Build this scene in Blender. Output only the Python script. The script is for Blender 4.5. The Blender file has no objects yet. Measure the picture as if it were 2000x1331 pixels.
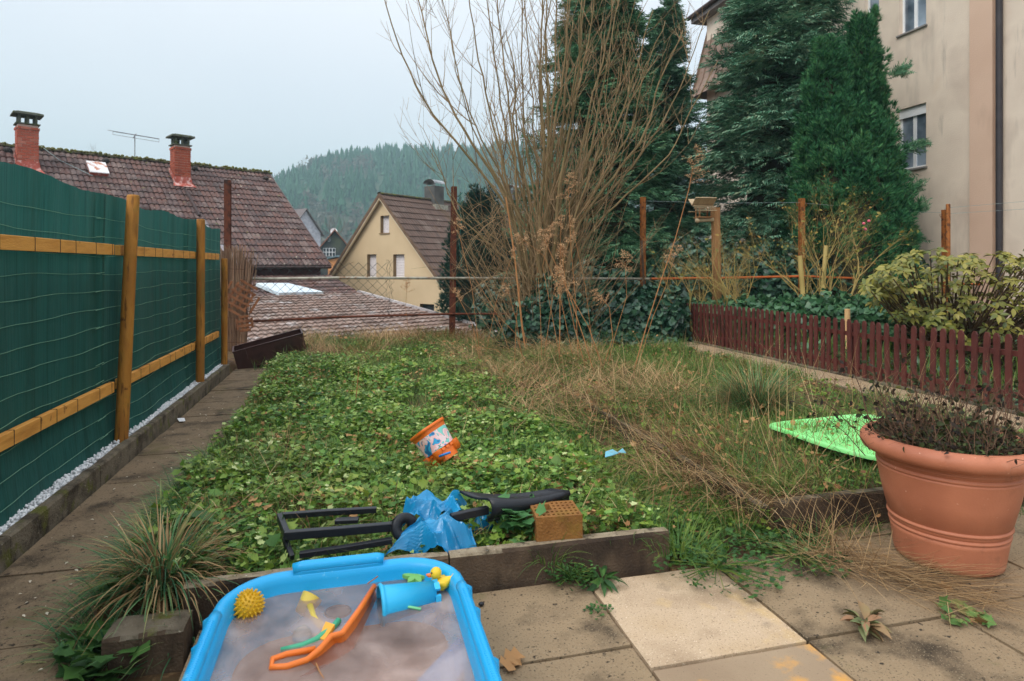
import bpy, math, random
import numpy as np
from mathutils import Vector, Matrix
random.seed(7); RNG = np.random.default_rng(11)
PI = math.pi
# ------------------------------------------------------------------ camera, sky, sun, exposure
TH = math.radians(14.2); CT, ST = math.cos(TH), math.sin(TH)
F, H, HOR = 1222.0, 1.3, 520.0
scene = bpy.context.scene
cam_d = bpy.data.cameras.new("camera"); cam = bpy.data.objects.new("camera", cam_d)
scene.collection.objects.link(cam); scene.camera = cam
cam.location = (0, 0, H); cam.rotation_euler = (PI / 2, 0, -TH)
cam_d.sensor_width = 36; cam_d.lens = 36 * F / 2000; cam_d.shift_y = -(665.5 - HOR) / 2000
cam_d.clip_start = 0.05; cam_d.clip_end = 4000
cam_d.dof.use_dof = True; cam_d.dof.focus_distance = 4.2; cam_d.dof.aperture_fstop = 4.5
world = bpy.data.worlds.new("World"); scene.world = world; world.use_nodes = True
wn, wl = world.node_tree.nodes, world.node_tree.links; wn.clear()
SUN_EL, SUN_ROT = math.radians(42), math.radians(236)
sky = wn.new("ShaderNodeTexSky"); sky.sky_type = 'NISHITA'; sky.sun_disc = False
sky.sun_elevation = SUN_EL; sky.sun_rotation = SUN_ROT; sky.air_density = 1.0; sky.dust_density = 2.0
bg1 = wn.new("ShaderNodeBackground"); bg1.inputs[1].default_value = 0.05; wl.new(sky.outputs[0], bg1.inputs[0])
# overcast layer: pale cloud deck, soft mottling, a little brighter overhead
tc = wn.new("ShaderNodeTexCoord"); sep = wn.new("ShaderNodeSeparateXYZ"); wl.new(tc.outputs['Generated'], sep.inputs[0])
ns = wn.new("ShaderNodeTexNoise"); ns.inputs['Scale'].default_value = 1.6; ns.inputs['Detail'].default_value = 5
wl.new(tc.outputs['Generated'], ns.inputs['Vector'])
rp = wn.new("ShaderNodeValToRGB"); rp.color_ramp.elements[0].position = 0.3; rp.color_ramp.elements[1].position = 0.75
rp.color_ramp.elements[0].color = (0.735, 0.755, 0.79, 1); rp.color_ramp.elements[1].color = (0.85, 0.84, 0.84, 1)
wl.new(ns.outputs[0], rp.inputs[0])
gr = wn.new("ShaderNodeMapRange"); gr.inputs[1].default_value = 0.0; gr.inputs[2].default_value = 1.0
gr.inputs[3].default_value = 0.82; gr.inputs[4].default_value = 2.0
pw = wn.new('ShaderNodeMath'); pw.operation = 'POWER'; pw.inputs[1].default_value = 2.0; pw.use_clamp = True; wl.new(sep.outputs[2], pw.inputs[0]); wl.new(pw.outputs[0], gr.inputs[0])
bg2 = wn.new("ShaderNodeBackground"); wl.new(rp.outputs[0], bg2.inputs[0]); wl.new(gr.outputs[0], bg2.inputs[1])
ad = wn.new("ShaderNodeAddShader"); wl.new(bg1.outputs[0], ad.inputs[0]); wl.new(bg2.outputs[0], ad.inputs[1])
wo = wn.new("ShaderNodeOutputWorld"); wl.new(ad.outputs[0], wo.inputs[0])
sd = bpy.data.lights.new("sun", 'SUN'); sd.energy = 1.4; sd.angle = math.radians(30); sd.color = (1, 0.96, 0.9)
so = bpy.data.objects.new("sun", sd); scene.collection.objects.link(so)
sv = Vector((math.sin(SUN_ROT) * math.cos(SUN_EL), math.cos(SUN_ROT) * math.cos(SUN_EL), math.sin(SUN_EL)))
so.rotation_euler = sv.to_track_quat('Z', 'Y').to_euler()
scene.view_settings.view_transform = 'Standard'; scene.view_settings.look = 'None'
scene.view_settings.exposure = 0.22; scene.view_settings.gamma = 1.0; scene.view_settings.use_curve_mapping = False
scene.render.engine = 'CYCLES'
scene.cycles.max_bounces = 8; scene.cycles.transparent_max_bounces = 16; scene.cycles.volume_bounces = 0
scene.cycles.use_denoising = True

# ------------------------------------------------------------------ helpers
def CW(R, Z, z): return Vector((R * CT + Z * ST, -R * ST + Z * CT, z))     # right, depth, height -> world
def AT(x, y, Z): return CW((x - 1000) / F * Z, Z, H + (HOR - y) / F * Z)
def G(x, y, z=0.0): return AT(x, y, F * (H - z) / (y - HOR))
def UV(x, v, z): # point on pixel column x at world row v
    k = (x - 690) * CT / F; Z = v * CT / (1 - k * ST); return Vector((k * Z, v, z))
def ray_plane(x, y, p, n):
    o = Vector((0, 0, H)); d = AT(x, y, 1.0) - o; n = Vector(n); return o + d * ((Vector(p) - o).dot(n) / d.dot(n))
def topx(P):
    P = Vector(P); R = P.x * CT - P.y * ST; Z = P.x * ST + P.y * CT
    return 1000 + F * R / Z, HOR - F * (P.z - H) / Z, Z
def lin(c): return tuple(((v / 255) / 12.92 if v / 255 <= .04045 else ((v / 255 + .055) / 1.055) ** 2.4) for v in c)
def S(r, g, b, k=1.25): return tuple(min(0.9, v * k) for v in lin((r, g, b))) + (1,)
WM = {}; COL = scene.collection
def parent_to(o, p):
    o.parent = p; o.matrix_parent_inverse = WM.get(p.name, Matrix()).inverted()
def empty(name, label, cat, loc, group=None, kind=None):
    o = bpy.data.objects.new(name, None); COL.objects.link(o); o.location = loc; o.empty_display_size = .1
    WM[o.name] = Matrix.Translation(Vector(loc))
    if label: o['label'] = label
    if cat: o['category'] = cat
    if group: o['group'] = group
    if kind: o['kind'] = kind
    return o
def finish(me, name, m, parent=None, label=None, cat=None, group=None, kind=None, smooth=False, M=None):
    if m is not None and len(me.materials) == 0: me.materials.append(m)
    if smooth: me.shade_smooth()
    o = bpy.data.objects.new(name, me); COL.objects.link(o)
    mb = M if M is not None else Matrix()
    if parent is None and M is None and len(me.vertices):
        co = np.empty(len(me.vertices) * 3, np.float32); me.vertices.foreach_get('co', co); co = co.reshape(-1, 3)
        c = Vector((float((co[:, 0].min() + co[:, 0].max()) / 2), float((co[:, 1].min() + co[:, 1].max()) / 2), float(co[:, 2].min())))
        me.transform(Matrix.Translation(-c)); mb = Matrix.Translation(c)
    o.matrix_basis = mb; WM[o.name] = mb
    if parent is not None: parent_to(o, parent)
    if label: o['label'] = label
    if cat: o['category'] = cat
    if group: o['group'] = group
    if kind: o['kind'] = kind
    return o
class MB:
    def __init__(s): s.v = []; s.f = []
    def add(s, vs, fs):
        n = len(s.v); s.v += [tuple(v) for v in vs]; s.f += [tuple(i + n for i in f) for f in fs]; return s
    def frustum(s, M, x0, x1, y0, y1, z0, z1, t=1.0):
        vs = [M @ Vector(p) for p in [(x0, y0, z0), (x1, y0, z0), (x1, y1, z0), (x0, y1, z0)]]
        cx, cy = (x0 + x1) / 2, (y0 + y1) / 2
        vs += [M @ Vector((cx + (x - cx) * t, cy + (y - cy) * t, z1)) for x, y in [(x0, y0), (x1, y0), (x1, y1), (x0, y1)]]
        return s.add(vs, [(3, 2, 1, 0), (4, 5, 6, 7), (0, 1, 5, 4), (1, 2, 6, 5), (2, 3, 7, 6), (3, 0, 4, 7)])
    def box(s, x0, x1, y0, y1, z0, z1): return s.frustum(Matrix(), x0, x1, y0, y1, z0, z1)
    def bbox(s, x0, x1, y0, y1, z0, z1, b=.004, M=Matrix()):  # box with bevelled top edges
        A = [(x0, y0), (x1, y0), (x1, y1), (x0, y1)]; B = [(x0 + b, y0 + b), (x1 - b, y0 + b), (x1 - b, y1 - b), (x0 + b, y1 - b)]
        vs = [M @ Vector((x, y, z0)) for x, y in A] + [M @ Vector((x, y, z1 - b)) for x, y in A] + [M @ Vector((x, y, z1)) for x, y in B]
        fs = [(3, 2, 1, 0), (8, 9, 10, 11)]
        for i in range(4):
            j = (i + 1) % 4; fs += [(i, j, j + 4, i + 4), (i + 4, j + 4, j + 8, i + 8)]
        return s.add(vs, fs)
    def tube(s, pts, r, n=6, cap=True, closed=False):
        pts = [Vector(p) for p in pts]; m = len(pts)
        if not hasattr(r, '__len__'): r = [r] * m
        vs = []; up = None
        for i, p in enumerate(pts):
            a = pts[(i - 1) % m] if (i or closed) else p; b = pts[(i + 1) % m] if (i < m - 1 or closed) else p
            d = (b - a).normalized() if (b - a).length > 1e-9 else Vector((0, 0, 1))
            if up is None: up = d.orthogonal().normalized()
            up = (up - d * up.dot(d)); up = up.normalized() if up.length > 1e-6 else d.orthogonal().normalized()
            w = d.cross(up)
            for k in range(n):
                t = 2 * PI * k / n; vs.append(p + (up * math.cos(t) + w * math.sin(t)) * r[i])
        fs = []
        for i in range(m if closed else m - 1):
            for k in range(n):
                a = i * n; b = ((i + 1) % m) * n; fs.append((a + k, a + (k + 1) % n, b + (k + 1) % n, b + k))
        if cap and not closed: fs += [tuple(range(n))[::-1], tuple(range((m - 1) * n, m * n))]
        return s.add(vs, fs)
    def lathe(s, prof, n=32, M=Matrix(), cap0=False, cap1=False):
        vs = [M @ Vector((r * math.cos(2 * PI * k / n), r * math.sin(2 * PI * k / n), z)) for r, z in prof for k in range(n)]
        fs = [(i * n + k, i * n + (k + 1) % n, (i + 1) * n + (k + 1) % n, (i + 1) * n + k) for i in range(len(prof) - 1) for k in range(n)]
        if cap0: fs.append(tuple(range(n))[::-1])
        if cap1: fs.append(tuple(range((len(prof) - 1) * n, len(prof) * n)))
        return s.add(vs, fs)
    def loft(s, rings, closed=True, cap0=True, cap1=True):
        n = len(rings[0]); vs = [p for r in rings for p in r]; fs = []
        for i in range(len(rings) - 1):
            for k in range(n if closed else n - 1): fs.append((i * n + k, i * n + (k + 1) % n, (i + 1) * n + (k + 1) % n, (i + 1) * n + k))
        if cap0: fs.append(tuple(range(n))[::-1])
        if cap1: fs.append(tuple(range((len(rings) - 1) * n, len(rings) * n)))
        return s.add(vs, fs)
    def prism(s, poly, ext):
        e = Vector(ext); n = len(poly); P = [Vector(p) for p in poly]
        return s.add(P + [p + e for p in P], [tuple(range(n))[::-1], tuple(range(n, 2 * n))] + [(i, (i + 1) % n, n + (i + 1) % n, n + i) for i in range(n)])
    def sphere(s, c, r, nu=14, nv=9, sc=(1, 1, 1), M=None):
        vs = []; M = M or Matrix.Translation(Vector(c))
        for j in range(1, nv):
            t = PI * j / nv
            for i in range(nu):
                p = 2 * PI * i / nu; vs.append(M @ Vector((r * sc[0] * math.sin(t) * math.cos(p), r * sc[1] * math.sin(t) * math.sin(p), r * sc[2] * math.cos(t))))
        vs += [M @ Vector((0, 0, r * sc[2])), M @ Vector((0, 0, -r * sc[2]))]; n = len(vs)
        fs = [(j * nu + i, (j + 1) * nu + i, (j + 1) * nu + (i + 1) % nu, j * nu + (i + 1) % nu) for j in range(nv - 2) for i in range(nu)]
        fs += [(n - 2, i, (i + 1) % nu) for i in range(nu)] + [(n - 1, (nv - 2) * nu + (i + 1) % nu, (nv - 2) * nu + i) for i in range(nu)]
        return s.add(vs, fs)
    def mesh(s, name, m=None):
        me = bpy.data.meshes.new(name); me.from_pydata(s.v, [], s.f); me.update()
        if m: me.materials.append(m)
        return me
    def build(s, name, m, parent=None, **k): return finish(s.mesh(name, m), name, m, parent, **k)
def np_mesh(name, V, Fc):
    me = bpy.data.meshes.new(name); V = np.ascontiguousarray(V, np.float32); Fc = np.ascontiguousarray(Fc, np.int32); nf, k = Fc.shape
    me.vertices.add(len(V)); me.vertices.foreach_set('co', V.ravel())
    me.loops.add(nf * k); me.loops.foreach_set('vertex_index', Fc.ravel())
    me.polygons.add(nf); me.polygons.foreach_set('loop_start', np.arange(0, nf * k, k, dtype=np.int32))
    me.update(calc_edges=True); return me
def scat(protos, P, A):
    """protos: list of (V, F) with the same face size; P (n,3); A (n,3,3) incl. scale"""
    n = len(P); idx = RNG.integers(0, len(protos), n); Vs, Fs, o = [], [], 0
    for k, (pv, pf) in enumerate(protos):
        m = idx == k; c = int(m.sum())
        if not c: continue
        pv = np.asarray(pv, float); pf = np.asarray(pf)
        V = np.einsum('nij,vj->nvi', A[m], pv) + P[m][:, None, :]
        Fc = pf[None] + (np.arange(c) * len(pv))[:, None, None] + o; o += c * len(pv)
        Vs.append(V.reshape(-1, 3)); Fs.append(Fc.reshape(-1, pf.shape[1]))
    return np.concatenate(Vs), np.concatenate(Fs)
def scatter(name, protos, P, A, m, parent=None, **k):
    V, Fc = scat(protos, np.asarray(P, float), A); me = np_mesh(name, V, Fc); return finish(me, name, m, parent, **k)
def nrm(a): return a / np.maximum(np.linalg.norm(a, axis=-1, keepdims=True), 1e-9)
def frames(D, N, s):
    """D = y axis (along), N = approx normal (z); returns (n,3,3)*s"""
    D = nrm(D); X = nrm(np.cross(D, N)); Z = np.cross(X, D); s = np.asarray(s, float)
    A = np.stack([X, D, Z], axis=-1)
    return A * (s[:, None, None] if s.ndim == 1 else s[:, None, :])
_T = np.random.default_rng(5).random((64, 64))
def vn(x, y, sc=1.0, sh=0):
    x = np.asarray(x, float) * sc + sh * 7.3; y = np.asarray(y, float) * sc + sh * 3.1
    xi = np.floor(x).astype(int); yi = np.floor(y).astype(int); fx = x - xi; fy = y - yi
    fx = fx * fx * (3 - 2 * fx); fy = fy * fy * (3 - 2 * fy)
    t = lambda i, j: _T[i % 64, j % 64]
    return (t(xi, yi) * (1 - fx) + t(xi + 1, yi) * fx) * (1 - fy) + (t(xi, yi + 1) * (1 - fx) + t(xi + 1, yi + 1) * fx) * fy
def sstep(a, b, x): t = np.clip((x - a) / (b - a), 0, 1); return t * t * (3 - 2 * t)

# ------------------------------------------------------------------ materials
def mat(name, cols, scale=3., rough=.75, bump=0., bscale=40., isl=0., transl=0., detail=5., spec=.3, stretch=(1, 1, 1), over=(), metal=0., objr=0., pos=None, alpha=1., lo=.3, hi=.7, coat=0., bdist=.01):
    m = bpy.data.materials.new(name); m.use_nodes = True; nt = m.node_tree; N, L = nt.nodes, nt.links; N.clear()
    out = N.new('ShaderNodeOutputMaterial'); bs = N.new('ShaderNodeBsdfPrincipled')
    bs.inputs['Roughness'].default_value = rough; bs.inputs['Specular IOR Level'].default_value = spec; bs.inputs['Metallic'].default_value = metal
    if coat: bs.inputs['Coat Weight'].default_value = coat; bs.inputs['Coat Roughness'].default_value = .15
    geo = N.new('ShaderNodeNewGeometry'); mp = N.new('ShaderNodeMapping'); mp.inputs['Scale'].default_value = stretch
    if objr:
        oi = N.new('ShaderNodeObjectInfo'); tco = N.new('ShaderNodeTexCoord')
        L.new(geo.outputs['Position'], mp.inputs[0])
    else: L.new(geo.outputs['Position'], mp.inputs[0])
    nz = N.new('ShaderNodeTexNoise'); nz.inputs['Scale'].default_value = scale; nz.inputs['Detail'].default_value = detail; L.new(mp.outputs[0], nz.inputs[0])
    fac = nz.outputs[0]
    mr = N.new('ShaderNodeMapRange'); mr.inputs[1].default_value = lo; mr.inputs[2].default_value = hi; L.new(fac, mr.inputs[0]); fac = mr.outputs[0]
    if isl or objr:
        if isl: src = geo.outputs['Random Per Island']
        else: src = oi.outputs['Random']
        if isl and objr:
            a = N.new('ShaderNodeMath'); a.operation = 'ADD'; L.new(geo.outputs['Random Per Island'], a.inputs[0]); L.new(oi.outputs['Random'], a.inputs[1])
            b = N.new('ShaderNodeMath'); b.operation = 'FRACT'; L.new(a.outputs[0], b.inputs[0]); src = b.outputs[0]
        mx = N.new('ShaderNodeMix'); mx.inputs[0].default_value = max(isl, objr); L.new(fac, mx.inputs[2]); L.new(src, mx.inputs[3]); fac = mx.outputs[0]
    rp = N.new('ShaderNodeValToRGB'); cr = rp.color_ramp; n = len(cols)
    while len(cr.elements) < n: cr.elements.new(.5)
    for i, c in enumerate(cols):
        p, c = (c[0], c[1]) if isinstance(c[1], tuple) else (i / max(1, n - 1), c)
        cr.elements[i].position = p; cr.elements[i].color = tuple(c[:3]) + (1,)
    L.new(fac, rp.inputs[0]); col = rp.outputs[0]
    for (oc, osc, a, b, *st) in over:
        n2 = N.new('ShaderNodeTexNoise'); n2.inputs['Scale'].default_value = osc; n2.inputs['Detail'].default_value = 6; n2.inputs['Roughness'].default_value = .6
        if st:
            m2 = N.new('ShaderNodeMapping'); m2.inputs['Scale'].default_value = st[0]; L.new(geo.outputs['Position'], m2.inputs[0]); L.new(m2.outputs[0], n2.inputs[0])
        else: L.new(geo.outputs['Position'], n2.inputs[0])
        r2 = N.new('ShaderNodeMapRange'); r2.inputs[1].default_value = a; r2.inputs[2].default_value = b; L.new(n2.outputs[0], r2.inputs[0])
        m3 = N.new('ShaderNodeMix'); m3.data_type = 'RGBA'; L.new(r2.outputs[0], m3.inputs[0]); L.new(col, m3.inputs[6]); m3.inputs[7].default_value = tuple(oc[:3]) + (1,); col = m3.outputs[2]
    L.new(col, bs.inputs['Base Color'])
    if bump:
        nb = N.new('ShaderNodeTexNoise'); nb.inputs['Scale'].default_value = bscale; nb.inputs['Detail'].default_value = 4; L.new(mp.outputs[0], nb.inputs[0])
        bp = N.new('ShaderNodeBump'); bp.inputs['Strength'].default_value = bump; bp.inputs['Distance'].default_value = bdist; L.new(nb.outputs[0], bp.inputs['Height']); L.new(bp.outputs[0], bs.inputs['Normal'])
    sh = bs.outputs[0]
    if transl:
        tr = N.new('ShaderNodeBsdfTranslucent'); L.new(col, tr.inputs[0]); ms = N.new('ShaderNodeMixShader'); ms.inputs[0].default_value = transl
        L.new(sh, ms.inputs[1]); L.new(tr.outputs[0], ms.inputs[2]); sh = ms.outputs[0]
    if alpha < 1:
        tp = N.new('ShaderNodeBsdfTransparent'); ms = N.new('ShaderNodeMixShader'); ms.inputs[0].default_value = alpha
        L.new(tp.outputs[0], ms.inputs[1]); L.new(sh, ms.inputs[2]); sh = ms.outputs[0]
    L.new(sh, out.inputs[0]); return m
moss = S(75, 80, 25); lich = S(190, 185, 165)
M_ = {}
M_['soil'] = mat('soil', [S(48, 36, 26), S(82, 62, 42), S(60, 58, 30)], 4, .95, .8, 60, over=[(S(120, 95, 65), 30, .55, .7)])
M_['valley'] = mat('valley_ground', [S(60, 80, 60), S(95, 100, 75)], .05, .95)
slab_over = [(S(60, 50, 38), 3, .52, .68), (S(140, 124, 100), 160, .57, .66), (S(62, 52, 42), 120, .58, .66), (S(48, 40, 32), 30, .62, .68), (S(175, 165, 145), 9, .735, .75), (S(92, 90, 50), 2.3, .6, .8)]
M_['slab'] = mat('weathered_concrete', [S(100, 84, 66), S(136, 116, 90), S(118, 100, 78)], 2.2, .9, .35, 180, objr=.35, over=slab_over)
M_['slab_path'] = mat('dark_damp_concrete', [S(92, 76, 58), S(120, 102, 80), S(106, 90, 70)], 2.5, .88, .35, 180, objr=.3, over=[(S(58, 48, 36), 4, .5, .68), (S(58, 48, 38), 120, .57, .66), (S(130, 114, 92), 160, .59, .66), (S(48, 40, 32), 28, .6, .66), (S(190, 180, 160), 14, .73, .745), (S(84, 78, 40), 2.7, .58, .8)])
M_['slab_light'] = mat('pale_new_concrete', [S(158, 134, 108, 1.1), S(188, 164, 136, 1.1), S(178, 152, 120, 1.1)], 3, .88, .3, 200, over=[(S(110, 96, 80), 4.2, .58, .76), (S(120, 100, 80), 130, .58, .66), (S(190, 160, 110), 2.2, .6, .75), (S(206, 190, 166), 170, .6, .68)])
M_['slab_ochre'] = mat('stained_concrete', [S(134, 114, 92), S(150, 130, 106)], 3, .9, .3, 180, over=[(S(190, 140, 74), 3.6, .5, .6), (S(90, 78, 64), 160, .62, .72)])
M_['kerb'] = mat('mossy_kerb_concrete', [S(70, 62, 50), S(105, 95, 80), S(85, 76, 62)], 7, .92, .7, 90, over=[(S(52, 44, 34), 6, .5, .65), (S(82, 82, 34), 9, .55, .66), (S(165, 158, 140), 60, .66, .72)])
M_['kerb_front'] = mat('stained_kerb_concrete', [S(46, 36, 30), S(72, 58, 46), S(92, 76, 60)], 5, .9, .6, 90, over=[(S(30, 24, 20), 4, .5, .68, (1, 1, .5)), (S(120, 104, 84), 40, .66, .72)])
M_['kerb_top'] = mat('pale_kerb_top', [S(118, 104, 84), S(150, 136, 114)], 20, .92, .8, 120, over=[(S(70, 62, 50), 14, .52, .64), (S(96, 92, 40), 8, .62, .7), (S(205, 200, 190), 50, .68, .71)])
M_['gravel'] = mat('white_marble_gravel', [S(190, 190, 192), S(235, 235, 238)], 20, .8, isl=.7)
M_['aggregate'] = mat('exposed_aggregate', [S(92, 74, 56), S(160, 136, 108), S(190, 168, 138)], 140, .9, 1., 150, detail=2, over=[(S(70, 70, 34), 3, .6, .72), (S(78, 62, 48), 4, .55, .75)])
leafc = lambda *c, k=1.25: [S(*x, k) for x in c]
M_['leaf'] = mat('ground_elder_leaf', leafc((26, 58, 24), (58, 98, 34), (92, 130, 46), (132, 152, 60), (70, 108, 40), (176, 168, 90), k=1.28), 1.5, .5, isl=.7, transl=.25, spec=.4, over=[(S(120, 112, 52), 1.7, .56, .9), (S(30, 62, 30), 2.4, .58, .95)])
M_['leaf_tan'] = mat('dead_leaf', leafc((84, 58, 38), (150, 108, 68), (176, 136, 92), (120, 80, 46)), 3, .8, isl=.8, transl=.15)
M_['grass'] = mat('grass_blade', leafc((36, 70, 32), (64, 98, 42), (96, 122, 54), (140, 140, 74), k=1.2), 2, .55, isl=.7, transl=.25)
M_['grass_dark'] = mat('tussock_blade', leafc((34, 76, 50), (62, 104, 64), (96, 132, 84), (170, 150, 92)), 2, .5, isl=.8, transl=.25)
M_['straw'] = mat('dry_grass_blade', leafc((78, 58, 38), (128, 100, 66), (164, 134, 94), (196, 168, 126), k=1.2), 2, .8, isl=.8, transl=.2)
M_['ivy'] = mat('ivy_leaf', leafc((14, 40, 32), (30, 64, 48), (50, 86, 62), (96, 126, 100)), 2, .38, isl=.75, transl=.12, spec=.5)
M_['hedge'] = mat('glossy_hedge_leaf', leafc((28, 66, 40), (56, 96, 62), (92, 128, 86)), 2, .38, isl=.75, transl=.15, spec=.5)
M_['wood_post'] = mat('impregnated_pine_post', [S(112, 70, 26), S(160, 108, 42), S(138, 88, 32), S(120, 92, 40)], 7, .7, .4, 60, stretch=(1, 1, .25), over=[(S(78, 46, 18), 9, .62, .7), (S(92, 58, 22), 60, .58, .66, (1, 1, .06)), (S(112, 92, 36), 3, .55, .75)])
M_['wood_rail'] = mat('pine_batten', [S(168, 110, 46), S(200, 142, 68), S(184, 124, 56)], 6, .7, .3, 60, stretch=(3, .4, 3), over=[(S(120, 70, 26), 12, .64, .7)])
M_['rust'] = mat('rusted_steel', [S(54, 30, 24), S(92, 50, 34), S(74, 38, 28)], 12, .85, .5, 80, over=[(S(132, 78, 48), 20, .6, .72), (S(50, 34, 30), 8, .58, .7)])
M_['rust_orange'] = mat('orange_painted_rusty_steel', [S(112, 66, 32, 1), S(160, 98, 44, 1), S(134, 78, 36, 1)], 10, .75, .4, 80, over=[(S(84, 46, 26, 1), 14, .5, .65)])
M_['galv'] = mat('galvanised_tube', [S(128, 124, 112), S(168, 164, 150)], 12, .6, .2, 60, metal=.2, over=[(S(120, 84, 56), 14, .56, .68)])
M_['orange_rail'] = mat('orange_painted_tube', [S(176, 84, 36, 1), S(200, 104, 50, 1)], 9, .7, .2, over=[(S(110, 60, 36, 1), 16, .58, .7)])
M_['wire_green'] = mat('coated_wire', [S(24, 36, 34), S(44, 54, 50)], 10, .6)
M_['wire'] = mat('plain_wire', [S(110, 130, 132), S(150, 165, 165)], 10, .5, metal=.3)
M_['reed'] = mat('old_reed_cane', leafc((90, 66, 52), (126, 98, 78), (150, 124, 100)), 5, .9, isl=.7)
M_['trellis'] = mat('weathered_trellis_slat', [S(92, 56, 36), S(128, 84, 56)], 15, .85, .3)
M_['white_paint'] = mat('white_frame', [S(215, 218, 220), S(232, 233, 235)], 8, .5)
# ------------------------------------------------------------------ ground
def hgt(u, v):
    u = np.asarray(u, float); v = np.asarray(v, float)
    n = (vn(u, v, 1.3) - .5) * .06 + (vn(u, v, 4, 2) - .5) * .035
    z = np.full(np.broadcast(u, v).shape, -.035)
    bed = (u > -.9) & (u < 1.34) & (v > 2.56) & (v < 9.7)
    z = np.where(bed, .075 + n + .05 * sstep(5, 9, v), z)
    bed2 = (u > -.62) & (u <= 1.34) & (v > 2.53) & (v <= 2.56); z = np.where(bed2, .08, z)
    gap = (u >= 1.34) & (u < 1.93) & (v > 2.46); z = np.where(gap, -.01 + .6 * n + .13 * sstep(3.6, 6, v), z)
    lawn = (u >= 1.98) & (u < 4.42) & (v > 2.66); z = np.where(lawn, .15 + n, z)
    tran = (u >= 1.93) & (u < 1.98) & (v > 2.6); z = np.where(tran, .06, z)
    strip = (u >= 4.42) & (u < 5.1); z = np.where(strip, .1, z)
    gd = (u >= 5.1) & (v > 2.0); z = np.where(gd, .12 + n, z)
    bank = (v >= 9.7) & (v < 10.5) & (u < 5.1) & (u > -1.4); z = np.where(bank, .12 + n, z)
    pit = (u > -.86) & (u < -.545) & (v < 2.52); z = np.where(pit, -.05 + .5 * n, z)
    left = u < -1.5; z = np.where(left, .06, z)
    drop = sstep(10.45, 13.5, v) * (1 - sstep(5.0, 8.0, u)); dl = sstep(-2.2, -4.5, u)
    d2 = sstep(19, 30, v) * sstep(5, 8, u)
    dm = np.maximum(np.maximum(drop, dl), d2)
    z = z * (1 - dm) - 3.9 * dm
    return z
us = np.concatenate([np.array([-900, -500, -250, -120, -60, -30, -15, -8, -5, -4, -3, -2.4, -1.9, -1.62, -1.515]), np.arange(-1.45, 6.3, .065), np.arange(6.4, 14, .4), np.array([15, 18, 22, 30, 45, 70, 120, 250, 500, 1150])])
us = np.unique(np.round(np.concatenate([us, [-.871, -.859, -.901, -.899, -.546, -.544, 1.339, 1.341, 1.929, 1.931, 1.979, 1.981, 4.419, 4.421]]), 4))
vs_ = np.concatenate([np.array([-900, -300, -100, -40, -15, -6, -3, -1, 0, .5, 1]), np.arange(1.2, 10.6, .08), np.arange(10.7, 15, .4), np.array([16, 18, 20, 24, 30, 40, 60, 90, 140, 220, 350, 600, 1000])])
vs_ = np.unique(np.round(np.concatenate([vs_, [2.459, 2.461, 2.5201, 2.519, 2.561, 2.559, 2.659, 2.661]]), 4))
UU, VV = np.meshgrid(us, vs_); ZZ = hgt(UU, VV)
nu_, nv_ = len(us), len(vs_)
ii = (np.arange(nv_ - 1)[:, None] * nu_ + np.arange(nu_ - 1)[None]).ravel()
gm = np_mesh('ground', np.stack([UU.ravel(), VV.ravel(), ZZ.ravel()], 1), np.stack([ii, ii + 1, ii + nu_ + 1, ii + nu_], 1))
ground = finish(gm, 'ground', M_['soil'], kind='structure', M=Matrix())

# path and patio slabs
slab_proto = {}
def slab(parent, u0, u1, v0, v1, m, top=0.0, name='paving_slab', th=.045):
    g = .006; w, l = u1 - u0 - 2 * g, v1 - v0 - 2 * g
    mb = MB(); n = 6
    vs = []
    for j in range(n + 1):
        for i in range(n + 1):
            x = -w / 2 + w * i / n; y = -l / 2 + l * j / n; e = (i in (0, n)) or (j in (0, n))
            vs.append((x + (random.uniform(-.002, .002) if e else 0), y + (random.uniform(-.002, .002) if e else 0), -.004 if e else 0))
    fs = [(j * (n + 1) + i, j * (n + 1) + i + 1, (j + 1) * (n + 1) + i + 1, (j + 1) * (n + 1) + i) for j in range(n) for i in range(n)]
    ring = [i for i in range(n + 1)] + [j * (n + 1) + n for j in range(1, n + 1)] + [n * (n + 1) + i for i in range(n - 1, -1, -1)] + [j * (n + 1) for j in range(n - 1, 0, -1)]
    b = len(vs); vs += [(vs[k][0], vs[k][1], -th) for k in ring]
    fs += [(ring[k], b + k, b + (k + 1) % len(ring), ring[(k + 1) % len(ring)]) for k in range(len(ring))]
    mb.add(vs, fs)
    M = Matrix.Translation(((u0 + u1) / 2, (v0 + v1) / 2, top + random.uniform(-.003, .003))) @ Matrix.Rotation(random.uniform(-.006, .006), 4, 'X') @ Matrix.Rotation(random.uniform(-.006, .006), 4, 'Y')
    me = mb.mesh(name, m); return finish(me, name, m, parent, M=M)
path = MB().box(-1.452, -.9, -1.0, 9.2, -.06, -.028).build('garden_path', M_['soil'], kind='structure', M=Matrix())
v = 3.07 - .575 * 7
while v < 9.1:
    slab(path, -1.452, -.868 if v < 2.4 else -.89, v, v + .575, M_['slab_path']); v += .575
patio = MB().box(-.54, 5.0, -1.6, 2.45, -.06, -.028).box(1.56, 5.0, 2.45, 3.1, -.06, -.028).build('patio', M_['soil'], kind='structure', M=Matrix())
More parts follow.
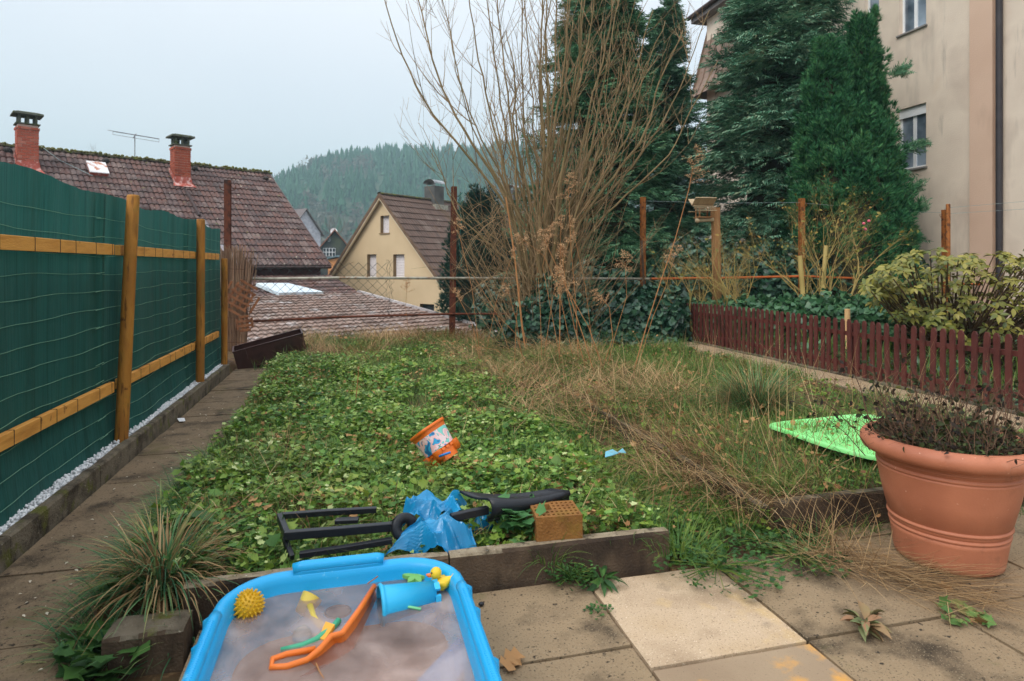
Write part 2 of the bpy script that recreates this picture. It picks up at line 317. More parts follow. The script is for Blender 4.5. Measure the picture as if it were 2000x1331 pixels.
for (u0, u1, joints) in [(-.54, .33, [-1.55, -.9, -.3, .3, .85, 1.4, 1.98, 2.45]), (.33, .93, [-1.5, -.9, -.35, .25, .82, 1.4, 1.98, 2.455]),
                         (.93, 1.53, [-1.5, -.9, -.4, .15, .72, 1.28, 1.85, 2.43]), (1.53, 2.18, [-1.5, -1, -.4, .1, .7, 1.28, 1.863, 2.46]),
                         (2.18, 2.8, [-1.5, -.95, -.4, .15, .75, 1.3, 1.9, 2.5, 2.75]), (2.8, 3.4, [-1.5, -.9, -.3, .3, .9, 1.5, 2.05, 2.62]), (3.4, 4.0, [-1.5, -.9, -.3, .3, .9, 1.5, 2.1, 2.7]), (4.0, 4.6, [-1.5, -.3, .3, .9, 1.5, 2.1, 2.7])]:
    for a, b in zip(joints, joints[1:]):
        m = M_['slab']
        if abs(u0 - .93) < .01 and abs(a - 1.85) < .01: m = M_['slab_light']
        if abs(u0 - .93) < .01 and abs(a - 1.28) < .01: m = M_['slab_ochre']
        slab(patio, u0, u1, a, b, m)

# kerbs -------------------------------------------------
def kerb(name, label, u0, u1, v0, v1, z0, z1, m, mtop=None, parent=None, along='v', seg=1.0, kind='structure'):
    root = empty(name, None, None, ((u0 + u1) / 2, (v0 + v1) / 2, z0), kind=kind)
    a0, a1 = (v0, v1) if along == 'v' else (u0, u1); a = a0
    while a < a1 - .05:
        b = min(a + seg, a1); mb = MB(); n = 9; L_ = b - a - .006
        w = (u1 - u0) if along == 'v' else (v1 - v0)
        rings = []
        for i in range(n + 1):
            t = a + .003 + L_ * i / n; e = .004 if i in (0, n) else 0
            sec = [(-w / 2, z0), (w / 2, z0), (w / 2 - e, z1 - .012), (w / 2 - .008 - e, z1 - e), (-w / 2 + .008 + e, z1 - e), (-w / 2 + e, z1 - .012)]
            rr = []
            for (s_, z) in sec:
                z += random.uniform(-.0025, .0025) if z > z0 else 0; s_ += random.uniform(-.002, .002)
                c = ((u0 + u1) / 2 + s_, t) if along == 'v' else (t, (v0 + v1) / 2 - s_)
                rr.append(Vector((c[0], c[1], z)))
            rings.append(rr)
        mb.loft(rings); me = mb.mesh('kerb_stone', m)
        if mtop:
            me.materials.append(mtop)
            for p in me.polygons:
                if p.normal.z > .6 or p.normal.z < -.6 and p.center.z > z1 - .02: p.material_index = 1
        finish(me, 'kerb_stone', m, root); a = b
    return root
kerb('fence_kerb', None, -1.512, -1.456, .2, 8.2, -.05, .122, M_['kerb'], seg=1.0)
kerb('bed_kerb', None, -.60, 1.345, 2.478, 2.538, -.06, .145, M_['kerb_front'], M_['kerb_top'], along='u', seg=.97)
kerb('bed_kerb', None, -.80, -.55, 2.30, 2.44, -.06, .085, M_['kerb_front'], M_['kerb'], along='u', seg=.9)
kerb('lawn_kerb', None, 1.93, 1.98, 2.66, 5.6, -.06, .13, M_['kerb_front'], M_['kerb'])
kerb('lawn_kerb', None, 1.99, 4.9, 2.60, 2.66, -.06, .165, M_['kerb_front'], M_['kerb'], along='u')
kerb('strip_kerb', None, 4.40, 4.455, 2.7, 9.5, .0, .175, M_['kerb'], M_['kerb_top'])
strip = MB().box(4.46, 5.06, 2.4, 9.6, .02, .1).build('gravel_path', M_['soil'], kind='structure', M=Matrix())
v = 2.4
while v < 9.5:
    slab(strip, 4.458, 5.05, v, v + .6, M_['aggregate'], top=.135, th=.035); v += .6

# white gravel strip
n = 5200; P = np.stack([RNG.uniform(-1.585, -1.512, n), RNG.uniform(.6, 8.3, n), RNG.uniform(.09, .122, n)], 1)
ico = MB().sphere((0, 0, 0), 1, 5, 3); pv = np.array(ico.v); tri = []
for f in ico.f:
    tri += [f] if len(f) == 3 else [(f[0], f[1], f[2]), (f[0], f[2], f[3])]
protos = [(pv * RNG.uniform(.7, 1.2, (len(pv), 1)), np.array(tri)) for _ in range(4)]
D = RNG.normal(size=(n, 3)); Nn = RNG.normal(size=(n, 3))
scatter('gravel', protos, P, frames(D, Nn, RNG.uniform(.006, .012, n)), M_['gravel'], kind='stuff', label='strip of white marble gravel under the green screen', cat='gravel')

# ------------------------------------------------------------------ green screen fence
M_['screen'] = mat('green_reed_mat', [S(26, 74, 70), S(40, 94, 88), S(28, 80, 74)], 60, .55, .7, 110, stretch=(1, 1, .02), transl=.28, over=[(S(22, 66, 58), 3, .5, .8, (1, 3, .15))], bdist=.004)
M_['screen_wire'] = mat('pale_green_wire', [S(96, 140, 120), S(110, 150, 128)], 5, .5)
sf = empty('privacy_screen_fence', 'tall green reed-mat privacy screen on yellow pine posts along the left path', 'fence', (-1.6, 4.5, .1))
def scr_top(v): return 1.79 - .004 * v + .012 * math.sin(v * 2.1) + .014 * math.sin(v * 5.3 + 1)
def scr_u(v, z): return -1.60 + .012 * math.sin(v * 2.6 + z * .7) + .007 * math.sin(v * 6.1 + z) + .004 * math.sin(v * 23 + 2 * math.sin(v * 3)) * (.4 + z * .4) + (.02 * (z - 1.45) if z > 1.45 else 0) + (.045 * (1 - z / .42) if z < .42 else 0)
ends = [.0, 2.45, 4.62, 6.78, 8.36]
for a, b in zip(ends, ends[1:]):
    nn = int((b - a) / .04); rows = 14; vs = []; fs = []
    for i in range(nn + 1):
        v = a + (b + .03 - a) * i / nn
        for j in range(rows + 1):
            zt = scr_top(v) + random.uniform(-.003, .003); z = .10 + (zt - .10) * j / rows
            vs.append((scr_u(v, z) + (.006 if i > nn - 2 else 0), v, z))
    R1 = rows + 1
    fs = [(i * R1 + j, (i + 1) * R1 + j, (i + 1) * R1 + j + 1, i * R1 + j + 1) for i in range(nn) for j in range(rows)]
    MB().add(vs, fs).build('screen_panel', M_['screen'], sf, smooth=True)
    for k in range(14):
        z0 = .19 + k * .118
        if z0 > 1.72 or abs(z0 - .49) < .03 or abs(z0 - 1.41) < .03: continue
        pts = [(scr_u(v, z0) + .006, v, z0 + .008 * math.sin(v * 3 + k) + .004 * math.sin(v * 9 + k * 2)) for v in np.linspace(a, b - .03, 18)]
        MB().tube(pts, .0017, 4).build('wire', M_['screen_wire'], sf)
        if b < 8: MB().tube([(scr_u(b - .1, z0) + .012, b - .1, z0), (scr_u(b, z0) + .012, b + .02, z0 + .006)], .0025, 4).build('wire_end', M_['screen_wire'], sf)
posts = [(-1.527, 2.55, 1.78, 0), (-1.535, 4.77, 1.795, .09), (-1.52, 6.97, 1.78, .01), (-1.505, 8.13, 1.39, 0)]
for (u, v, h, ln) in posts:
    rr = .041 if h > 1.5 else .036
    prof = [(rr, -.0), (rr, .6), (rr * .99, 1.2), (rr * .97, h - .012), (rr * .85, h)]
    mb = MB(); mb.lathe(prof, 20, Matrix.Translation((u, v, 0)) @ Matrix.Shear('XY', 4, (.5 * ln / h, 1.2 * ln / h)), False, True)
    mb.build('post', M_['wood_post'], sf, smooth=True)
for zz in (.49, 1.41):
    for (a, b) in ((.0, 2.5), (2.6, 4.72), (4.83, 6.92), (7.02, 8.1)):
        dz = 0 if zz < 1 else -.0
        r = MB().bbox(-1.588, -1.555, a, b, zz - .035, zz + .035, .003).build('rail', M_['wood_rail'], sf)
        v = a + random.uniform(.1, .25)
        while v < b:
            MB().box(-1.5895, -1.553, v, v + .0025, zz - .037, zz + .037).build('wire_tie', M_['wire_green'], r); v += random.uniform(.16, .34)
# unseen boards added behind the screen to shut out light below the upper rail
bd = empty('screen_backing', 'unseen dark board backing added behind the green screen to block light', 'fence', (-1.72, 4.2, 0))
M_['dark_board'] = mat('dark_backing_board', [S(40, 36, 30), S(60, 52, 42)], 6, .85, .3, stretch=(1, 1, .1))
bm = MB().bbox(-.013, .013, 0, .145, 0, 1.33).mesh('board', M_['dark_board'])
v = -.3
while v < 8.3:
    finish(bm, 'board', None, bd, M=Matrix.Translation((-1.73, v, .04))); v += .15
# ------------------------------------------------------------------ wire fence at the far end of the garden
FV = 10.1
ff = empty('wire_fence', 'rusty chain-link fence with iron posts and tube rails across the far end of the garden', 'fence', (1.5, FV, 0))
def ipost(parent, u, v, z0, z1, m, hooks=True, w=.045, lean=0.0, wmul=1.0):
    p = MB(); M = Matrix.Translation((u, v, 0)) @ Matrix.Shear('XY', 4, (lean, 0))
    p.frustum(M, -w, w, -w * .9, -w * .65, z0, z1).frustum(M, -w, w, w * .65, w * .9, z0, z1).frustum(M, -w * .22, w * .22, -w * .648, w * .648, z0, z1 - .005)
    o = p.build('post', m, parent)
    if hooks:
        for s in (-1, 1):
            h = MB().tube([(u + s * .03 + lean * z1, v, z1 - .16), (u + s * .085 + lean * z1, v, z1 - .15), (u + s * .11 + lean * z1, v, z1 - .12), (u + s * .105 + lean * z1, v, z1 - .08)], .006, 5); h.build('hook', m, o)
    return o
def hz(x, y, v=FV):
    P = UV(x, v, 0); Z = P.x * ST + P.y * CT; return Vector((P.x, v, H + (HOR - y) / F * Z))
pA, pB, pC, pD = hz(444, 352), hz(886, 365), hz(1255, 385), hz(1565, 388)
ipost(ff, pA.x, FV, -.3, pA.z, M_['rust']); ipost(ff, pB.x - .035, FV, -.4, pB.z, M_['rust'], lean=.014)
ipost(ff, pC.x, FV, -.1, pC.z, M_['rust_orange'], hooks=False, w=.04); ipost(ff, pD.x, FV, -.1, pD.z, M_['rust_orange'], w=.045)
pE = hz(1844, 410, 9.6); ipost(ff, pE.x, 9.6, 0, pE.z, M_['rust_orange'], w=.04)
pE2 = hz(1851, 399, 9.5); MB().lathe([(.038, 0), (.038, pE2.z - .01), (.03, pE2.z)], 12, Matrix.Translation((pE2.x, 9.5, 0)), False, True).build('pole', M_['rust_orange'], ff, smooth=True)
def rail(pts, r, m, dv=-.06):
    P = [hz(x, y) + Vector((0, dv, 0)) for x, y in pts]; MB().tube(P, r, 8).build('rail', m, ff, smooth=True)
rail([(440, 546), (660, 543), (1268, 545)], .021, M_['galv']); rail([(1268, 545), (1420, 543), (1565, 540), (1690, 545), (1860, 555), (2100, 560)], .022, M_['orange_rail'])
rail([(440, 630), (660, 619), (880, 613), (1225, 613)], .018, M_['rust']); rail([(1600, 602), (1830, 617), (2080, 622)], .018, M_['orange_rail'])
def wire(pts, r=.0035, parent=ff): 
    MB().tube(pts, r, 4).build('wire', M_['wire'], parent)
wire([hz(1262, 393), hz(1410, 397), hz(1562, 396)]); wire([hz(1568, 397), hz(1680, 406), hz(1790, 414), pE + Vector((0, 0, -.06))])
wire([pE2 + Vector((0, 0, -.07)), pE2 + Vector((1.2, -.5, .03)), pE2 + Vector((2.6, -1.1, .08))]); wire([pE + Vector((0, 0, -.08)), pE + Vector((1.4, -.6, 0)), pE + Vector((2.8, -1.1, .03))])
# chain link: zigzag wires
ml = MB(); u0, u1 = pA.x - .3, hz(758, 500).x; s = .072; zb = -.15; k = 0; u = u0
while u < u1:
    zt = 1.43 if u < u1 - .3 else 1.38; n = int((zt - zb) / s); pts = []
    for j in range(n + 1):
        w = .5 * s * (1 if (j + k) % 2 else -1); sag = .02 * math.sin(u * 1.7 + j * .2) * (1 - abs(j / n - .5))
        pts.append((u + w, FV - .03 + random.uniform(-.004, .004), zb + j * s + sag + random.uniform(-.003, .003)))
    ml.tube(pts, .0042, 3, cap=False); u += s; k += 1
# torn last strands hanging
for j in range(5):
    x = u1 + random.uniform(-.02, .06); ml.tube([(x + random.uniform(-.05, .05), FV - .03, 1.4 - i * .07) for i in range(14)], .0023, 3)
ml.build('wire_mesh', M_['wire_green'], ff, kind='stuff')
# diagonal wires and green string
for (a, b) in (((690, 512), (520, 600)), ((620, 618), (480, 690))): MB().tube([hz(*a), hz(*b)], .004, 4).build('loose_wire', M_['reed'], ff)
sg = MB(); P0 = hz(897, 378); 
for k in range(5): sg.tube([P0 + Vector((random.uniform(-.04, .04), -.06 + random.uniform(-.02, .02), -.03 * i + random.uniform(-.01, .01))) for i in range(8)], .004, 4)
sg.tube([P0 + Vector((-.02 * math.sin(i), -.06, -.1 * i)) for i in range(13)], .004, 4)
sg.build('string', mat('teal_string', [S(30, 90, 84), S(60, 130, 118)], 5, .8), ff, label='tangled teal string hanging from the post top')

# old reed roll beside first post
rl = empty('reed_roll', 'grey weathered reed cane roll leaning against the first rusty post', 'reed mat', (-1.6, 9.6, 0))
mb = MB()
for k in range(330):
    x = random.uniform(-.18, .42); zt = 1.52 + random.uniform(-.12, .1) - (.25 if x > .2 else 0) * random.random(); a = random.gauss(0, .05) + .1 * x; v0 = 9.85 + random.uniform(-.05, .05)
    b = AT(462, 600, 9.2); mb.tube([(b.x - .1 + x * .55, v0, .0), (b.x - .1 + x * .55 + a * .5, v0 + random.uniform(-.02, .02), zt * .5), (b.x - .1 + x * .62 + a, v0, zt)], random.uniform(.0025, .005), 4, cap=False)
mb.build('reed_cane', M_['reed'], rl, kind='stuff')
for z in (.2, .55, .9, 1.25):
    b = AT(462, 600, 9.2); MB().tube([(b.x - .24, 9.68, z), (b.x - .05, 9.66, z + .01), (b.x + .14, 9.68, z)], .004, 4).build('binding_wire', M_['rust'], rl)
# trellis pieces hanging on the roll
tr = empty('garden_trellis', 'broken brown lattice trellis hanging from the wire fence beside the reed roll', 'trellis', AT(480, 640, 9.3))
def lat(cx, cy, w, n, ang, Z=8.9):
    for s_, sg_ in ((1, 0), (-1, .012)):
        for i in range(n):
            o = (i - (n - 1) / 2) * w / n; c = AT(cx, cy, Z); L_ = w * (.75 - .45 * abs(i - (n - 1) / 2) / n) * random.uniform(.85, 1.1)
            d = Vector((math.cos(ang + s_ * .8), 0, math.sin(ang + s_ * .8))); q = Vector((-d.z, 0, d.x))
            M = Matrix.Translation(c + q * o * 1.0 + Vector((0, -sg_, 0))) @ Matrix(((d.x, 0, q.x, 0), (0, 1, 0, 0), (d.z, 0, q.z, 0), (0, 0, 0, 1)))
            finish(MB().frustum(M, -L_ / 2, L_ / 2, -.006, .006, -.016, .016).mesh('slat', M_['trellis']), 'slat', None, tr)
lat(470, 582, .52, 6, .25); lat(478, 632, .26, 4, .9, 8.85)

# brown planter box tipped on its side
M_['box_brown'] = mat('dark_brown_metal', [S(44, 28, 26), S(66, 42, 38), S(54, 34, 32)], 5, .45, .1, 60, spec=.4)
a = G(478, 727, .0); bx = empty('planter_box', 'long dark brown metal planter box tipped against the fence end', 'planter', (-1.0, 8.2, 0))
P0 = AT(466, 728, 7.9); P1 = AT(601, 690, 8.2); ax = (P1 - P0); L_ = ax.length; ax.normalize(); up = Vector((0, 0, 1)); bk = ax.cross(up).normalized() * -1
upv = bk.cross(ax).normalized() if bk.cross(ax).z > 0 else ax.cross(bk).normalized()
bk = Vector((-ax.y, ax.x, 0)).normalized(); upv = ax.cross(bk).normalized(); upv = (upv * math.cos(.15) - bk * math.sin(.15)); bk = upv.cross(ax)
Mx = Matrix(((ax.x, bk.x, upv.x, P0.x), (ax.y, bk.y, upv.y, P0.y), (ax.z, bk.z, upv.z, P0.z), (0, 0, 0, 1)))
w_, h_ = .26, .27; t = .006
MB().frustum(Mx, 0, L_, 0, t, 0, h_).frustum(Mx, 0, L_, w_ - t, w_, 0, h_).frustum(Mx, 0, t, t, w_ - t, 0, h_).frustum(Mx, L_ - t, L_, t, w_ - t, 0, h_).frustum(Mx, t, L_ - t, t, w_ - t, 0, t).build('box', M_['box_brown'], bx)
rm = MB(); rm.frustum(Mx, -.006, L_ + .006, -.008, .012, h_, h_ + .012).frustum(Mx, -.006, L_ + .006, w_ - .012, w_ + .008, h_, h_ + .012).frustum(Mx, -.006, .012, .013, w_ - .013, h_, h_ + .012).frustum(Mx, L_ - .012, L_ + .006, .013, w_ - .013, h_, h_ + .012)
rm.build('rim', M_['box_brown'], bx)
for q in (.14, .83): MB().frustum(Mx, L_ * q, L_ * q + .03, -.014, -.001, h_ - .13, h_ + .005).build('clip', M_['box_brown'], bx)
MB().tube([Mx @ Vector((L_ + .004, w_ * .4, h_ - .06)), Mx @ Vector((L_ + .03, w_ * .4, h_ - .07))], .008, 6).build('plug', M_['rust'], bx)

# ------------------------------------------------------------------ houses down the slope
tile_cols = [S(54, 44, 44), S(84, 62, 58), S(98, 70, 62), S(74, 58, 56), S(112, 94, 88), S(88, 64, 56)]
lic = [(S(66, 52, 48), 2.2, .5, .7), (S(168, 160, 140), 7, .66, .70), (S(92, 96, 40), 4.5, .66, .72), (S(150, 140, 122), 2.6, .69, .73)]
M_['tile'] = mat('weathered_pantile', tile_cols, 1.5, .62, .5, 30, isl=.55, objr=.55, over=lic, bdist=.02)
M_['tile_wet'] = mat('grey_wet_pantile', [S(96, 92, 96), S(150, 146, 150), S(118, 110, 112), S(90, 80, 80)], 1.5, .4, .4, 30, isl=.6, objr=.6, over=[(S(120, 120, 60), 5, .66, .7)])
M_['tile_shed'] = mat('lichen_shed_tile', [S(84, 66, 58), S(122, 98, 86), S(134, 114, 104), S(98, 78, 68), S(160, 148, 140)], .8, .6, .5, 30, isl=.5, objr=.5, over=[(S(172, 166, 164), 1.6, .56, .72), (S(128, 120, 50), 3.2, .68, .73), (S(70, 58, 52), 3, .6, .75)])
M_['tile_red'] = mat('red_painted_sheet', [S(140, 62, 58), S(158, 84, 78)], 2, .6, .2, 20, over=[(S(150, 120, 112), 5, .62, .72)])
M_['tile_h2'] = mat('brown_pantile', [S(62, 48, 42), S(92, 72, 62), S(80, 62, 54), S(112, 96, 86)], 1.2, .65, .4, 30, isl=.6, objr=.6, over=[(S(140, 128, 110), 6, .68, .72), (S(82, 82, 38), 3, .7, .78)])
def tile_proto(w, l, waves=2, amp=.045, seg=12):
    vs, fs = [], []
    for j, (y, dz) in enumerate(((0, -.06), (0.001, 0), (l * 1.06, 0))):
        for i in range(seg + 1):
            x = -w / 2 + w * i / seg * 1.0; ph = i / seg * waves
            z = amp * (abs(math.sin(PI * ph)) ** .8) + dz; vs.append((x, y, z + (.012 if i == 0 else 0)))
    n = seg + 1; fs = [(j * n + i, j * n + i + 1, (j + 1) * n + i + 1, (j + 1) * n + i) for j in range(2) for i in range(seg)]
    return vs, fs
def tile_roof(root, O, ax, up, nc, nr, w, l, m, nind=300, keep=lambda P: True, seen=lambda x, y, Z: True, mfun=None, waves=2, seg=12, under='roof', base=None, amp=.045):
    ax = Vector(ax).normalized(); up = Vector(up).normalized(); nn = ax.cross(up).normalized()
    if nn.z < 0: nn = -nn
    O = Vector(O)
    if base is None:
        base = MB().add([O - nn * .04, O + ax * nc * w - nn * .04, O + ax * nc * w + up * nr * l - nn * .04, O + up * nr * l - nn * .04], [(0, 1, 2, 3)]).build(under, m, root)
    vs, fs = tile_proto(w, l, waves, amp, seg); mb = MB().add(vs, fs); me = {}
    me[m.name] = mb.mesh('roof_tile', m)
    items = []
    for r in range(nr):
        for c in range(nc):
            P = O + ax * (c + .5) * w + up * r * l
            if not keep(P): continue
            x, y, Z = topx(P + up * l * .5); vis = 0 < x < 2000 and 0 < y < 1331 and Z > 0 and seen(x, y, Z)
            items.append((-(1 / Z if vis else 0), r, c, P))
    items.sort(key=lambda t: t[0]); rest = {}
    for k, (sc_, r, c, P) in enumerate(items):
        a = .09 + random.uniform(-.012, .012); u2 = (up * math.cos(a) - nn * math.sin(a)); n2 = (nn * math.cos(a) + up * math.sin(a))
        rz = random.uniform(-.01, .01); a2 = (ax + u2 * rz).normalized(); u2 = (u2 - a2 * u2.dot(a2)).normalized(); n2 = a2.cross(u2); n2 = n2 if n2.dot(nn) > 0 else -n2
        b = P + nn * (.035 + random.uniform(-.004, .004)) + ax * random.uniform(-.004, .004)
        M = Matrix(((a2.x, u2.x, n2.x, b.x), (a2.y, u2.y, n2.y, b.y), (a2.z, u2.z, n2.z, b.z), (0, 0, 0, 1)))
        mm = mfun(P) if mfun else m
        if mm.name not in me: me[mm.name] = MB().add(vs, fs).mesh('roof_tile', mm)
        if k < nind and sc_ < 0: finish(me[mm.name], 'roof_tile', None, base, M=M)
        else: rest.setdefault(mm.name, (mm, []))[1].append(M)
    for mm, Ms in rest.values():
        A = np.array([[[M[i][j] for j in range(3)] for i in range(3)] for M in Ms]); P = np.array([M.translation for M in Ms])
        scatter('roof_tiles', [(np.array(vs), np.array(fs))], P, A, mm, base, kind='stuff')
    return base
def fencey(x): return 315 + .31 * x if x < 425 else 1e4   # top of the green screen in the picture
av = (CW(.712, .702, 0)); pv_ = (CW(-.702, .712, 0))
ZC = 26.0; C1 = CW(-.2905 * ZC, ZC, H); sp = .231 * ZC; E1 = C1 + pv_ * sp + Vector((0, 0, 180 * (ZC + .712 * sp) / F)); rise = E1.z - C1.z; slen = math.hypot(sp, rise); upv1 = (E1 - C1).normalized()
h1 = empty('tiled_house', 'long brown pantile-roofed house with two brick chimneys beyond the green fence', 'house', (C1 - av * 6) + Vector((0, 0, -4.5)))
tw = .37; nc = 41; nr = 17; tl = slen / nr
def m1f(P):
    x, y, Z = topx(P); return M_['tile_wet'] if y > 440 + (x - 398) * 1.02 and x > 388 and x < 560 else M_['tile']
roof1 = tile_roof(h1, C1 - av * nc * tw, av, upv1, nc, nr, tw, tl, M_['tile'], 300, seen=lambda x, y, Z: y < fencey(x), mfun=m1f)
# back slope, walls, gable
bk1 = [E1, E1 - av * nc * tw, E1 - av * nc * tw + pv_ * sp - Vector((0, 0, rise)), E1 + pv_ * sp - Vector((0, 0, rise))]
MB().add(bk1, [(0, 1, 2, 3)]).build('back_roof', M_['tile'], h1)
M_['maroon'] = mat('dark_red_boarding', [S(66, 30, 32), S(84, 40, 42)], 3, .8, .2, stretch=(8, 8, .3)); M_['oldwall'] = mat('grey_render', [S(120, 112, 102), S(145, 136, 124)], 2, .9, .3)
W = .35; q = C1 + pv_ * W - av * .25; q2 = q - av * (nc * tw - .5); z0 = -4.2
def wall(parent, name, pts, m, th=None): return MB().add(pts, [tuple(range(len(pts)))]).build(name, m, parent)
d = Vector((0, 0, 1)); wall(h1, 'wall', [Vector((q.x, q.y, z0)), Vector((q2.x, q2.y, z0)), Vector((q2.x, q2.y, H - .02)), Vector((q.x, q.y, H - .02))], M_['maroon'])
q3 = q + pv_ * (2 * sp - 2 * W); top = q + pv_ * (sp - W); wall(h1, 'gable_wall', [Vector((q.x, q.y, z0)), Vector((q3.x, q3.y, z0)), Vector((q3.x, q3.y, H)), Vector((top.x, top.y, E1.z - .3)), Vector((q.x, q.y, H))], M_['oldwall'])
MB().tube([C1 - pv_ * .06 + Vector((0, 0, -.05)), C1 - av * nc * tw - pv_ * .06 + Vector((0, 0, -.05))], .06, 8).build('gutter', mat('dark_gutter', [S(48, 34, 32), S(66, 48, 44)], 4, .5), h1)
g2 = MB(); g2.tube([C1 + av * .02, E1 + av * .02], .05, 5); g2.build('verge', M_['tile'], h1)
# ridge tiles (each a part)
rt = []
for k in range(9):
    t = PI * k / 8; rt.append((.14 * math.cos(t), .10 * math.sin(t)))
def ridge_tiles(root, a, d, n, l, m, s=1.0):
    mb = MB(); up = Vector((0, 0, 1)); sd_ = d.cross(up)
    rings = [[Vector((x * s, y0, z * s)) for x, z in rt] for y0 in (0, l * 1.08)]
    rings[1] = [Vector((p.x * .9, p.y, p.z * .9)) for p in rings[1]]
    mb.loft(rings, closed=False, cap0=False, cap1=False); me = mb.mesh('ridge_tile', m)
    for k in range(n):
        b = a + d * k * l + Vector((0, 0, .0)); M = Matrix(((sd_.x, d.x, 0, b.x), (sd_.y, d.y, 0, b.y), (0, d.z, 1, b.z), (0, 0, 0, 1)))
        finish(me, 'ridge_tile', None, root, M=M)
M_['ridge'] = mat('mossy_ridge_tile', [S(58, 50, 42), S(84, 74, 58)], 6, .9, .5, objr=.5, over=[(S(84, 88, 36), 5, .5, .6)])
ridge_tiles(h1, E1 - av * nc * tw, av, 41, .372, M_['ridge'])
# moss cushions on the ridge
n = 500; tpos = RNG.uniform(0, nc * tw, n); P = np.array([E1 - av * t for t in tpos]) + RNG.normal(size=(n, 3)) * [.08, .08, .02] + [0, 0, .09]
scatter('moss', protos, P, frames(RNG.normal(size=(n, 3)), RNG.normal(size=(n, 3)), RNG.uniform(.03, .08, n)), mat('moss_cushion', [S(74, 78, 34), S(104, 100, 54)], 3, 1., isl=.6), h1, kind='stuff')
# chimneys
M_['brick'] = mat('red_brick', [S(138, 66, 50), S(168, 88, 68), S(150, 76, 58), S(182, 118, 100)], 3, .85, .4, 60, objr=.8, over=[(S(196, 140, 128), 4, .62, .75)])
M_['brick_d'] = mat('deep_red_brick', [S(126, 58, 42), S(160, 82, 58), S(112, 50, 38)], 3, .85, .4, 60, objr=.8)
M_['mortar'] = mat('mortar', [S(176, 150, 138), S(190, 168, 156)], 8, .95, .3); M_['cap'] = mat('mossy_concrete_cap', [S(66, 70, 60), S(92, 94, 84)], 8, .9, .5, over=[(S(62, 70, 30), 6, .5, .6)])
M_['flash'] = mat('red_painted_flashing', [S(140, 58, 44), S(166, 84, 70)], 5, .6, .2, over=[(S(196, 160, 152), 6, .5, .62)])
nrm1 = av.cross(upv1).normalized(); nrm1 = nrm1 if nrm1.z > 0 else -nrm1
def chimney(x, ybase, ytop, w, m, cols=3):
    P = ray_plane(x, ybase, C1, nrm1); xx, yy, Z = topx(P); c = P + pv_ * w / 2; zt = H + (HOR - ytop) / F * (Z + .3); zb = P.z - .4
    ch = MB(); R3 = Matrix(((av.x, pv_.x, 0, c.x), (av.y, pv_.y, 0, c.y), (0, 0, 1, 0), (0, 0, 0, 1)))
    hh = zt - .42; i_ = w / 2 - .015
    ch.frustum(R3, -i_, i_, -i_, i_, zb, hh); o = ch.build('chimney', M_['mortar'], h1)
    bh = .105; r = 0; z = zb
    meshes = {}
    while z + bh < hh + .01:
        off = .5 if r % 2 else 0; bl = w / 2.5
        ex = .03 if z + 2.2 * bh > hh else 0
        for side in range(4):
            t = -w / 2 + (0 if r % 2 == side % 2 else w * .2)
            segs = [(-w / 2, -w / 2 + w * (.4 if (r + side) % 2 else .2))]
            while segs[-1][1] < w / 2 - .01: segs.append((segs[-1][1], min(w / 2, segs[-1][1] + w * .4)))
            for a_, b_ in segs:
                if b_ - a_ < .03: continue
                key = (round(b_ - a_, 3),)
                if key not in meshes: L2 = b_ - a_ - .014; meshes[key] = MB().bbox(-L2 / 2, L2 / 2, -.001, .02, .007, bh - .007, .004).mesh('brick', m)
                th = side * PI / 2; M = R3 @ Matrix.Rotation(th, 4, 'Z') @ Matrix.Translation(((a_ + b_) / 2, -i_ - .019 - ex + random.uniform(-.003, .003), z))
                finish(meshes[key], 'brick', None, o, M=M)
        z += bh; r += 1
    e = w / 2
    MB().frustum(R3, -e - .05, e + .05, -e - .05, e + .05, hh + .012, hh + .05).build('crown', M_['cap'], h1)
    pl = MB()
    for sx in (-1, 0, 1):
        for sy in (-1, 0, 1):
            if sx or sy: pl.frustum(R3, sx * (e - .07) - .04, sx * (e - .07) + .04, sy * (e - .07) - .04, sy * (e - .07) + .04, hh + .05, zt - .07)
    pl.build('cap_pillars', M_['cap'], h1)
    MB().frustum(R3, -e - .14, e + .14, -e - .14, e + .14, zt - .07, zt, .97).frustum(R3, -e - .1, e + .1, -e - .1, e + .1, zt, zt + .05, .7).build('cap_slab', M_['cap'], h1)
    # flashing skirt: plate lying on the tiles below and stepping up the side
    f = MB(); b0 = P - av * w / 2; dn = -upv1
    f.add([b0 + nrm1 * .1 - av * .06, b0 + av * (w + .06) + nrm1 * .1, b0 + av * (w + .16) + dn * .26 + nrm1 * .09, b0 - av * .12 + dn * .26 + nrm1 * .09, b0 - av * .01 - pv_ * .02 + Vector((0, 0, .35)), b0 + av * (w + .01) - pv_ * .02 + Vector((0, 0, .35))], [(0, 1, 2, 3), (0, 1, 5, 4)])
    f.add([b0 - av * .03 + nrm1 * .1, b0 - av * .03 + upv1 * w * 1.4 + nrm1 * .1, b0 - av * .03 + upv1 * w * 1.4 + Vector((0, 0, .3)), b0 - av * .03 + Vector((0, 0, .38))], [(0, 1, 2, 3)])
    f.build('flashing', M_['flash'], h1)
chimney(357, 362, 268, .62, M_['brick_d']); chimney(55, 334, 225, .62, M_['brick'])
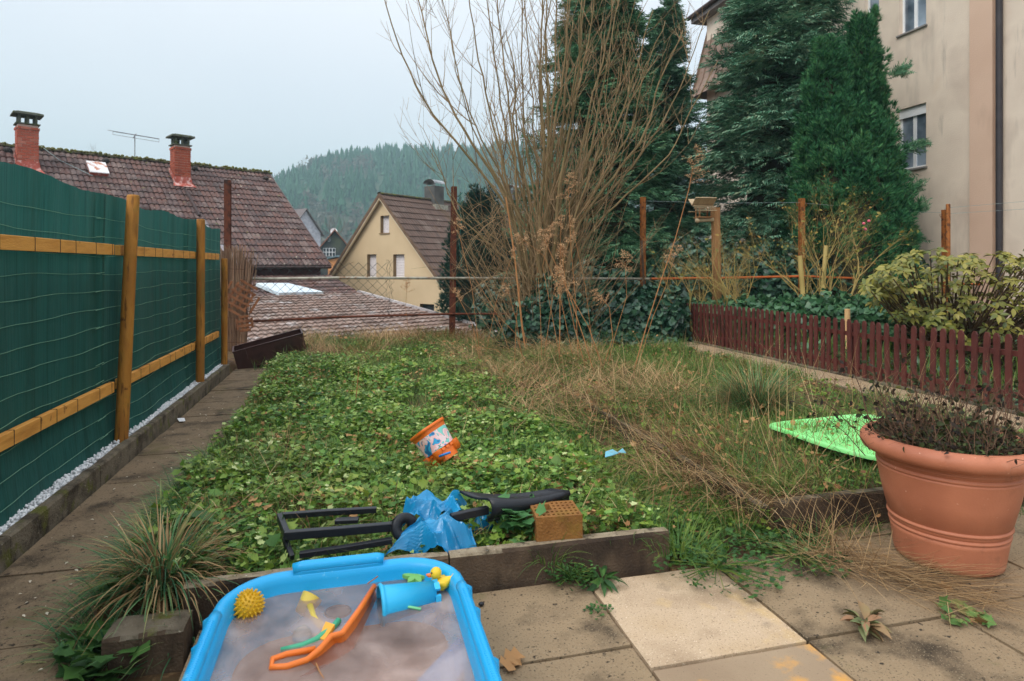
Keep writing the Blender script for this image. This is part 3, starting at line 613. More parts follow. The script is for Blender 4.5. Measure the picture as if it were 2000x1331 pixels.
# skylight
P = ray_plane(193, 345, C1, nrm1); sk = MB(); Mk = Matrix(((av.x, upv1.x, nrm1.x, P.x), (av.y, upv1.y, nrm1.y, P.y), (0, upv1.z, nrm1.z, P.z), (0, 0, 0, 1)))
MB().frustum(Mk, -.3, .3, -.05, .75, .04, .2).build('skylight_frame', M_['flash'], h1); MB().frustum(Mk, -.33, .33, -.08, .78, .201, .225, .96).build('skylight_pane', mat('rusty_white_lid', [S(205, 200, 198), S(225, 225, 228)], 3, .4, over=[(S(170, 96, 50), 3, .52, .6)]), h1)
for xx_, yy_ in ((15, 297), (206, 318), (380, 333), (518, 352)):   # small vent tiles
    P = ray_plane(xx_, yy_, C1, nrm1); MB().sphere(P + nrm1 * .08, .14, 10, 6, (1, 1, .8)).build('vent_tile', mat('vent_dark', [S(36, 32, 32), S(56, 48, 44)], 3, .7) if 'vent_dark' not in bpy.data.materials else bpy.data.materials['vent_dark'], h1)
MB().tube([ray_plane(80, 293, C1, nrm1) + nrm1 * .15, ray_plane(115, 318, C1, nrm1) + nrm1 * .12, ray_plane(180, 348, C1, nrm1) + nrm1 * .1], .012, 5).build('cable', M_['wire'], h1)
MB().tube([ray_plane(362, 375, C1, nrm1) + nrm1 * .09, ray_plane(388, 425, C1, nrm1) + nrm1 * .09], .06, 6).build('valley_flashing', bpy.data.materials['dark_gutter'], h1)
# antenna (own thing, standing on the ridge)
an = empty('tv_antenna', 'thin TV aerial with two long horizontal loops on the house ridge', 'antenna', ray_plane(264, 312, E1, pv_))
b = ray_plane(264, 312, E1, pv_) + pv_ * .05; tz = 1.05
am = mat('dull_aluminium', [S(70, 66, 70), S(110, 108, 112)], 4, .5, metal=.5)
MB().tube([b - Vector((0, 0, .3)), b + Vector((0, 0, tz))], .018, 6).build('mast', am, an)
for dz, l0, l1 in ((tz, -1.05, 1.0), (tz - .02, -.85, 1.0)):
    c = b + Vector((0, 0, dz)); dd = (av * .93 + pv_ * .2).normalized(); e = .0 if dz == tz else .1
    MB().tube([c + dd * l0, c + dd * l1], .009, 5).build('element', am, an)
    if e: MB().tube([c + dd * l0, c + dd * l0 + Vector((0, 0, -.12)), c + dd * l1 + Vector((0, 0, -.12)), c + dd * l1], .008, 5).build('element', am, an)
MB().tube([b + Vector((0, 0, tz)) - pv_ * .2, b + Vector((0, 0, tz - .1)) + pv_ * .25], .015, 5).build('boom', am, an)
# wing roof (grey wet tiles) left of the valley, lower lean-to and its skylight
M_['pane_white'] = mat('milky_roof_panel', [S(190, 205, 218), S(210, 222, 232)], 1, .25, spec=.6, over=[(S(150, 160, 165), 3, .6, .75)])
lt0 = AT(705, 574, 24.3); ltu = (pv_ + Vector((0, 0, .28))).normalized()
for (a0, n_) in ((0, 1),):
    tile_roof(h1, lt0 - av * .37 * 18, av, ltu, 18, 6, .37, .42, M_['tile'], 90, seen=lambda x, y, Z: x > 470, under='lean_to_roof')
nl = av.cross(ltu).normalized(); nl = nl if nl.z > 0 else -nl
pp = [ray_plane(x, y, lt0 + nl * .2, nl) for x, y in ((500, 553), (562, 553), (632, 570), (545, 572))]
MB().prism(pp, nl * -.12).build('roof_panel', M_['pane_white'], h1, label='milky white translucent roof panel')
# shed roof
B = AT(700, 573, 24.0); ups = (pv_ + Vector((0, 0, .12))).normalized(); shed = empty('shed', 'low shed roofed in lichen-covered wavy tiles right behind the chain-link fence', 'shed', B - pv_ * 4 + Vector((0, 0, -4)))
def shm(P):
    x, y, Z = topx(P); return M_['tile_red'] if (y > 652 + (x - 780) * .06 and x > 775) else M_['tile_shed']
nrS = 22; O = B - av * .42 * 24 - ups * .45 * nrS
tile_roof(shed, O, av, ups, 24, nrS, .42, .45, M_['tile_shed'], 300, keep=lambda P: P.y > 10.6, mfun=shm, seen=lambda x, y, Z: x > 470 and y < 700, waves=2, base=MB().add([O + av * 10.08, B + Vector((0, 0, -.05)), B - av * 10.08 + Vector((0, 0, -.05)), O + ups * 4.5, O + ups * 4 + av * 5], [(0, 1, 2, 3, 4)]).build('roof', M_['tile_shed'], shed), amp=.04)
MB().tube([B + Vector((0, 0, .05)), O + av * 10.08 + Vector((0, 0, .05))], .09, 4).build('verge', mat('pale_mortar_verge', [S(130, 120, 118), S(180, 176, 176)], 3, .9, .4), shed)
s1 = B - pv_ * 9.5 + Vector((0, 0, -1.3)); wl_ = [Vector((B.x, B.y, -4.2)), Vector((s1.x, s1.y, -4.2)), Vector((s1.x, s1.y, s1.z)), Vector((B.x, B.y, B.z - .1))]
wall(shed, 'wall', wl_, M_['oldwall'])
# ------------------------------------------------------------------ cream gabled house
bv = CW(-.808, .589, 0); rv = CW(.589, .808, 0); A2 = AT(748, 380, 30.0)
h2 = empty('gabled_house', 'cream rendered gable house with brown tiled roof and closed white shutters', 'house', A2 + Vector((0, 0, -8.5)))
sl = 3.9; drop = 4.06; ext = 5.2; k = drop / sl
M_['cream'] = mat('cream_render', [S(202, 178, 142, 1.1), S(214, 190, 154, 1.1)], .7, .9, .25, 50, over=[(S(170, 150, 112), .8, .58, .85, (1, 1, .3))])
nz_ = Vector((0, 0, 1))
def g2(s_, z): return A2 + bv * s_ + nz_ * (z - A2.z)
openings = []
def gpt(x, y): P = ray_plane(x, y, A2, rv); return ((P - A2).dot(bv), P.z)
for (xa, xb, ya, yb) in ((743, 760, 421, 456), (717, 735, 497, 541), (768, 790, 497, 541), (820, 848, 595, 622)):
    sa, za = gpt(xa, yb); sb, zb_ = gpt(xb, ya); openings.append((min(sa, sb), max(sa, sb), min(za, zb_), max(za, zb_)))
# front gable wall as strips around the openings
ss = sorted({-ext, ext, 0} | {o[0] for o in openings} | {o[1] for o in openings}); wb = MB(); zb0 = -4.3
roofz = lambda s_: A2.z - .12 - abs(s_) * k
for a_, b_ in zip(ss, ss[1:]):
    zs = [(zb0, None)]; cuts = sorted([(o[2], o[3]) for o in openings if o[0] <= (a_ + b_) / 2 <= o[1]]); cur = zb0
    for c0, c1 in cuts: wb.add([g2(a_, cur), g2(b_, cur), g2(b_, c0), g2(a_, c0)], [(0, 1, 2, 3)]); cur = c1
    wb.add([g2(a_, cur), g2(b_, cur), g2(b_, max(cur, roofz(b_))), g2(a_, max(cur, roofz(a_)))], [(0, 1, 2, 3)])
wb.build('wall', M_['cream'], h2)
M_['reveal'] = mat('brown_reveal', [S(140, 116, 84), S(120, 98, 70)], 2, .9); M_['shutter'] = mat('white_roller_shutter', [S(205, 196, 196), S(222, 214, 214)], 40, .6, stretch=(.02, .02, 1)); M_['glass_dark'] = mat('dark_window_glass', [S(34, 42, 48), S(60, 70, 78)], 1.2, .08, spec=.8)
for (s0, s1_, z0_, z1_) in openings:
    dp = rv * .22; f = MB(); c = [g2(s0, z0_), g2(s1_, z0_), g2(s1_, z1_), g2(s0, z1_)]; ci = [p + dp for p in c]
    f.add(c + ci, [(0, 1, 5, 4), (1, 2, 6, 5), (2, 3, 7, 6), (3, 0, 4, 7)]); w_o = f.build('window', M_['reveal'], h2)
    if z1_ > 0:
        n_s = 14; sh_ = MB()
        for i in range(n_s):
            za, zb_ = z0_ + (z1_ - z0_) * i / n_s, z0_ + (z1_ - z0_) * (i + 1) / n_s; e = rv * .2
            sh_.add([g2(s0, za) + e - rv * .015, g2(s1_, za) + e - rv * .015, g2(s1_, zb_ - .006) + e, g2(s0, zb_ - .006) + e], [(0, 1, 2, 3)])
        sh_.build('roller_shutter', M_['shutter'], w_o)
        MB().prism([g2(s0 - .05, z0_ - .05) - rv * .05, g2(s1_ + .05, z0_ - .05) - rv * .05, g2(s1_ + .05, z0_) - rv * .05, g2(s0 - .05, z0_) - rv * .05], rv * .1).build('sill', M_['reveal'], w_o)
    else: MB().add([p - rv * .01 for p in ci], [(0, 1, 2, 3)]).build('pane', M_['glass_dark'], w_o)
eR = A2 - bv * ext + nz_ * (-ext * k) - rv * .25; upR = (A2 - rv * .25 - eR).normalized(); LR = (A2 - rv * .25 - eR).length
roof2 = tile_roof(h2, eR, rv, upR, 36, 18, .36, LR / 18, M_['tile_h2'], 300, seen=lambda x, y, Z: x < 1010 and y < 560)
eL = A2 + bv * ext + nz_ * (-ext * k) - rv * .25
MB().add([A2 - rv * .25, eL, eL + rv * 13, A2 + rv * 12.75], [(0, 1, 2, 3)]).build('back_roof', M_['tile_h2'], h2)
vb = mat('brown_verge_board', [S(92, 70, 54), S(120, 98, 80)], 3, .8); pale = mat('pale_verge_trim', [S(196, 178, 150), S(206, 190, 166)], 3, .8)
for e_ in (eR, eL): 
    aa = A2 - rv * .25; dwn = (e_ - aa)
    MB().prism([aa + nz_ * .02, e_ + nz_ * .02, e_ - nz_ * .16, aa - nz_ * .16], -rv * .04).build('verge', vb, h2); MB().prism([aa - nz_ * .165, e_ - nz_ * .165, e_ - nz_ * .26, aa - nz_ * .26], rv * .12).build('verge_trim', pale, h2)
ridge_tiles(h2, A2 - rv * .25, rv, 34, .37, M_['ridge'])
def h2chim(x, yb, yt, w):
    P = ray_plane(x, yb, A2, bv); xx, yy, Z = topx(P); c = P + bv * .0; R3 = Matrix(((rv.x, bv.x, 0, c.x), (rv.y, bv.y, 0, c.y), (0, 0, 1, 0), (0, 0, 0, 1))); zt = H + (HOR - yt) / F * Z
    o = MB().frustum(R3, -w / 2, w / 2, -w / 2, w / 2, P.z - .6, zt - .35).build('chimney', mat('grey_clad_chimney', [S(66, 66, 66), S(92, 90, 86)], 2, .8, .2), h2)
    cp = MB(); n = 8; ring0 = []; ring1 = []
    for i in range(n + 1):
        t = PI * i / n; ring0.append(R3 @ Vector((-.42, .4 * math.cos(t), zt - .22 + .22 * math.sin(t)))); ring1.append(R3 @ Vector((.42, .4 * math.cos(t), zt - .22 + .22 * math.sin(t))))
    cp.loft([ring0, ring1], closed=False, cap0=False, cap1=False)
    for sx in (-1, 1):
        for sy in (-1, 1): cp.frustum(R3, sx * .26 - .02, sx * .26 + .02, sy * .3 - .02, sy * .3 + .02, zt - .35, zt - .1)
    cp.build('chimney_hood', mat('zinc_hood', [S(110, 112, 112), S(165, 168, 170)], 3, .4, metal=.4), o if False else h2)
    MB().frustum(R3, -w / 2 - .12, w / 2 + .12, -w / 2 - .2, w / 2 + .02, P.z - .5, P.z - .15).build('flashing', M_['galv'], h2)
h2chim(848, 396, 352, .72); h2chim(1000, 408, 362, .72)

# ------------------------------------------------------------------ far village
def box_house(name, label, xl, xr, ye, ya, yb, Z, yaw, m, roofm, L=9, wins=()):
    c = AT((xl + xr) / 2, yb, Z); w = (xr - xl) / F * Z; d = CW(math.sin(yaw), math.cos(yaw), 0); s_ = CW(math.cos(yaw), -math.sin(yaw), 0); w /= max(.4, math.cos(yaw))
    ze = H + (HOR - ye) / F * Z; za = H + (HOR - ya) / F * Z; zb = -6
    r = empty(name, label, 'house', Vector((c.x, c.y, zb))); c.z = 0
    Pn = lambda a, b, z: c + s_ * a + d * b + nz_ * z
    MB().add([Pn(-w / 2, 0, zb), Pn(w / 2, 0, zb), Pn(w / 2, 0, ze), Pn(0, 0, za), Pn(-w / 2, 0, ze), Pn(-w / 2, L, zb), Pn(w / 2, L, zb), Pn(w / 2, L, ze), Pn(0, L, za), Pn(-w / 2, L, ze)], [(0, 1, 2, 3, 4), (5, 9, 8, 7, 6), (0, 4, 9, 5), (1, 6, 7, 2)]).build('wall', m, r)
    o = .35; kk = (za - ze) / (w / 2); 
    for sg_ in (-1, 1): MB().prism([Pn(0, -o, za + .08), Pn(sg_ * (w / 2 + o), -o, ze - o * kk + .08), Pn(sg_ * (w / 2 + o), L + o, ze - o * kk + .08), Pn(0, L + o, za + .08)], nz_ * .14).build('roof', roofm, r)
    for (xa, xb, ya_, yb_, kind) in wins:
        f = MB(); a0 = (xa - (xl + xr) / 2) / F * Z; a1 = (xb - (xl + xr) / 2) / F * Z; z1 = H + (HOR - ya_) / F * Z; z0 = H + (HOR - yb_) / F * Z
        f.prism([Pn(a0, -.05, z0), Pn(a1, -.05, z0), Pn(a1, -.05, z1), Pn(a0, -.05, z1)], d * .2); wo_ = f.build('window', M_['white_paint'], r)
        nx, nyy = kind; gx, gz = (a1 - a0) / nx, (z1 - z0) / nyy
        for i in range(nx):
            for j in range(nyy):
                b = .12 * gx; MB().prism([Pn(a0 + i * gx + b, -.07, z0 + j * gz + b), Pn(a0 + (i + 1) * gx - b, -.07, z0 + j * gz + b), Pn(a0 + (i + 1) * gx - b, -.07, z0 + (j + 1) * gz - b), Pn(a0 + i * gx + b, -.07, z0 + (j + 1) * gz - b)], d * .015).build('pane', M_['glass_dark'], wo_)
    return r, Pn
M_['shingle_dark'] = mat('dark_shingle_wall', [S(50, 56, 58), S(70, 74, 74)], 1.5, .9, over=[(S(84, 90, 70), .6, .5, .7)]); M_['roof_far'] = mat('red_brown_far_roof', [S(120, 80, 66), S(140, 98, 82)], 3, .8, stretch=(1, 1, 6)); M_['slate'] = mat('pale_slate_wall', [S(150, 150, 158), S(190, 190, 196)], 3, .8, detail=8); M_['roof_grey'] = mat('grey_brown_far_roof', [S(96, 88, 88), S(112, 102, 100)], 3, .8)
r_, Pn = box_house('village_house', 'dark shingled cottage with white double window between the two big roofs', 622, 686, 493, 452, 512, 62, -.25, M_['shingle_dark'], M_['roof_far'], 8, [(632, 655, 485, 501, (4, 2)), (641, 645, 462, 472, (1, 1))])
P = AT(652, 453, 64); dsh = MB(); 
for i in range(1): dsh.lathe([(0, 0), (.18, .02), (.3, .07), (.36, .13)], 16, Matrix.Translation(P) @ Matrix.Rotation(1.3, 4, 'X'))
dsh.build('satellite_dish', M_['white_paint'], r_)
box_house('village_house', 'slate-hung gable house partly hidden behind the long tiled roof', 575, 618, 455, 411, 500, 80, -.9, M_['slate'], M_['roof_grey'], 10)
box_house('village_house', 'low dark-roofed house just left of the cream gable', 672, 712, 488, 474, 510, 75, .5, mat('pale_far_wall', [S(170, 165, 160), S(190, 186, 180)], 1, .9), M_['roof_grey'], 8)
box_house('village_house', 'orange-walled low annexe below the dark shingled cottage', 640, 680, 508, 504, 525, 58, .1, mat('orange_render', [S(200, 140, 90), S(190, 130, 84)], 1, .9), mat('teal_metal_roof', [S(80, 100, 108), S(96, 116, 124)], 1, .5), 2)

# ------------------------------------------------------------------ hill and forest
def hillH(R):  # crest height over depth 500 from the picture's skyline
    xs = np.array([-2500, -800, 0, 300, 500, 555, 600, 650, 700, 760, 850, 1000, 1200, 1400, 1700, 2200, 3200]); ys = np.array([505, 480, 440, 425, 402, 385, 362, 340, 324, 318, 319, 312, 322, 335, 350, 380, 430])
    return (HOR - np.interp(R / 500 * F + 1000, xs, ys)) * 500 / F + 1.3
Rg = np.linspace(-850, 850, 110); Zg = np.concatenate([np.linspace(130, 500, 40), np.linspace(520, 800, 10)])
def hillz(R, Z):
    hh = hillH(R * 500 / np.maximum(Z, 200) * .35 + R * .65); t = sstep(170, 500, Z) ** 1.15; back = 1 - .8 * sstep(540, 900, Z)
    return -5 + (hh + 5) * t * back + (vn(R, Z, .02) - .5) * 10 * t * (1 - t) * 4 * back
RR, ZZ2 = np.meshgrid(Rg, Zg); hz_ = hillz(RR, ZZ2); hz_ = np.where(ZZ2 < 135, -4.5, hz_); X = RR * CT + ZZ2 * ST; Y = -RR * ST + ZZ2 * CT; n_ = len(Rg)
ii = (np.arange(len(Zg) - 1)[:, None] * n_ + np.arange(n_ - 1)[None]).ravel()
hm = np_mesh('hill', np.stack([X.ravel(), Y.ravel(), hz_.ravel()], 1), np.stack([ii, ii + 1, ii + n_ + 1, ii + n_], 1))
finish(hm, 'hill', mat('hill_floor', [S(50, 74, 56), S(80, 84, 66)], .05, .95), kind='structure', M=Matrix())
def cone_tree(tiers=5, n=6):
    vs, fs = [], []
    for t in range(tiers):
        z0 = .06 + .86 * t / tiers; z1 = min(1.0, z0 + .34); r = .24 * (1 - t / (tiers + .6)); b = len(vs)
        for k in range(n):
            a = 2 * PI * (k + random.random() * .5) / n + t; rr = r * random.uniform(.7, 1.15)
            vs += [(rr * math.cos(a - .38), rr * math.sin(a - .38), z0 + random.uniform(-.03, .05)), (rr * math.cos(a + .38), rr * math.sin(a + .38), z0 + random.uniform(-.03, .05)), (0, 0, z1)]; fs.append((b, b + 1, b + 2)); b += 3
    return np.array(vs), np.array(fs)
def fuzz_tree(n=46):
    vs, fs = [], []
    for k in range(n):
        d = RNG.normal(size=3); d /= np.linalg.norm(d); c = np.array([0, 0, .58]) + d * [.26, .26, .4] * RNG.uniform(.5, 1); q = RNG.normal(size=(3, 3)) * .06; q[0] += [0, 0, .08]
        b = len(vs); vs += [c + q[0], c + q[1], c + q[2]]; fs.append((b, b + 1, b + 2))
    vs += [(-.01, 0, 0), (.012, 0, 0), (0, 0, .7)]; fs.append((len(vs) - 3, len(vs) - 2, len(vs) - 1)); return np.array(vs), np.array(fs)
def forest(n, protos_, m, nm, hmin, hmax, cond, label):
    R = RNG.uniform(-640, 330, n * 3); Z = 175 + 345 * RNG.random(n * 3) ** .75; k = cond(R, Z) & (hillz(R, Z) > -3.5); R, Z = R[k][:n], Z[k][:n]
    z = hillz(R, Z); P = np.stack([R * CT + Z * ST, -R * ST + Z * CT, z - .5], 1); s_ = RNG.uniform(hmin, hmax, len(R)) * (.8 + .4 * vn(R, Z, .03, 3)); a = RNG.uniform(0, 6.28, len(R))
    A = np.zeros((len(R), 3, 3)); A[:, 0, 0] = np.cos(a); A[:, 0, 1] = -np.sin(a); A[:, 1, 0] = np.sin(a); A[:, 1, 1] = np.cos(a); A[:, 2, 2] = 1; A *= s_[:, None, None]
    scatter(nm, protos_, P, A, m, kind='stuff', label=label, cat='forest')
M_['fir_far'] = mat('far_fir', [S(28, 58, 46), S(44, 82, 60), S(60, 96, 70), S(40, 72, 62)], .03, .9, isl=.5, detail=3); M_['bare_far'] = mat('far_bare_tree', [S(84, 82, 74), S(104, 98, 88)], .05, .9, isl=.5)
ever = lambda R, Z: vn(R, Z, .022, 4) + .25 * sstep(200, 420, Z) > .5
forest(6500, [cone_tree() for _ in range(5)], M_['fir_far'], 'fir_forest', 8, 14, lambda R, Z: ever(R, Z) | (RNG.random(len(R)) < .25), 'dense fir forest covering the far hill')
forest(2200, [fuzz_tree() for _ in range(4)], M_['bare_far'], 'bare_woodland', 8, 13, lambda R, Z: ~ever(R, Z), 'bare brown deciduous woodland on the lower slopes of the far hill')
# haze box
hzb = MB().box(-1080, 1230, -1050, 1080, -9, 125)
hv = bpy.data.materials.new('haze_air'); hv.use_nodes = True; hv.node_tree.nodes.clear(); o_ = hv.node_tree.nodes.new('ShaderNodeOutputMaterial'); pvn = hv.node_tree.nodes.new('ShaderNodeVolumePrincipled')
pvn.inputs['Color'].default_value = (.62, .90, .97, 1); pvn.inputs['Density'].default_value = .0011; pvn.inputs['Anisotropy'].default_value = .2; hv.node_tree.links.new(pvn.outputs[0], o_.inputs['Volume'])
hzb.build('haze', hv, kind='stuff')
# ------------------------------------------------------------------ apartment house on the right
WU = 12.5
def wz(x, y): # point on the wall plane u = WU
    Z = F * WU / (CT * (x - 690)); v = (Z - WU * ST) / CT; return v, H + (HOR - y) / F * Z
b1 = empty('apartment_house', 'tall beige rendered apartment house behind the dark conifers at the right edge', 'house', (WU, 12, 0))
M_['stucco'] = mat('stained_beige_stucco', [S(190, 172, 156, 1.2), S(214, 198, 180, 1.2), S(202, 185, 168, 1.2)], .8, .92, .5, 40, over=[(S(134, 124, 114), .9, .52, .8, (1, 1, .2)), (S(120, 112, 104), 3.5, .62, .85, (1, 1, .12)), (S(206, 186, 164), 1.6, .6, .9)])
M_['stucco_pink'] = mat('pinkish_stucco', [S(198, 166, 144, 1.15), S(210, 180, 158, 1.15)], .8, .92, .5, 40, over=[(S(170, 140, 120), 1.2, .6, .85, (1, 1, .3))])
wins = []
for (xa, xb, yt, yb, w_) in ((1755, 1808, None, 48, None), (1700, 1716, None, 28, .45), (1772, 1808, 200, 325, .78)):
    v1, zb = wz(xb, yb); zt = zb + 1.75 if yt is None else wz(xb, yt)[1]; v2 = wz(xa, yb)[0] if w_ is None else v1 + w_; wins.append((v1, v2, zb, zt))
vA0, vA1 = 1.0, 20.4; vs2 = sorted({vA0, vA1} | {w[0] for w in wins} | {w[1] for w in wins}); wb = MB()
v_pil0, v_pil1 = wz(1945, 300)[0], wz(1900, 300)[0]
for a_, b_ in zip(vs2, vs2[1:]):
    cur = -.5
    for w in sorted([w for w in wins if w[0] <= (a_ + b_) / 2 <= w[1]], key=lambda w: w[2]):
        wb.add([(WU, a_, cur), (WU, b_, cur), (WU, b_, w[2]), (WU, a_, w[2])], [(3, 2, 1, 0)]); cur = w[3]
    wb.add([(WU, a_, cur), (WU, b_, cur), (WU, b_, 10.3), (WU, a_, 10.3)], [(3, 2, 1, 0)])
wb.add([(WU, vA1, -.5), (WU + 11, vA1, -.5), (WU + 11, vA1, 10.3), (WU, vA1, 10.3)], [(0, 1, 2, 3)])
wb.build('wall', M_['stucco'], b1)
MB().bbox(0, .12, 0, v_pil1 - v_pil0, -.5, 10.2, .02, Matrix.Translation((WU - .1, v_pil0, 0))).build('pilaster', M_['stucco_pink'], b1)
MB().lathe([(.06, -.3), (.06, 10.2)], 12, Matrix.Translation((WU - .09, v_pil0 - .13, 0))).build('downpipe', mat('dark_brown_downpipe', [S(48, 44, 48), S(62, 58, 60)], 3, .5), b1, smooth=True)
M_['curtain'] = mat('net_curtain', [S(190, 190, 195), S(215, 215, 220)], 6, .8, stretch=(1, 8, .3)); M_['pane_blue'] = mat('reflecting_glass', [S(60, 72, 84), S(150, 165, 180)], 1.4, .06, spec=1.)
for (v0, v1, z0, z1) in wins:
    f = MB(); d = .16; c = [(WU, v0, z0), (WU, v1, z0), (WU, v1, z1), (WU, v0, z1)]; ci = [(WU + d, b, c_) for _, b, c_ in c]
    f.add(c + ci, [(0, 4, 5, 1), (1, 5, 6, 2), (2, 6, 7, 3), (3, 7, 4, 0)]); wo_ = f.build('window', M_['stucco'], b1)
    fr = MB(); t = .055; x0, x1 = WU + .1, WU + .15
    fr.box(x0, x1, v0 + .003, v1 - .003, z0 + .003, z0 + t).box(x0, x1, v0 + .003, v1 - .003, z1 - t, z1 - .003)
    mids = [v0, v1 - t] + ([(v0 + v1) / 2 - .04] if v1 - v0 > .5 else [])
    for mv in mids: fr.box(x0 + .001, x1 - .001, mv + (.004 if mv == v0 else 0), mv + t - (.004 if mv == v1 - t else 0) + (.025 if 0 < mv - v0 < v1 - v0 - t - .01 else 0), z0 + t, z1 - t)
    fr.build('frame', M_['white_paint'], wo_)
    MB().box(WU + .125, WU + .128, v0 + t, v1 - t, z0 + t, z1 - t).build('pane', M_['pane_blue'], wo_)
    if z0 < 5: MB().box(WU + .06, WU + .09, v0 + .01, v1 - .01, z1 - .22, z1 - .01).build('roller_shutter', M_['white_paint'], wo_)
    MB().box(WU - .05, WU + .1, v0 - .04, v1 + .04, z0 - .04, z0 - .003).build('sill', mat('grey_sill', [S(110, 108, 106), S(140, 136, 132)], 4, .6) if 'grey_sill' not in bpy.data.materials else bpy.data.materials['grey_sill'], wo_)
# mansard panels and gutter at the far corner
mv = mat('brown_standing_seam', [S(104, 86, 74), S(132, 110, 96), S(120, 98, 84)], 1.5, .6, .1, 30)
for i in range(12):
    va = 20.5 - i * .42; prof = [(WU + .15, 10.25), (WU + .02, 9.6), (WU - .12, 8.9), (WU - .35, 8.0), (WU - .62, 7.4)]
    f = MB(); f.loft([[Vector((a, va, b)) for a, b in prof], [Vector((a, va - .40, b)) for a, b in prof], ], closed=False, cap0=False, cap1=False)
    f.tube([Vector((a - .02, va - .41, b)) for a, b in prof], .02, 4); f.build('mansard_panel', mv, b1)
MB().add([(WU + .15, 20.5, 10.25), (WU - .62, 20.5, 7.4), (WU, 20.5, 7.4), (WU + 2, 20.5, 7.4), (WU + 2, 20.5, 10.25)], [(0, 1, 2, 3, 4)]).build('mansard_cheek', mv, b1)
MB().bbox(WU - .35, WU + .6, 1.0, 20.9, 10.28, 10.5, .02).build('eaves', mat('grey_eaves', [S(96, 88, 86), S(120, 112, 108)], 2, .7), b1)
MB().tube([(WU - .42, 21.0, 10.5), (WU - .42, 1.0, 10.5)], .08, 8).build('gutter', bpy.data.materials['dark_gutter'], b1)
MB().add([(WU - .4, 21, 10.6), (WU - .4, 1, 10.6), (WU + 5, 1, 14.5), (WU + 5, 21, 14.5)], [(0, 1, 2, 3)]).build('roof', M_['tile_h2'], b1)

# ------------------------------------------------------------------ conifers
M_['bark'] = mat('conifer_bark', [S(62, 46, 36), S(92, 72, 58)], 8, .95, .6, stretch=(1, 1, .2))
M_['cy_blue'] = mat('blue_green_cypress_spray', leafc((28, 62, 46), (54, 98, 74), (86, 128, 102), (124, 152, 124), (92, 74, 44), k=1.3), 1.2, .7, isl=.72, transl=.1)
M_['cy_dark'] = mat('dark_cypress_spray', leafc((22, 56, 38), (44, 86, 60), (76, 116, 84), (92, 128, 92), (60, 58, 34), k=1.35), 1.2, .75, isl=.72, transl=.1)
M_['cy_col'] = mat('columnar_conifer_tuft', leafc((16, 56, 36), (32, 86, 54), (60, 112, 68), (96, 134, 80), k=1.3), 1.4, .75, isl=.7, transl=.08)
M_['inner'] = mat('inner_twig_shade', [S(38, 34, 22), S(52, 52, 34)], 4, .95, .5, 20)  # solid core in inner-twig brown, kept dark to paint the crown's inside shade
def spray(n=5, w=.075):
    vs, fs = [], []
    for k in range(n):
        y = .08 + .78 * k / n; L_ = .42 * (1 - .55 * k / n)
        for s in (-1, 1):
            a = .75 + random.uniform(-.15, .15); dx, dy = s * math.sin(a) * L_, math.cos(a) * L_; b = len(vs)
            z = -.18 * y * y + random.uniform(-.03, .03); z2 = z - .08 - random.uniform(0, .08)
            vs += [(0, y - w * .6, z), (0, y + w, z), (dx, y + dy, z2)]; fs.append((b, b + 1, b + 2))
    b = len(vs); vs += [(-.03, .75, -.1), (.03, .75, -.1), (0, 1.05, -.22)]; fs.append((b, b + 1, b + 2))
    return np.array(vs), np.array(fs)
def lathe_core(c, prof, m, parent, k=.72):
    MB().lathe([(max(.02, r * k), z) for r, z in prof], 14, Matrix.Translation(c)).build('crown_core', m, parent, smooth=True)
def cypress(name, label, c, Hh, Rf, nb, ns, size, m, z0=.3, droop=.35, core=.4, top=1.0, up0=.35):
    t = empty(name, label, 'tree', c)
    c = np.array(c, float); MB().lathe([(.16, -.3), (.13, Hh * .4), (.04, Hh * .93)], 10, Matrix.Translation(tuple(c))).build('trunk', M_['bark'], t, smooth=True)
    hb = RNG.random(nb) ** .9 * (Hh * top - z0) + z0; az = RNG.uniform(0, 2 * PI, nb); Lb = Rf(hb / Hh) * RNG.uniform(.55, 1.12, nb)
    idx = np.repeat(np.arange(nb), ns); s = RNG.uniform(.2, 1, nb * ns) ** .7; L = Lb[idx]; a = az[idx]
    lat = RNG.normal(size=nb * ns) * .26 * (1.15 - s) * L + RNG.normal(size=nb * ns) * .08
    d = np.stack([np.cos(a), np.sin(a), np.zeros_like(a)], 1); q = np.stack([-np.sin(a), np.cos(a), np.zeros_like(a)], 1)
    zz = hb[idx] + up0 * L * s - droop * L * s ** 2.2 + RNG.normal(size=nb * ns) * .08 * (.5 + L * .3)
    P = c + d * (L * s)[:, None] + q * lat[:, None] + np.stack([0 * zz, 0 * zz, zz], 1)
    D = d * .75 + q * (np.sign(lat) * .55 + RNG.normal(size=nb * ns) * .35)[:, None] + np.array([0, 0, .12]) + RNG.normal(size=P.shape) * .22
    N = np.array([0, 0, 1.0]) + d * .35 + RNG.normal(size=P.shape) * .35
    protos_ = [spray() for _ in range(6)]
    scatter('crown', protos_, P, frames(D, N, size * RNG.uniform(.6, 1.25, len(P))), m, t)
    # limbs
    mb = MB(); sel = RNG.choice(nb, min(nb, 90), replace=False)
    for i in sel:
        dd = Vector((math.cos(az[i]), math.sin(az[i]), 0)); mb.tube([Vector(c) + Vector((0, 0, hb[i])) + dd * (Lb[i] * q_) + Vector((0, 0, up0 * Lb[i] * q_ - droop * Lb[i] * q_ ** 2.2)) for q_ in (0, .4, .85)], [.03, .018, .008], 4, cap=False)
    mb.build('limbs', M_['bark'], t, kind='stuff')
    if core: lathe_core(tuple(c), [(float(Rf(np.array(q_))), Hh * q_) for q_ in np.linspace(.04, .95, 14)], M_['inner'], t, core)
    return t
def cat_(x, Z, z=0.0): p = AT(x, 500, Z); return (p.x, p.y, z)
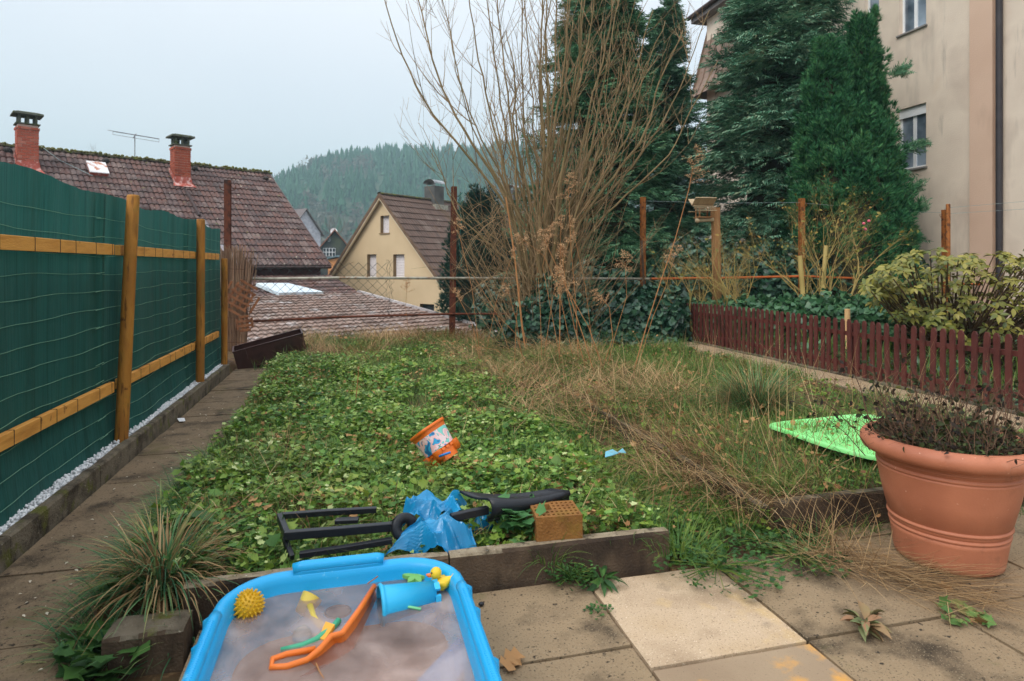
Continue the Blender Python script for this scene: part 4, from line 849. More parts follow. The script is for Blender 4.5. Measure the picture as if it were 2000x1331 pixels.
cypress('conifer_tree', 'tall dark cypress directly behind the bare willow stems', cat_(1172, 15.0), 9.6, lambda t: 2.45 * (1 - t) ** .72 * np.minimum(1, .7 + t * 2.5), 430, 54, .34, M_['cy_dark'], core=.35)
cypress('conifer_tree', 'slimmer cypress between willow and big blue-green one, sky on both sides of its top', cat_(1303, 17.0), 8.4, lambda t: 1.7 * (1 - t) ** .85 * np.minimum(1, .7 + t), 230, 44, .34, M_['cy_blue'], core=.3, droop=.2, up0=.5)
cypress('conifer_tree', 'broad blue-green cypress left of the columnar conifer, hiding the corner of the beige house', cat_(1528, 15.2), 10.8, lambda t: 3.2 * (1 - t) ** .8 * np.minimum(1, .72 + t * 1.2), 560, 52, .38, M_['cy_blue'], core=.33)
def tuft(n=7):
    vs, fs = [], []
    for k in range(n):
        a = 2 * PI * k / n + random.random(); o = .38 if k else 0; b = len(vs); t = (o * math.cos(a), o * math.sin(a), 1 - .25 * random.random() - (.15 if k else 0)); w = .075
        vs += [(t[0] * .2 - w * math.sin(a), t[1] * .2 + w * math.cos(a), random.uniform(-.1, .1)), (t[0] * .2 + w * math.sin(a), t[1] * .2 - w * math.cos(a), 0), t]; fs.append((b, b + 1, b + 2))
    return np.array(vs), np.array(fs)
def plume_conifer(name, label, parts, dens, ph, pr, m, nt=44, ts=.14, out=.35, corek=.82):
    c0 = parts[0][0]; t = empty(name, label, 'tree', c0); Ps, Ds = [], []
    for (c, Hh, R, z0, pw, n) in parts:
        h = RNG.random(n) ** .85; a = RNG.uniform(0, 2 * PI, n); r = R * (1 - h ** pw) ** .75 * RNG.uniform(.74, 1.06, n) * (1 + .10 * np.sin(a * 3 + h * 5)) * np.minimum(1, .75 + h * 2)
        b = np.array(c) + np.stack([r * np.cos(a), r * np.sin(a), z0 + h * (Hh - z0)], 1)
        ax_ = nrm(np.stack([np.cos(a) * out, np.sin(a) * out, np.ones(n)], 1) + RNG.normal(size=(n, 3)) * .1)
        idx = np.repeat(np.arange(n), nt); s = RNG.random(n * nt); rr = pr * np.sqrt(np.maximum(0, 1 - s ** 2.0)) * RNG.uniform(.55, 1, n * nt) * (.7 + .6 * RNG.random(n))[idx]
        e = RNG.normal(size=(n * nt, 3)); e -= ax_[idx] * np.sum(e * ax_[idx], 1, keepdims=True); e = nrm(e)
        Ps.append(b[idx] + ax_[idx] * (s * ph * (.7 + .7 * RNG.random(n))[idx])[:, None] + e * rr[:, None]); Ds.append(ax_[idx] * 1.0 + e * .75 + RNG.normal(size=(n * nt, 3)) * .15)
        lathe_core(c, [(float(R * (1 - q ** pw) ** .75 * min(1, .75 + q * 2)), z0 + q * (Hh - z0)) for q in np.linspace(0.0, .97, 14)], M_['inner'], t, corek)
    P = np.concatenate(Ps); D = np.concatenate(Ds); N = RNG.normal(size=D.shape); A = frames(D, N, ts * RNG.uniform(.6, 1.2, len(P))); A = A[:, :, [0, 2, 1]] * np.array([1, -1, 1])
    scatter('crown', [tuft() for _ in range(5)], P, A, m, t)
    MB().lathe([(.15, -.3), (.12, 1.5)], 10, Matrix.Translation(c0)).build('trunk', M_['bark'], t, smooth=True); return t
cA = cat_(1686, 13.4); cB = cat_(1612, 13.1); cC = cat_(1648, 12.9)
plume_conifer('columnar_conifer', 'dense dark green twin-topped columnar conifer standing close to the beige wall', [(cA, 6.3, .62, .1, 1.5, 280), (cB, 5.6, .70, .1, 1.7, 260), (cC, 4.3, 1.2, .0, 2.4, 360), (cat_(1722, 13.2), 3.9, .42, .1, 2.2, 130)], 0, .5, .15, M_['cy_col'])
plume_conifer('thuja_bush', 'rounded dark thuja between the cream house and the middle fence post', [(cat_(938, 20.5, -3.6), 7.0, 1.35, .2, 2.6, 330)], 0, .5, .2, mat('thuja_spray', leafc((14, 40, 34), (24, 58, 46), (38, 76, 58)), 1.4, .8, isl=.7), 34, .17)
# side shoots of the blue cypress poking out right of the column
def sprig(pts, L=.5, n=60):
    P, D = [], []
    for (x, y, dx, dy) in pts:
        for k in range(n):
            s = random.random(); p = AT(x + dx * s, y + dy * s, 13.0) + Vector((random.gauss(0, .05), random.gauss(0, .08), random.gauss(0, .05))); P.append(p); D.append((AT(x + dx, y + dy, 13.0) - AT(x, y, 13.0)).normalized() + Vector((random.gauss(0, .5), random.gauss(0, .5), random.gauss(0, .35))))
    return np.array(P), np.array(D)
P, D = sprig([(1740, 150, 22, -12), (1770, 290, 26, -6), (1765, 385, 28, -22), (1768, 420, 26, -16), (1760, 460, 26, 4)])
tt = [o for o in bpy.data.objects if o.name.startswith('columnar_conifer')][0]
scatter('side_shoots', [spray() for _ in range(3)], P, frames(D, RNG.normal(size=D.shape), .26 * RNG.uniform(.6, 1.2, len(P))), M_['cy_dark'], tt)

# small far trees between the houses
fir1 = empty('fir_tree', 'small dark fir beside the slate gable between the houses', 'tree', AT(617, 470, 90)); V_ = cone_tree(8, 9)
a_ = AT(617, 480, 90); finish(np_mesh('crown', V_[0] * [7.5, 7.5, 5.6] + np.array([a_.x, a_.y, 1.0]), V_[1]), 'crown', M_['fir_far'], fir1)
def skel(base, d, L, r, lev, kids, spread, out, seg=4, curl=.12, upb=.0, shrink=.62, n3=4):
    pts = [Vector(base)]; dd = Vector(d).normalized(); bends = []
    for i in range(seg):
        dd = (dd + Vector((random.gauss(0, curl), random.gauss(0, curl), random.gauss(0, curl) + upb))).normalized(); pts.append(pts[-1] + dd * L / seg); bends.append(dd.copy())
    rs = [r * (1 - .55 * i / seg) for i in range(seg + 1)]; out.tube(pts, rs, n3, cap=False)
    if lev > 0:
        for k in range(kids):
            i = random.randint(1, seg) if k else seg; p = pts[i]; e = bends[i - 1]; o = e.orthogonal().normalized(); o.rotate(Matrix.Rotation(random.uniform(0, 2 * PI), 3, e)) if False else None
            ax2 = Matrix.Rotation(random.uniform(0, 2 * PI), 3, e) @ e.orthogonal().normalized()
            skel(p, e * math.cos(spread) + ax2 * math.sin(spread) * random.uniform(.5, 1.2), L * shrink * random.uniform(.7, 1.15), rs[i] * .7, lev - 1, kids, spread, out, max(2, seg - 1), curl, upb, shrink, n3)
    return pts
def bare_tree(name, label, base, Hh, lev=5, kids=3, cat='tree', m=None, r=.2):
    t = empty(name, label, cat, base); o = MB(); skel(base, (0, 0, 1), Hh * .32, r, lev, kids, .55, o, 3, .08, .06, .74, 3); o.build('branches', m or M_['bare_far'], t); return t
bare_tree('bare_tree', 'bare spreading tree at the foot of the far hill behind the satellite dish', AT(657, 500, 95), 9.0, 5, 4, r=.2)
bare_tree('bare_tree', 'small bare treetop showing above the ridge between chimney and skylight', AT(188, 375, 60), 6.2, 4, 4, r=.12)

# ------------------------------------------------------------------ willow: many upright stems from one stool
M_['willow'] = mat('willow_bark', [S(84, 72, 48), S(132, 112, 80), S(108, 92, 62), S(86, 82, 48)], 5, .85, .3, 60, stretch=(1, 1, .3), isl=.4)
M_['willow_twig'] = mat('willow_twig', [S(80, 66, 48), S(150, 124, 92), S(116, 94, 68), S(84, 80, 50)], 5, .8, isl=.8)
WZ = 9.3; wb0 = AT(1062, 690, WZ); wb0.z = .1
wl = empty('willow_shrub', 'huge bare multi-stemmed willow shrub at the end of the garden', 'shrub', wb0)
tips = [(742, -40, .05), (800, -60, .3), (850, -90, .1), (905, -80, -.2), (935, -120, .2), (965, -60, 0), (1000, -130, -.1), (1028, -80, .2), (1048, -140, 0), (1075, -90, -.2), (1095, -150, .1), (1110, -70, 0), (1128, -140, .2), (1150, -90, 0), (1172, -120, -.2), (1195, -60, .1), (1225, -100, 0), (1250, -40, .2), (1275, 20, -.1), (1300, 40, 0), (1335, 60, .1), (1385, 20, .2), (1400, 120, 0), (1180, 60, .3), (1210, 130, -.3), (1120, 40, .4), (990, 60, .4), (1060, 90, -.4), (1160, 200, .5), (880, 60, -.3), (820, 240, 0), (842, 300, .2), (1240, 220, .2), (1140, 320, .6), (955, 200, .5), (1005, 150, .3), (1085, -60, -.4), (1135, 0, -.5), (1265, 120, .4)]
twigs = MB(); thin = MB()
for k, (tx, ty, dz) in enumerate(tips):
    T = AT(tx, ty, WZ + dz * 2.2); spread = (tx - 1062) / 340; b = wb0 + CW(spread * .15 + random.uniform(-.13, .13), random.uniform(-.2, .2), 0)
    low = b + (T - b) * .33; low += CW(-spread * .30, 0, .25) if abs(spread) > .5 else CW(random.uniform(-.1, .1), 0, 0)
    mid = b + (T - b) * .66 + CW((-.16 if spread < 0 else .10) * abs(spread), 0, .05)
    P_ = [b - Vector((0, 0, .1)), b + (low - b) * .5 + CW(-spread * .05, 0, .05), low, (low + mid) / 2 + CW(random.gauss(0, .03), random.gauss(0, .03), 0), mid, (mid + T) / 2 + CW(random.gauss(0, .05), 0, 0), T]
    # smooth resample
    pts = []
    for i in range(len(P_) - 1):
        p0, p1, p2, p3 = P_[max(0, i - 1)], P_[i], P_[i + 1], P_[min(len(P_) - 1, i + 2)]
        for s in (0, .25, .5, .75): pts.append(.5 * ((2 * p1) + (p2 - p0) * s + (2 * p0 - 5 * p1 + 4 * p2 - p3) * s * s + (3 * p1 - p0 - 3 * p2 + p3) * s ** 3))
    pts.append(T); pts = [p + Vector((random.gauss(0, .010), random.gauss(0, .010), 0)) for p in pts]
    L = (T - b).length; r0 = (.030 if L > 4 else .02) * random.uniform(.7, 1.25); m_ = len(pts); rs = [r0 * (1 - .82 * (i / m_) ** .8) for i in range(m_)]
    o = MB(); o.tube(pts, rs, 7); o.build('stem', M_['willow'], wl, smooth=True)
    nsh = int(12 * L / 5)
    for j in range(nsh):
        i = random.randint(4, m_ - 2); p = pts[i]; e = (pts[i + 1] - pts[i]).normalized(); q = Matrix.Rotation(random.uniform(0, 2 * PI), 3, e) @ e.orthogonal().normalized(); sl_ = random.uniform(.5, 1.8) * (1 - .3 * i / m_)
        d = (e * .75 + q * random.uniform(.35, .8)).normalized(); pp = [p]; n = 6
        for s in range(n): d = (d + Vector((random.gauss(0, .05), random.gauss(0, .05), .15))).normalized(); pp.append(pp[-1] + d * sl_ / n)
        rr = min(rs[i] * .6, random.uniform(.006, .012)); twigs.tube(pp, [rr * (1 - .7 * s / n) for s in range(n + 1)], 4, cap=False)
        for s in range(random.randint(2, 5)):
            i2 = random.randint(1, n - 1); d2 = ((pp[i2 + 1] - pp[i2]).normalized() + Vector((random.gauss(0, .5), random.gauss(0, .5), random.gauss(.1, .3)))).normalized(); l2 = random.uniform(.15, .55)
            a3 = pp[i2]; thin.tube([a3, a3 + d2 * l2 * .5, a3 + d2 * l2 + Vector((0, 0, .06 * l2))], [.0035, .0025, .0015], 3, cap=False)
# low fine tangled shoots round the base, many thin and arching
for k in range(150):
    a = random.uniform(0, 2 * PI); R = random.uniform(.15, .75); b = wb0 + Vector((math.cos(a) * R, math.sin(a) * R * .7, random.uniform(0, .2))); sp_ = random.uniform(-1, 1)
    d = (CW(sp_ * random.uniform(.2, 1.3), random.uniform(-.5, .5), 1)).normalized(); n = 7; L = random.uniform(1.0, 2.6); pp = [b]
    for s in range(n): d = (d + Vector((random.gauss(0, .07), random.gauss(0, .07), random.uniform(-.06, .05)))).normalized(); pp.append(pp[-1] + d * L / n)
    twigs.tube(pp, [random.uniform(.003, .008) * (1 - .7 * s / n) for s in range(n + 1)], 4, cap=False)
    for s in range(3):
        i2 = random.randint(2, n); d2 = (d + Vector((random.gauss(0, .7), random.gauss(0, .7), random.gauss(0, .4)))).normalized(); l2 = random.uniform(.2, .6); thin.tube([pp[i2], pp[i2] + d2 * l2 * .5 + Vector((0, 0, .02)), pp[i2] + d2 * l2], [.003, .0022, .0012], 3, cap=False)
for k in range(170):
    a = random.uniform(0, 2 * PI); R = random.uniform(.1, .6); b = wb0 + Vector((math.cos(a) * R, math.sin(a) * R * .6, random.uniform(.1, 1.1))); d = Vector((random.gauss(0, .8), random.gauss(0, .5), random.uniform(.1, 1.2))).normalized(); pp = [b]
    for s in range(5): d = (d + Vector((random.gauss(0, .22), random.gauss(0, .22), random.gauss(0, .15)))).normalized(); pp.append(pp[-1] + d * random.uniform(.08, .2))
    thin.tube(pp, [.004, .0035, .003, .0025, .002, .001], 3, cap=False)
# side shoots arching out to the left over the fence
for k in range(46):
    b = AT(random.uniform(960, 1010), random.uniform(380, 600), WZ - random.uniform(0, .6)); T = AT(random.uniform(870, 960), b_y := random.uniform(380, 620), WZ - random.uniform(.2, 1.2)); mid = (b + T) / 2 + Vector((0, 0, random.uniform(.0, .25)))
    twigs.tube([b, (b + mid) / 2 + Vector((0, 0, .04)), mid, (mid + T) / 2 + Vector((0, 0, .03)), T], [.0045, .004, .0035, .0025, .0015], 3, cap=False)
twigs.build('twigs', M_['willow_twig'], wl, kind='stuff'); thin.build('fine_twigs', M_['willow_twig'], wl, kind='stuff')
for k in range(0): pass
st = MB(); st.sphere(wb0 + Vector((0, 0, .05)), .42, 14, 8, (1, .7, .8)); st.build('stool', M_['willow'], wl, smooth=True)

# ------------------------------------------------------------------ picket fence
M_['picket'] = mat('oxblood_painted_picket', [S(66, 30, 28), S(86, 44, 38), S(76, 36, 32)], 5, .6, .2, 70, objr=.3, over=[(S(52, 36, 30), 5, .6, .75), (S(120, 84, 66), 18, .68, .72)])
pf = empty('picket_fence', 'low dark red picket fence along the raised border on the right', 'fence', (5.14, 7.2, .12))
pv = MB(); w = .024; t = .009; hh = .60
sec = [(-w, 0), (w, 0), (w, hh - .03), (w * .45, hh), (-w * .45, hh), (-w, hh - .03)]
pm = MB().prism([(-t, y, z) for y, z in sec], (2 * t, 0, 0)).mesh('picket', M_['picket'])
v = 3.3; k = 0
while v < 9.9:
    dz = .02 * math.sin(v) - .012 * (v - 5); M = Matrix.Translation((5.10 + random.uniform(-.003, .003), v + random.uniform(-.006, .006), .155 + dz)) @ Matrix.Rotation(random.uniform(-.02, .02), 4, 'X') @ Matrix.Rotation(random.uniform(-.02, .02), 4, 'Y')
    finish(pm, 'picket', None, pf, M=M); v += .098; k += 1
for z in (.27, .60):
    for (a, b) in ((3.2, 5.55), (5.56, 7.9), (7.91, 9.95)):
        dz = lambda v: .02 * math.sin(v) - .012 * (v - 5); r = MB(); r.loft([[Vector((5.113, v_, z + dz(v_) - .022)), Vector((5.138, v_, z + dz(v_) - .022)), Vector((5.138, v_, z + dz(v_) + .022)), Vector((5.113, v_, z + dz(v_) + .022))] for v_ in np.linspace(a, b, 5)]); r.build('rail', M_['picket'], pf)
for v in (3.25, 5.55, 7.9, 9.9): MB().bbox(5.14, 5.2, v - .03, v + .03, .0, .70 - .012 * (v - 5), .006).build('post', M_['picket'], pf)
kerb('picket_base', None, 5.06, 5.14, 3.0, 9.9, -.05, .15, M_['kerb'], seg=2.3)
# wooden stakes behind
def stake(nm, lab, x, yt, yb, Z, r, m, x2=None, group=None, sq=False):
    a = AT(x, yt, Z); b = AT(x2 or x, yb, Z); b.z = min(b.z, .1)
    o = MB().tube([b, a], [r, r * .92], 4 if sq else 12); return o.build(nm, m, label=lab, cat='stake', group=group)
M_['bamboo'] = mat('yellowed_pole', [S(150, 128, 72), S(176, 154, 96), S(132, 118, 66)], 4, .7, .2, stretch=(1, 1, .4)); M_['oldpost'] = mat('brown_weathered_post', [S(120, 82, 50), S(150, 108, 70), S(104, 70, 44)], 6, .85, .4, stretch=(1, 1, .2))
stake('wooden_stake', 'short pale round stake just behind the middle of the picket fence', 1655, 604, 690, 7.9, .035, mat('pale_pine', [S(190, 150, 104), S(206, 168, 120)], 5, .7))
stake('wooden_stake', 'slanting yellowish pole among the rose branches right of the iron post', 1613, 480, 640, 9.4, .032, M_['bamboo'], 1600)
stake('wooden_stake', 'thick greenish pole crossing the foot of the iron post among the roses', 1562, 500, 640, 9.2, .036, M_['bamboo'], 1577)
stake('wooden_stake', 'square brown stake just left of the bird feeder post', 1395, 512, 640, 10.3, .04, M_['oldpost'], sq=True)
# bird feeder
bf = empty('bird_feeder', 'small wooden bird feeder with slatted roof hanging beside the top of a brown post', 'bird feeder', AT(1378, 600, 10.4))
fp = AT(1402, 406, 10.5); o = MB(); o.frustum(Matrix.Translation((fp.x, fp.y, 0)) @ Matrix.Shear('XY', 4, (-.02, 0)), -.055, .055, -.05, .05, 0, fp.z); o.build('post', M_['oldpost'], bf)
c = AT(1374, 424, 10.45); M_['feeder'] = mat('pale_weathered_feeder', [S(150, 128, 100), S(186, 164, 132)], 9, .85, .3, objr=.5)
rx = CW(1, .1, 0).normalized(); ry = CW(-.1, 1, 0).normalized(); Mf = Matrix(((rx.x, ry.x, 0, c.x), (rx.y, ry.y, 0, c.y), (0, 0, 1, c.z), (0, 0, 0, 1)))
for s in (-1, 1):
    for i in range(7):
        x0 = -.2 + i * .052; y = 0; Mr = Mf @ Matrix.Translation((0, 0, .19)) @ Matrix.Rotation(s * .62, 4, 'X'); L = .2 + random.uniform(-.008, .008)
        finish(MB().frustum(Mr, x0, x0 + .05, 0 if s < 0 else -L, L if s < 0 else 0, .0, .012).mesh('roof_slat', M_['feeder']) if False else MB().frustum(Mr, x0, x0 + .05, (0 if s > 0 else -L), (L if s > 0 else 0), -.006 if s < 0 else -.005, .008).mesh('roof_slat', M_['feeder']), 'roof_slat', None, bf)
for y in (-.155, -.10, -.05, .155): MB().frustum(Mf, -.2, .16, y - .022, y + .018, .19 - abs(y) * .72 + .012, .19 - abs(y) * .72 + .026).build('roof_batten', M_['feeder'], bf)
MB().frustum(Mf, -.13, .12, -.1, .1, -.02, .0).build('tray', M_['oldpost'], bf)
for sx in (-.11, .09):
    for sy in (-.08, .08): MB().frustum(Mf, sx, sx + .02, sy - .01, sy + .01, .0, .15).build('strut', M_['oldpost'], bf)
MB().tube([Mf @ Vector((-.14, -.02, -.06)), Mf @ Vector((.16, -.02, -.045))], .035, 10).build('perch_log', M_['feeder'], bf); MB().sphere(Mf @ Vector((-.13, -.06, -.07)), .04, 10, 7).build('suet_ball', M_['feeder'], bf, smooth=True)
MB().frustum(Mf, .14, .2, -.03, .03, -.02, .14).build('bracket', M_['oldpost'], bf)

# roses
M_['rose_w'] = mat('rose_wood', [S(110, 84, 52), S(160, 136, 84), S(132, 126, 68)], 6, .8, isl=.5); M_['rose_l'] = mat('rose_leaf', leafc((74, 84, 40), (120, 116, 52), (150, 110, 60)), 3, .6, isl=.8, transl=.2); M_['rose_p'] = mat('pink_rose_bud', [S(200, 70, 96), S(224, 120, 136)], 4, .6)
def rose(lab, x, yb, Z, Hh, nst, seed, leaves=90, buds=(), grp=None):
    random.seed(seed); b = AT(x, yb, Z); b.z = .1; t = empty('rose_bush', lab, 'shrub', b); o = MB(); pts = []
    for k in range(nst):
        a = random.uniform(0, 2 * PI); d = Vector((math.cos(a) * .45, math.sin(a) * .3, 1)); pts += skel(b + Vector((math.cos(a) * .08, math.sin(a) * .08, 0)), d, Hh * .6, .020, 4, 4, .55, o, 4, .13, .04, .6, 4)
    o.build('branches', M_['rose_w'], t)
    V = np.array(o.v); c = V[RNG.integers(0, len(V), leaves * 3)]; c = c[c[:, 2] > b.z + Hh * .6][:leaves]
    if len(c): scatter('leaves', [LEAF], c, frames(RNG.normal(size=c.shape), RNG.normal(size=c.shape) + [0, 0, 1], RNG.uniform(.03, .07, len(c))), M_['rose_l'], t, kind='stuff')
    for (bx, by) in buds: MB().sphere(AT(bx, by, Z - .1), .022, 8, 6).build('rose_bud', M_['rose_p'], t, smooth=True)
def leaf_v(n=3, w=.32, fold=.12, tip=0):
    vs = [(0, 0, 0)]; fs = []
    for i in range(1, n + 1):
        y = i / (n + 1); ww = w * math.sin(PI * y ** .85); vs += [(-ww, y, fold * ww * 2), (0, y, 0), (ww, y, fold * ww * 2)]
    vs.append((0, 1, -.06)); L_ = len(vs) - 1; fs += [(0, 2, 1), (0, 3, 2)]
    for i in range(n - 1):
        a = 1 + i * 3; fs += [(a, a + 1, a + 3), (a + 1, a + 4, a + 3), (a + 1, a + 2, a + 4), (a + 2, a + 5, a + 4)]
    a = 1 + (n - 1) * 3; fs += [(a, a + 1, L_), (a + 1, a + 2, L_)]
    V = np.array(vs, float); V[:, 2] -= .22 * V[:, 1] ** 2; return V, np.array(fs)
LEAF = leaf_v()
rose('leafy-tipped rose bush with two pink blooms around the second orange iron post', 1600, 640, 9.5, 1.9, 7, 21, 300, ((1687, 437), (1697, 432), (1690, 448)))
rose('bare greenish rose bush between bird feeder and orange iron post', 1455, 640, 9.9, 1.75, 6, 5, 40)
rose('sparse bare rose bush in front of the blue cypress, left of the bird feeder', 1352, 640, 9.9, 1.35, 4, 9, 30)
random.seed(99)
# ------------------------------------------------------------------ rhododendron
rd = empty('rhododendron', 'large yellow-green rhododendron bush behind the picket fence at the right edge', 'shrub', AT(1850, 640, 7.4))
M_['rhodo'] = mat('rhododendron_leaf', leafc((48, 70, 32), (96, 104, 38), (128, 124, 46), (158, 146, 66), (74, 88, 36), k=1.05), 2, .42, isl=.5, objr=.5, transl=.15, spec=.5); M_['rh_wood'] = mat('rhododendron_wood', [S(64, 50, 36), S(96, 76, 54)], 6, .85)
ro = []; mbw = MB(); basec = AT(1860, 650, 7.4); basec.z = .15
for k in range(520):
    x = random.uniform(1690, 2160); f_ = (x - 1690) / 310; top = np.interp(x, [1690, 1730, 1780, 1850, 1930, 2000, 2160], [556, 520, 488, 490, 500, 482, 480]); bot = np.interp(x, [1690, 1740, 1850, 2000, 2160], [580, 620, 672, 690, 700])
    y = top + (bot - top) * random.random() ** 1.1; Z = 7.2 + random.uniform(-.65, .75) - .25 * (1 - (y - top) / (bot - top)); ro.append(AT(x, y, Z))
items = []
for p in ro:
    out = (p - (basec + Vector((0, 0, .3)))).normalized(); nl = random.randint(6, 10); ax_ = (out + Vector((0, 0, .8))).normalized()
    if random.random() < .5: mbw.tube([basec + Vector((random.uniform(-.6, .6), random.uniform(-.3, .3), 0)), (basec + p) / 2 + Vector((random.uniform(-.15, .15), 0, -.05)), p], [.014, .009, .005], 4, cap=False)
    o1 = ax_.orthogonal().normalized()
    for i in range(nl):
        e = Matrix.Rotation(2 * PI * i / nl + random.uniform(-.25, .25), 3, ax_) @ o1; d = (e * 1.0 + ax_ * random.uniform(-.6, .6)).normalized(); items.append((p + e * .01, d, (ax_ + Vector((random.gauss(0, .2),) * 3)), random.uniform(.06, .105)))
mbw.build('branches', M_['rh_wood'], rd)
items.sort(key=lambda t: topx(t[0])[2] + (5 if topx(t[0])[0] > 2000 else 0))
lv = leaf_v(4, .23, .1); lm = np_mesh('leaf', lv[0], lv[1]); lm.materials.append(M_['rhodo'])
Pq = np.array([i[0] for i in items]); Aq = frames(np.array([i[1] for i in items]), np.array([i[2] for i in items]), np.array([i[3] for i in items]))
for k in range(300):
    A = Aq[k]; finish(lm, 'leaf', None, rd, M=Matrix([[*A[0], Pq[k][0]], [*A[1], Pq[k][1]], [*A[2], Pq[k][2]], [0, 0, 0, 1]]))
scatter('leaves', [lv], Pq[300:], Aq[300:], M_['rhodo'], rd, kind='stuff')
# ------------------------------------------------------------------ ivy, hedge, ground cover, grasses
def lobed(kind=0):
    # palmate leaf, base at origin, lying in XY
    if kind == 0: R = [(0, .0), (.55, .12), (.42, .42), (.86, .58), (.42, .68), (.0, 1.08)]
    elif kind == 1: R = [(0, .0), (.42, -.05), (.7, .35), (.38, .5), (.5, .9), (.0, 1.0)]
    else: R = [(0, 0), (.5, -.12), (.62, .28), (.4, .55), (0, .95)]
    pts = R + [(-x, y) for x, y in R[-2:0:-1]]; c = (0, .42, -.06); V = [c] + [(x, y, .07 * abs(x) + .05 * random.uniform(-1, 1)) for x, y in pts]; n = len(pts)
    return np.array(V, float), np.array([(0, 1 + i, 1 + (i + 1) % n) for i in range(n)])
def narrow():
    pts = [(0, 0), (.16, .25), (.42, .3), (.2, .5), (.3, .72), (0, 1.05), (-.3, .72), (-.2, .5), (-.42, .3), (-.16, .25)]; V = [(0, .45, -.05)] + [(x * random.uniform(.8, 1.2), y, .06 * random.uniform(-1, 1)) for x, y in pts]; return np.array(V, float), np.array([(0, 1 + i, 1 + (i + 1) % 10) for i in range(10)])
L_elder = [lobed(0) for _ in range(4)] + [narrow() for _ in range(4)]; L_wide = [lobed(0), lobed(0)]; L_ivy = [lobed(2), lobed(2), lobed(2)]
def flat_leaves(n, uf, vf, mask, size, m, name, label, lay=(.01, .08), tilt=.5, protos_=None, cat='ground cover', dens=None, parent=None, kind='stuff', hfn=hgt):
    u = RNG.uniform(uf[0], uf[1], n); v = RNG.uniform(vf[0], vf[1], n); k = mask(u, v); u, v = u[k], v[k]; z = hfn(u, v) + RNG.uniform(lay[0], lay[1], len(u)) * (.5 + 1.1 * vn(u, v, 3.5, 1))
    P = np.stack([u, v, z], 1); a = RNG.uniform(0, 2 * PI, len(u)); D = np.stack([np.cos(a), np.sin(a), RNG.normal(size=len(u)) * .25], 1); N = np.array([0, 0, 1.0]) + RNG.normal(size=P.shape) * tilt
    return scatter(name, protos_ or L_elder, P, frames(D, N, RNG.uniform(size[0], size[1], len(u))), m, parent, kind=kind, **({} if parent is not None else dict(label=label, cat=cat)))
def blades(P, az, L, w, lean, bend, m, name, label=None, cat=None, parent=None, seg=3, kind=None, group=None, curl=None):
    n = len(P); P = np.asarray(P, float); h = np.stack([np.cos(az), np.sin(az), 0 * az], 1); sd_ = np.stack([-np.sin(az), np.cos(az), 0 * az], 1); up = np.array([0, 0, 1.0]); V = np.zeros((n, (seg + 1) * 2, 3)); p = P.copy(); th = lean.copy()
    if curl is not None: pass
    for s in range(seg + 1):
        ww = (w * (1 - (s / seg) ** 1.6) + w * .08)[:, None]; V[:, 2 * s] = p - sd_ * ww * .5; V[:, 2 * s + 1] = p + sd_ * ww * .5
        d = h * np.sin(th)[:, None] + up * np.cos(th)[:, None]; p = p + d * (L / seg)[:, None]; th = th + bend / seg
    f = np.array([(2 * s, 2 * s + 1, 2 * s + 3, 2 * s + 2) for s in range(seg)]); Fc = (f[None] + (np.arange(n) * (seg + 1) * 2)[:, None, None]).reshape(-1, 4)
    me = np_mesh(name, V.reshape(-1, 3), Fc); return finish(me, name, m, parent, label=label, cat=cat, kind=kind, group=group)
inbed = lambda u, v: (u > -.93 + .05 * vn(u, v, 3)) & (u < 1.36) & (v > 2.56) & (v < 9.75)
bedleaf = lambda u, v: inbed(u, v) & (RNG.random(len(u)) < 1 - .75 * sstep(7.2, 8.6, v + .6 * u * 0) - .5 * sstep(.9, 1.4, u) * sstep(4.5, 6, v)) & (vn(u, v, 2.2, 9) + .3 * vn(u, v, 9, 2) > .4)
flat_leaves(900, (-.9, 1.35), (2.6, 7.5), lambda u, v: inbed(u, v) & (vn(u, v, 1.9, 31) > .5), (.04, .06), M_['leaf'], 'ground_cover', 'larger lobed leaves standing above the bed cover', (.07, .14), .35)
M_['leaf2'] = mat('ground_cover_leaf_light', leafc((64, 104, 48), (110, 148, 70), (160, 178, 104), (196, 200, 150)), 1.5, .5, isl=.8, transl=.25)
flat_leaves(66000, (-.95, 1.4), (2.55, 9.5), bedleaf, (.014, .044), M_['leaf'], 'ground_cover', 'green lobed ground-cover leaves filling the bed', (.01, .10), .45)
flat_leaves(7000, (-.95, 1.4), (2.55, 9.0), bedleaf, (.014, .034), M_['leaf2'], 'ground_cover', 'pale fresh leaves scattered through the green bed', (.05, .12), .5)
flat_leaves(15000, (-.95, 4.4), (2.55, 9.8), lambda u, v: (inbed(u, v) | ((u > 1.3) & (RNG.random(len(u)) < .45))) & (vn(u, v, 3, 5) > .46), (.014, .042), M_['leaf_tan'], 'fallen_leaves', 'brown fallen leaves lying among the green plants', (.02, .1), .6, cat='fallen leaves')
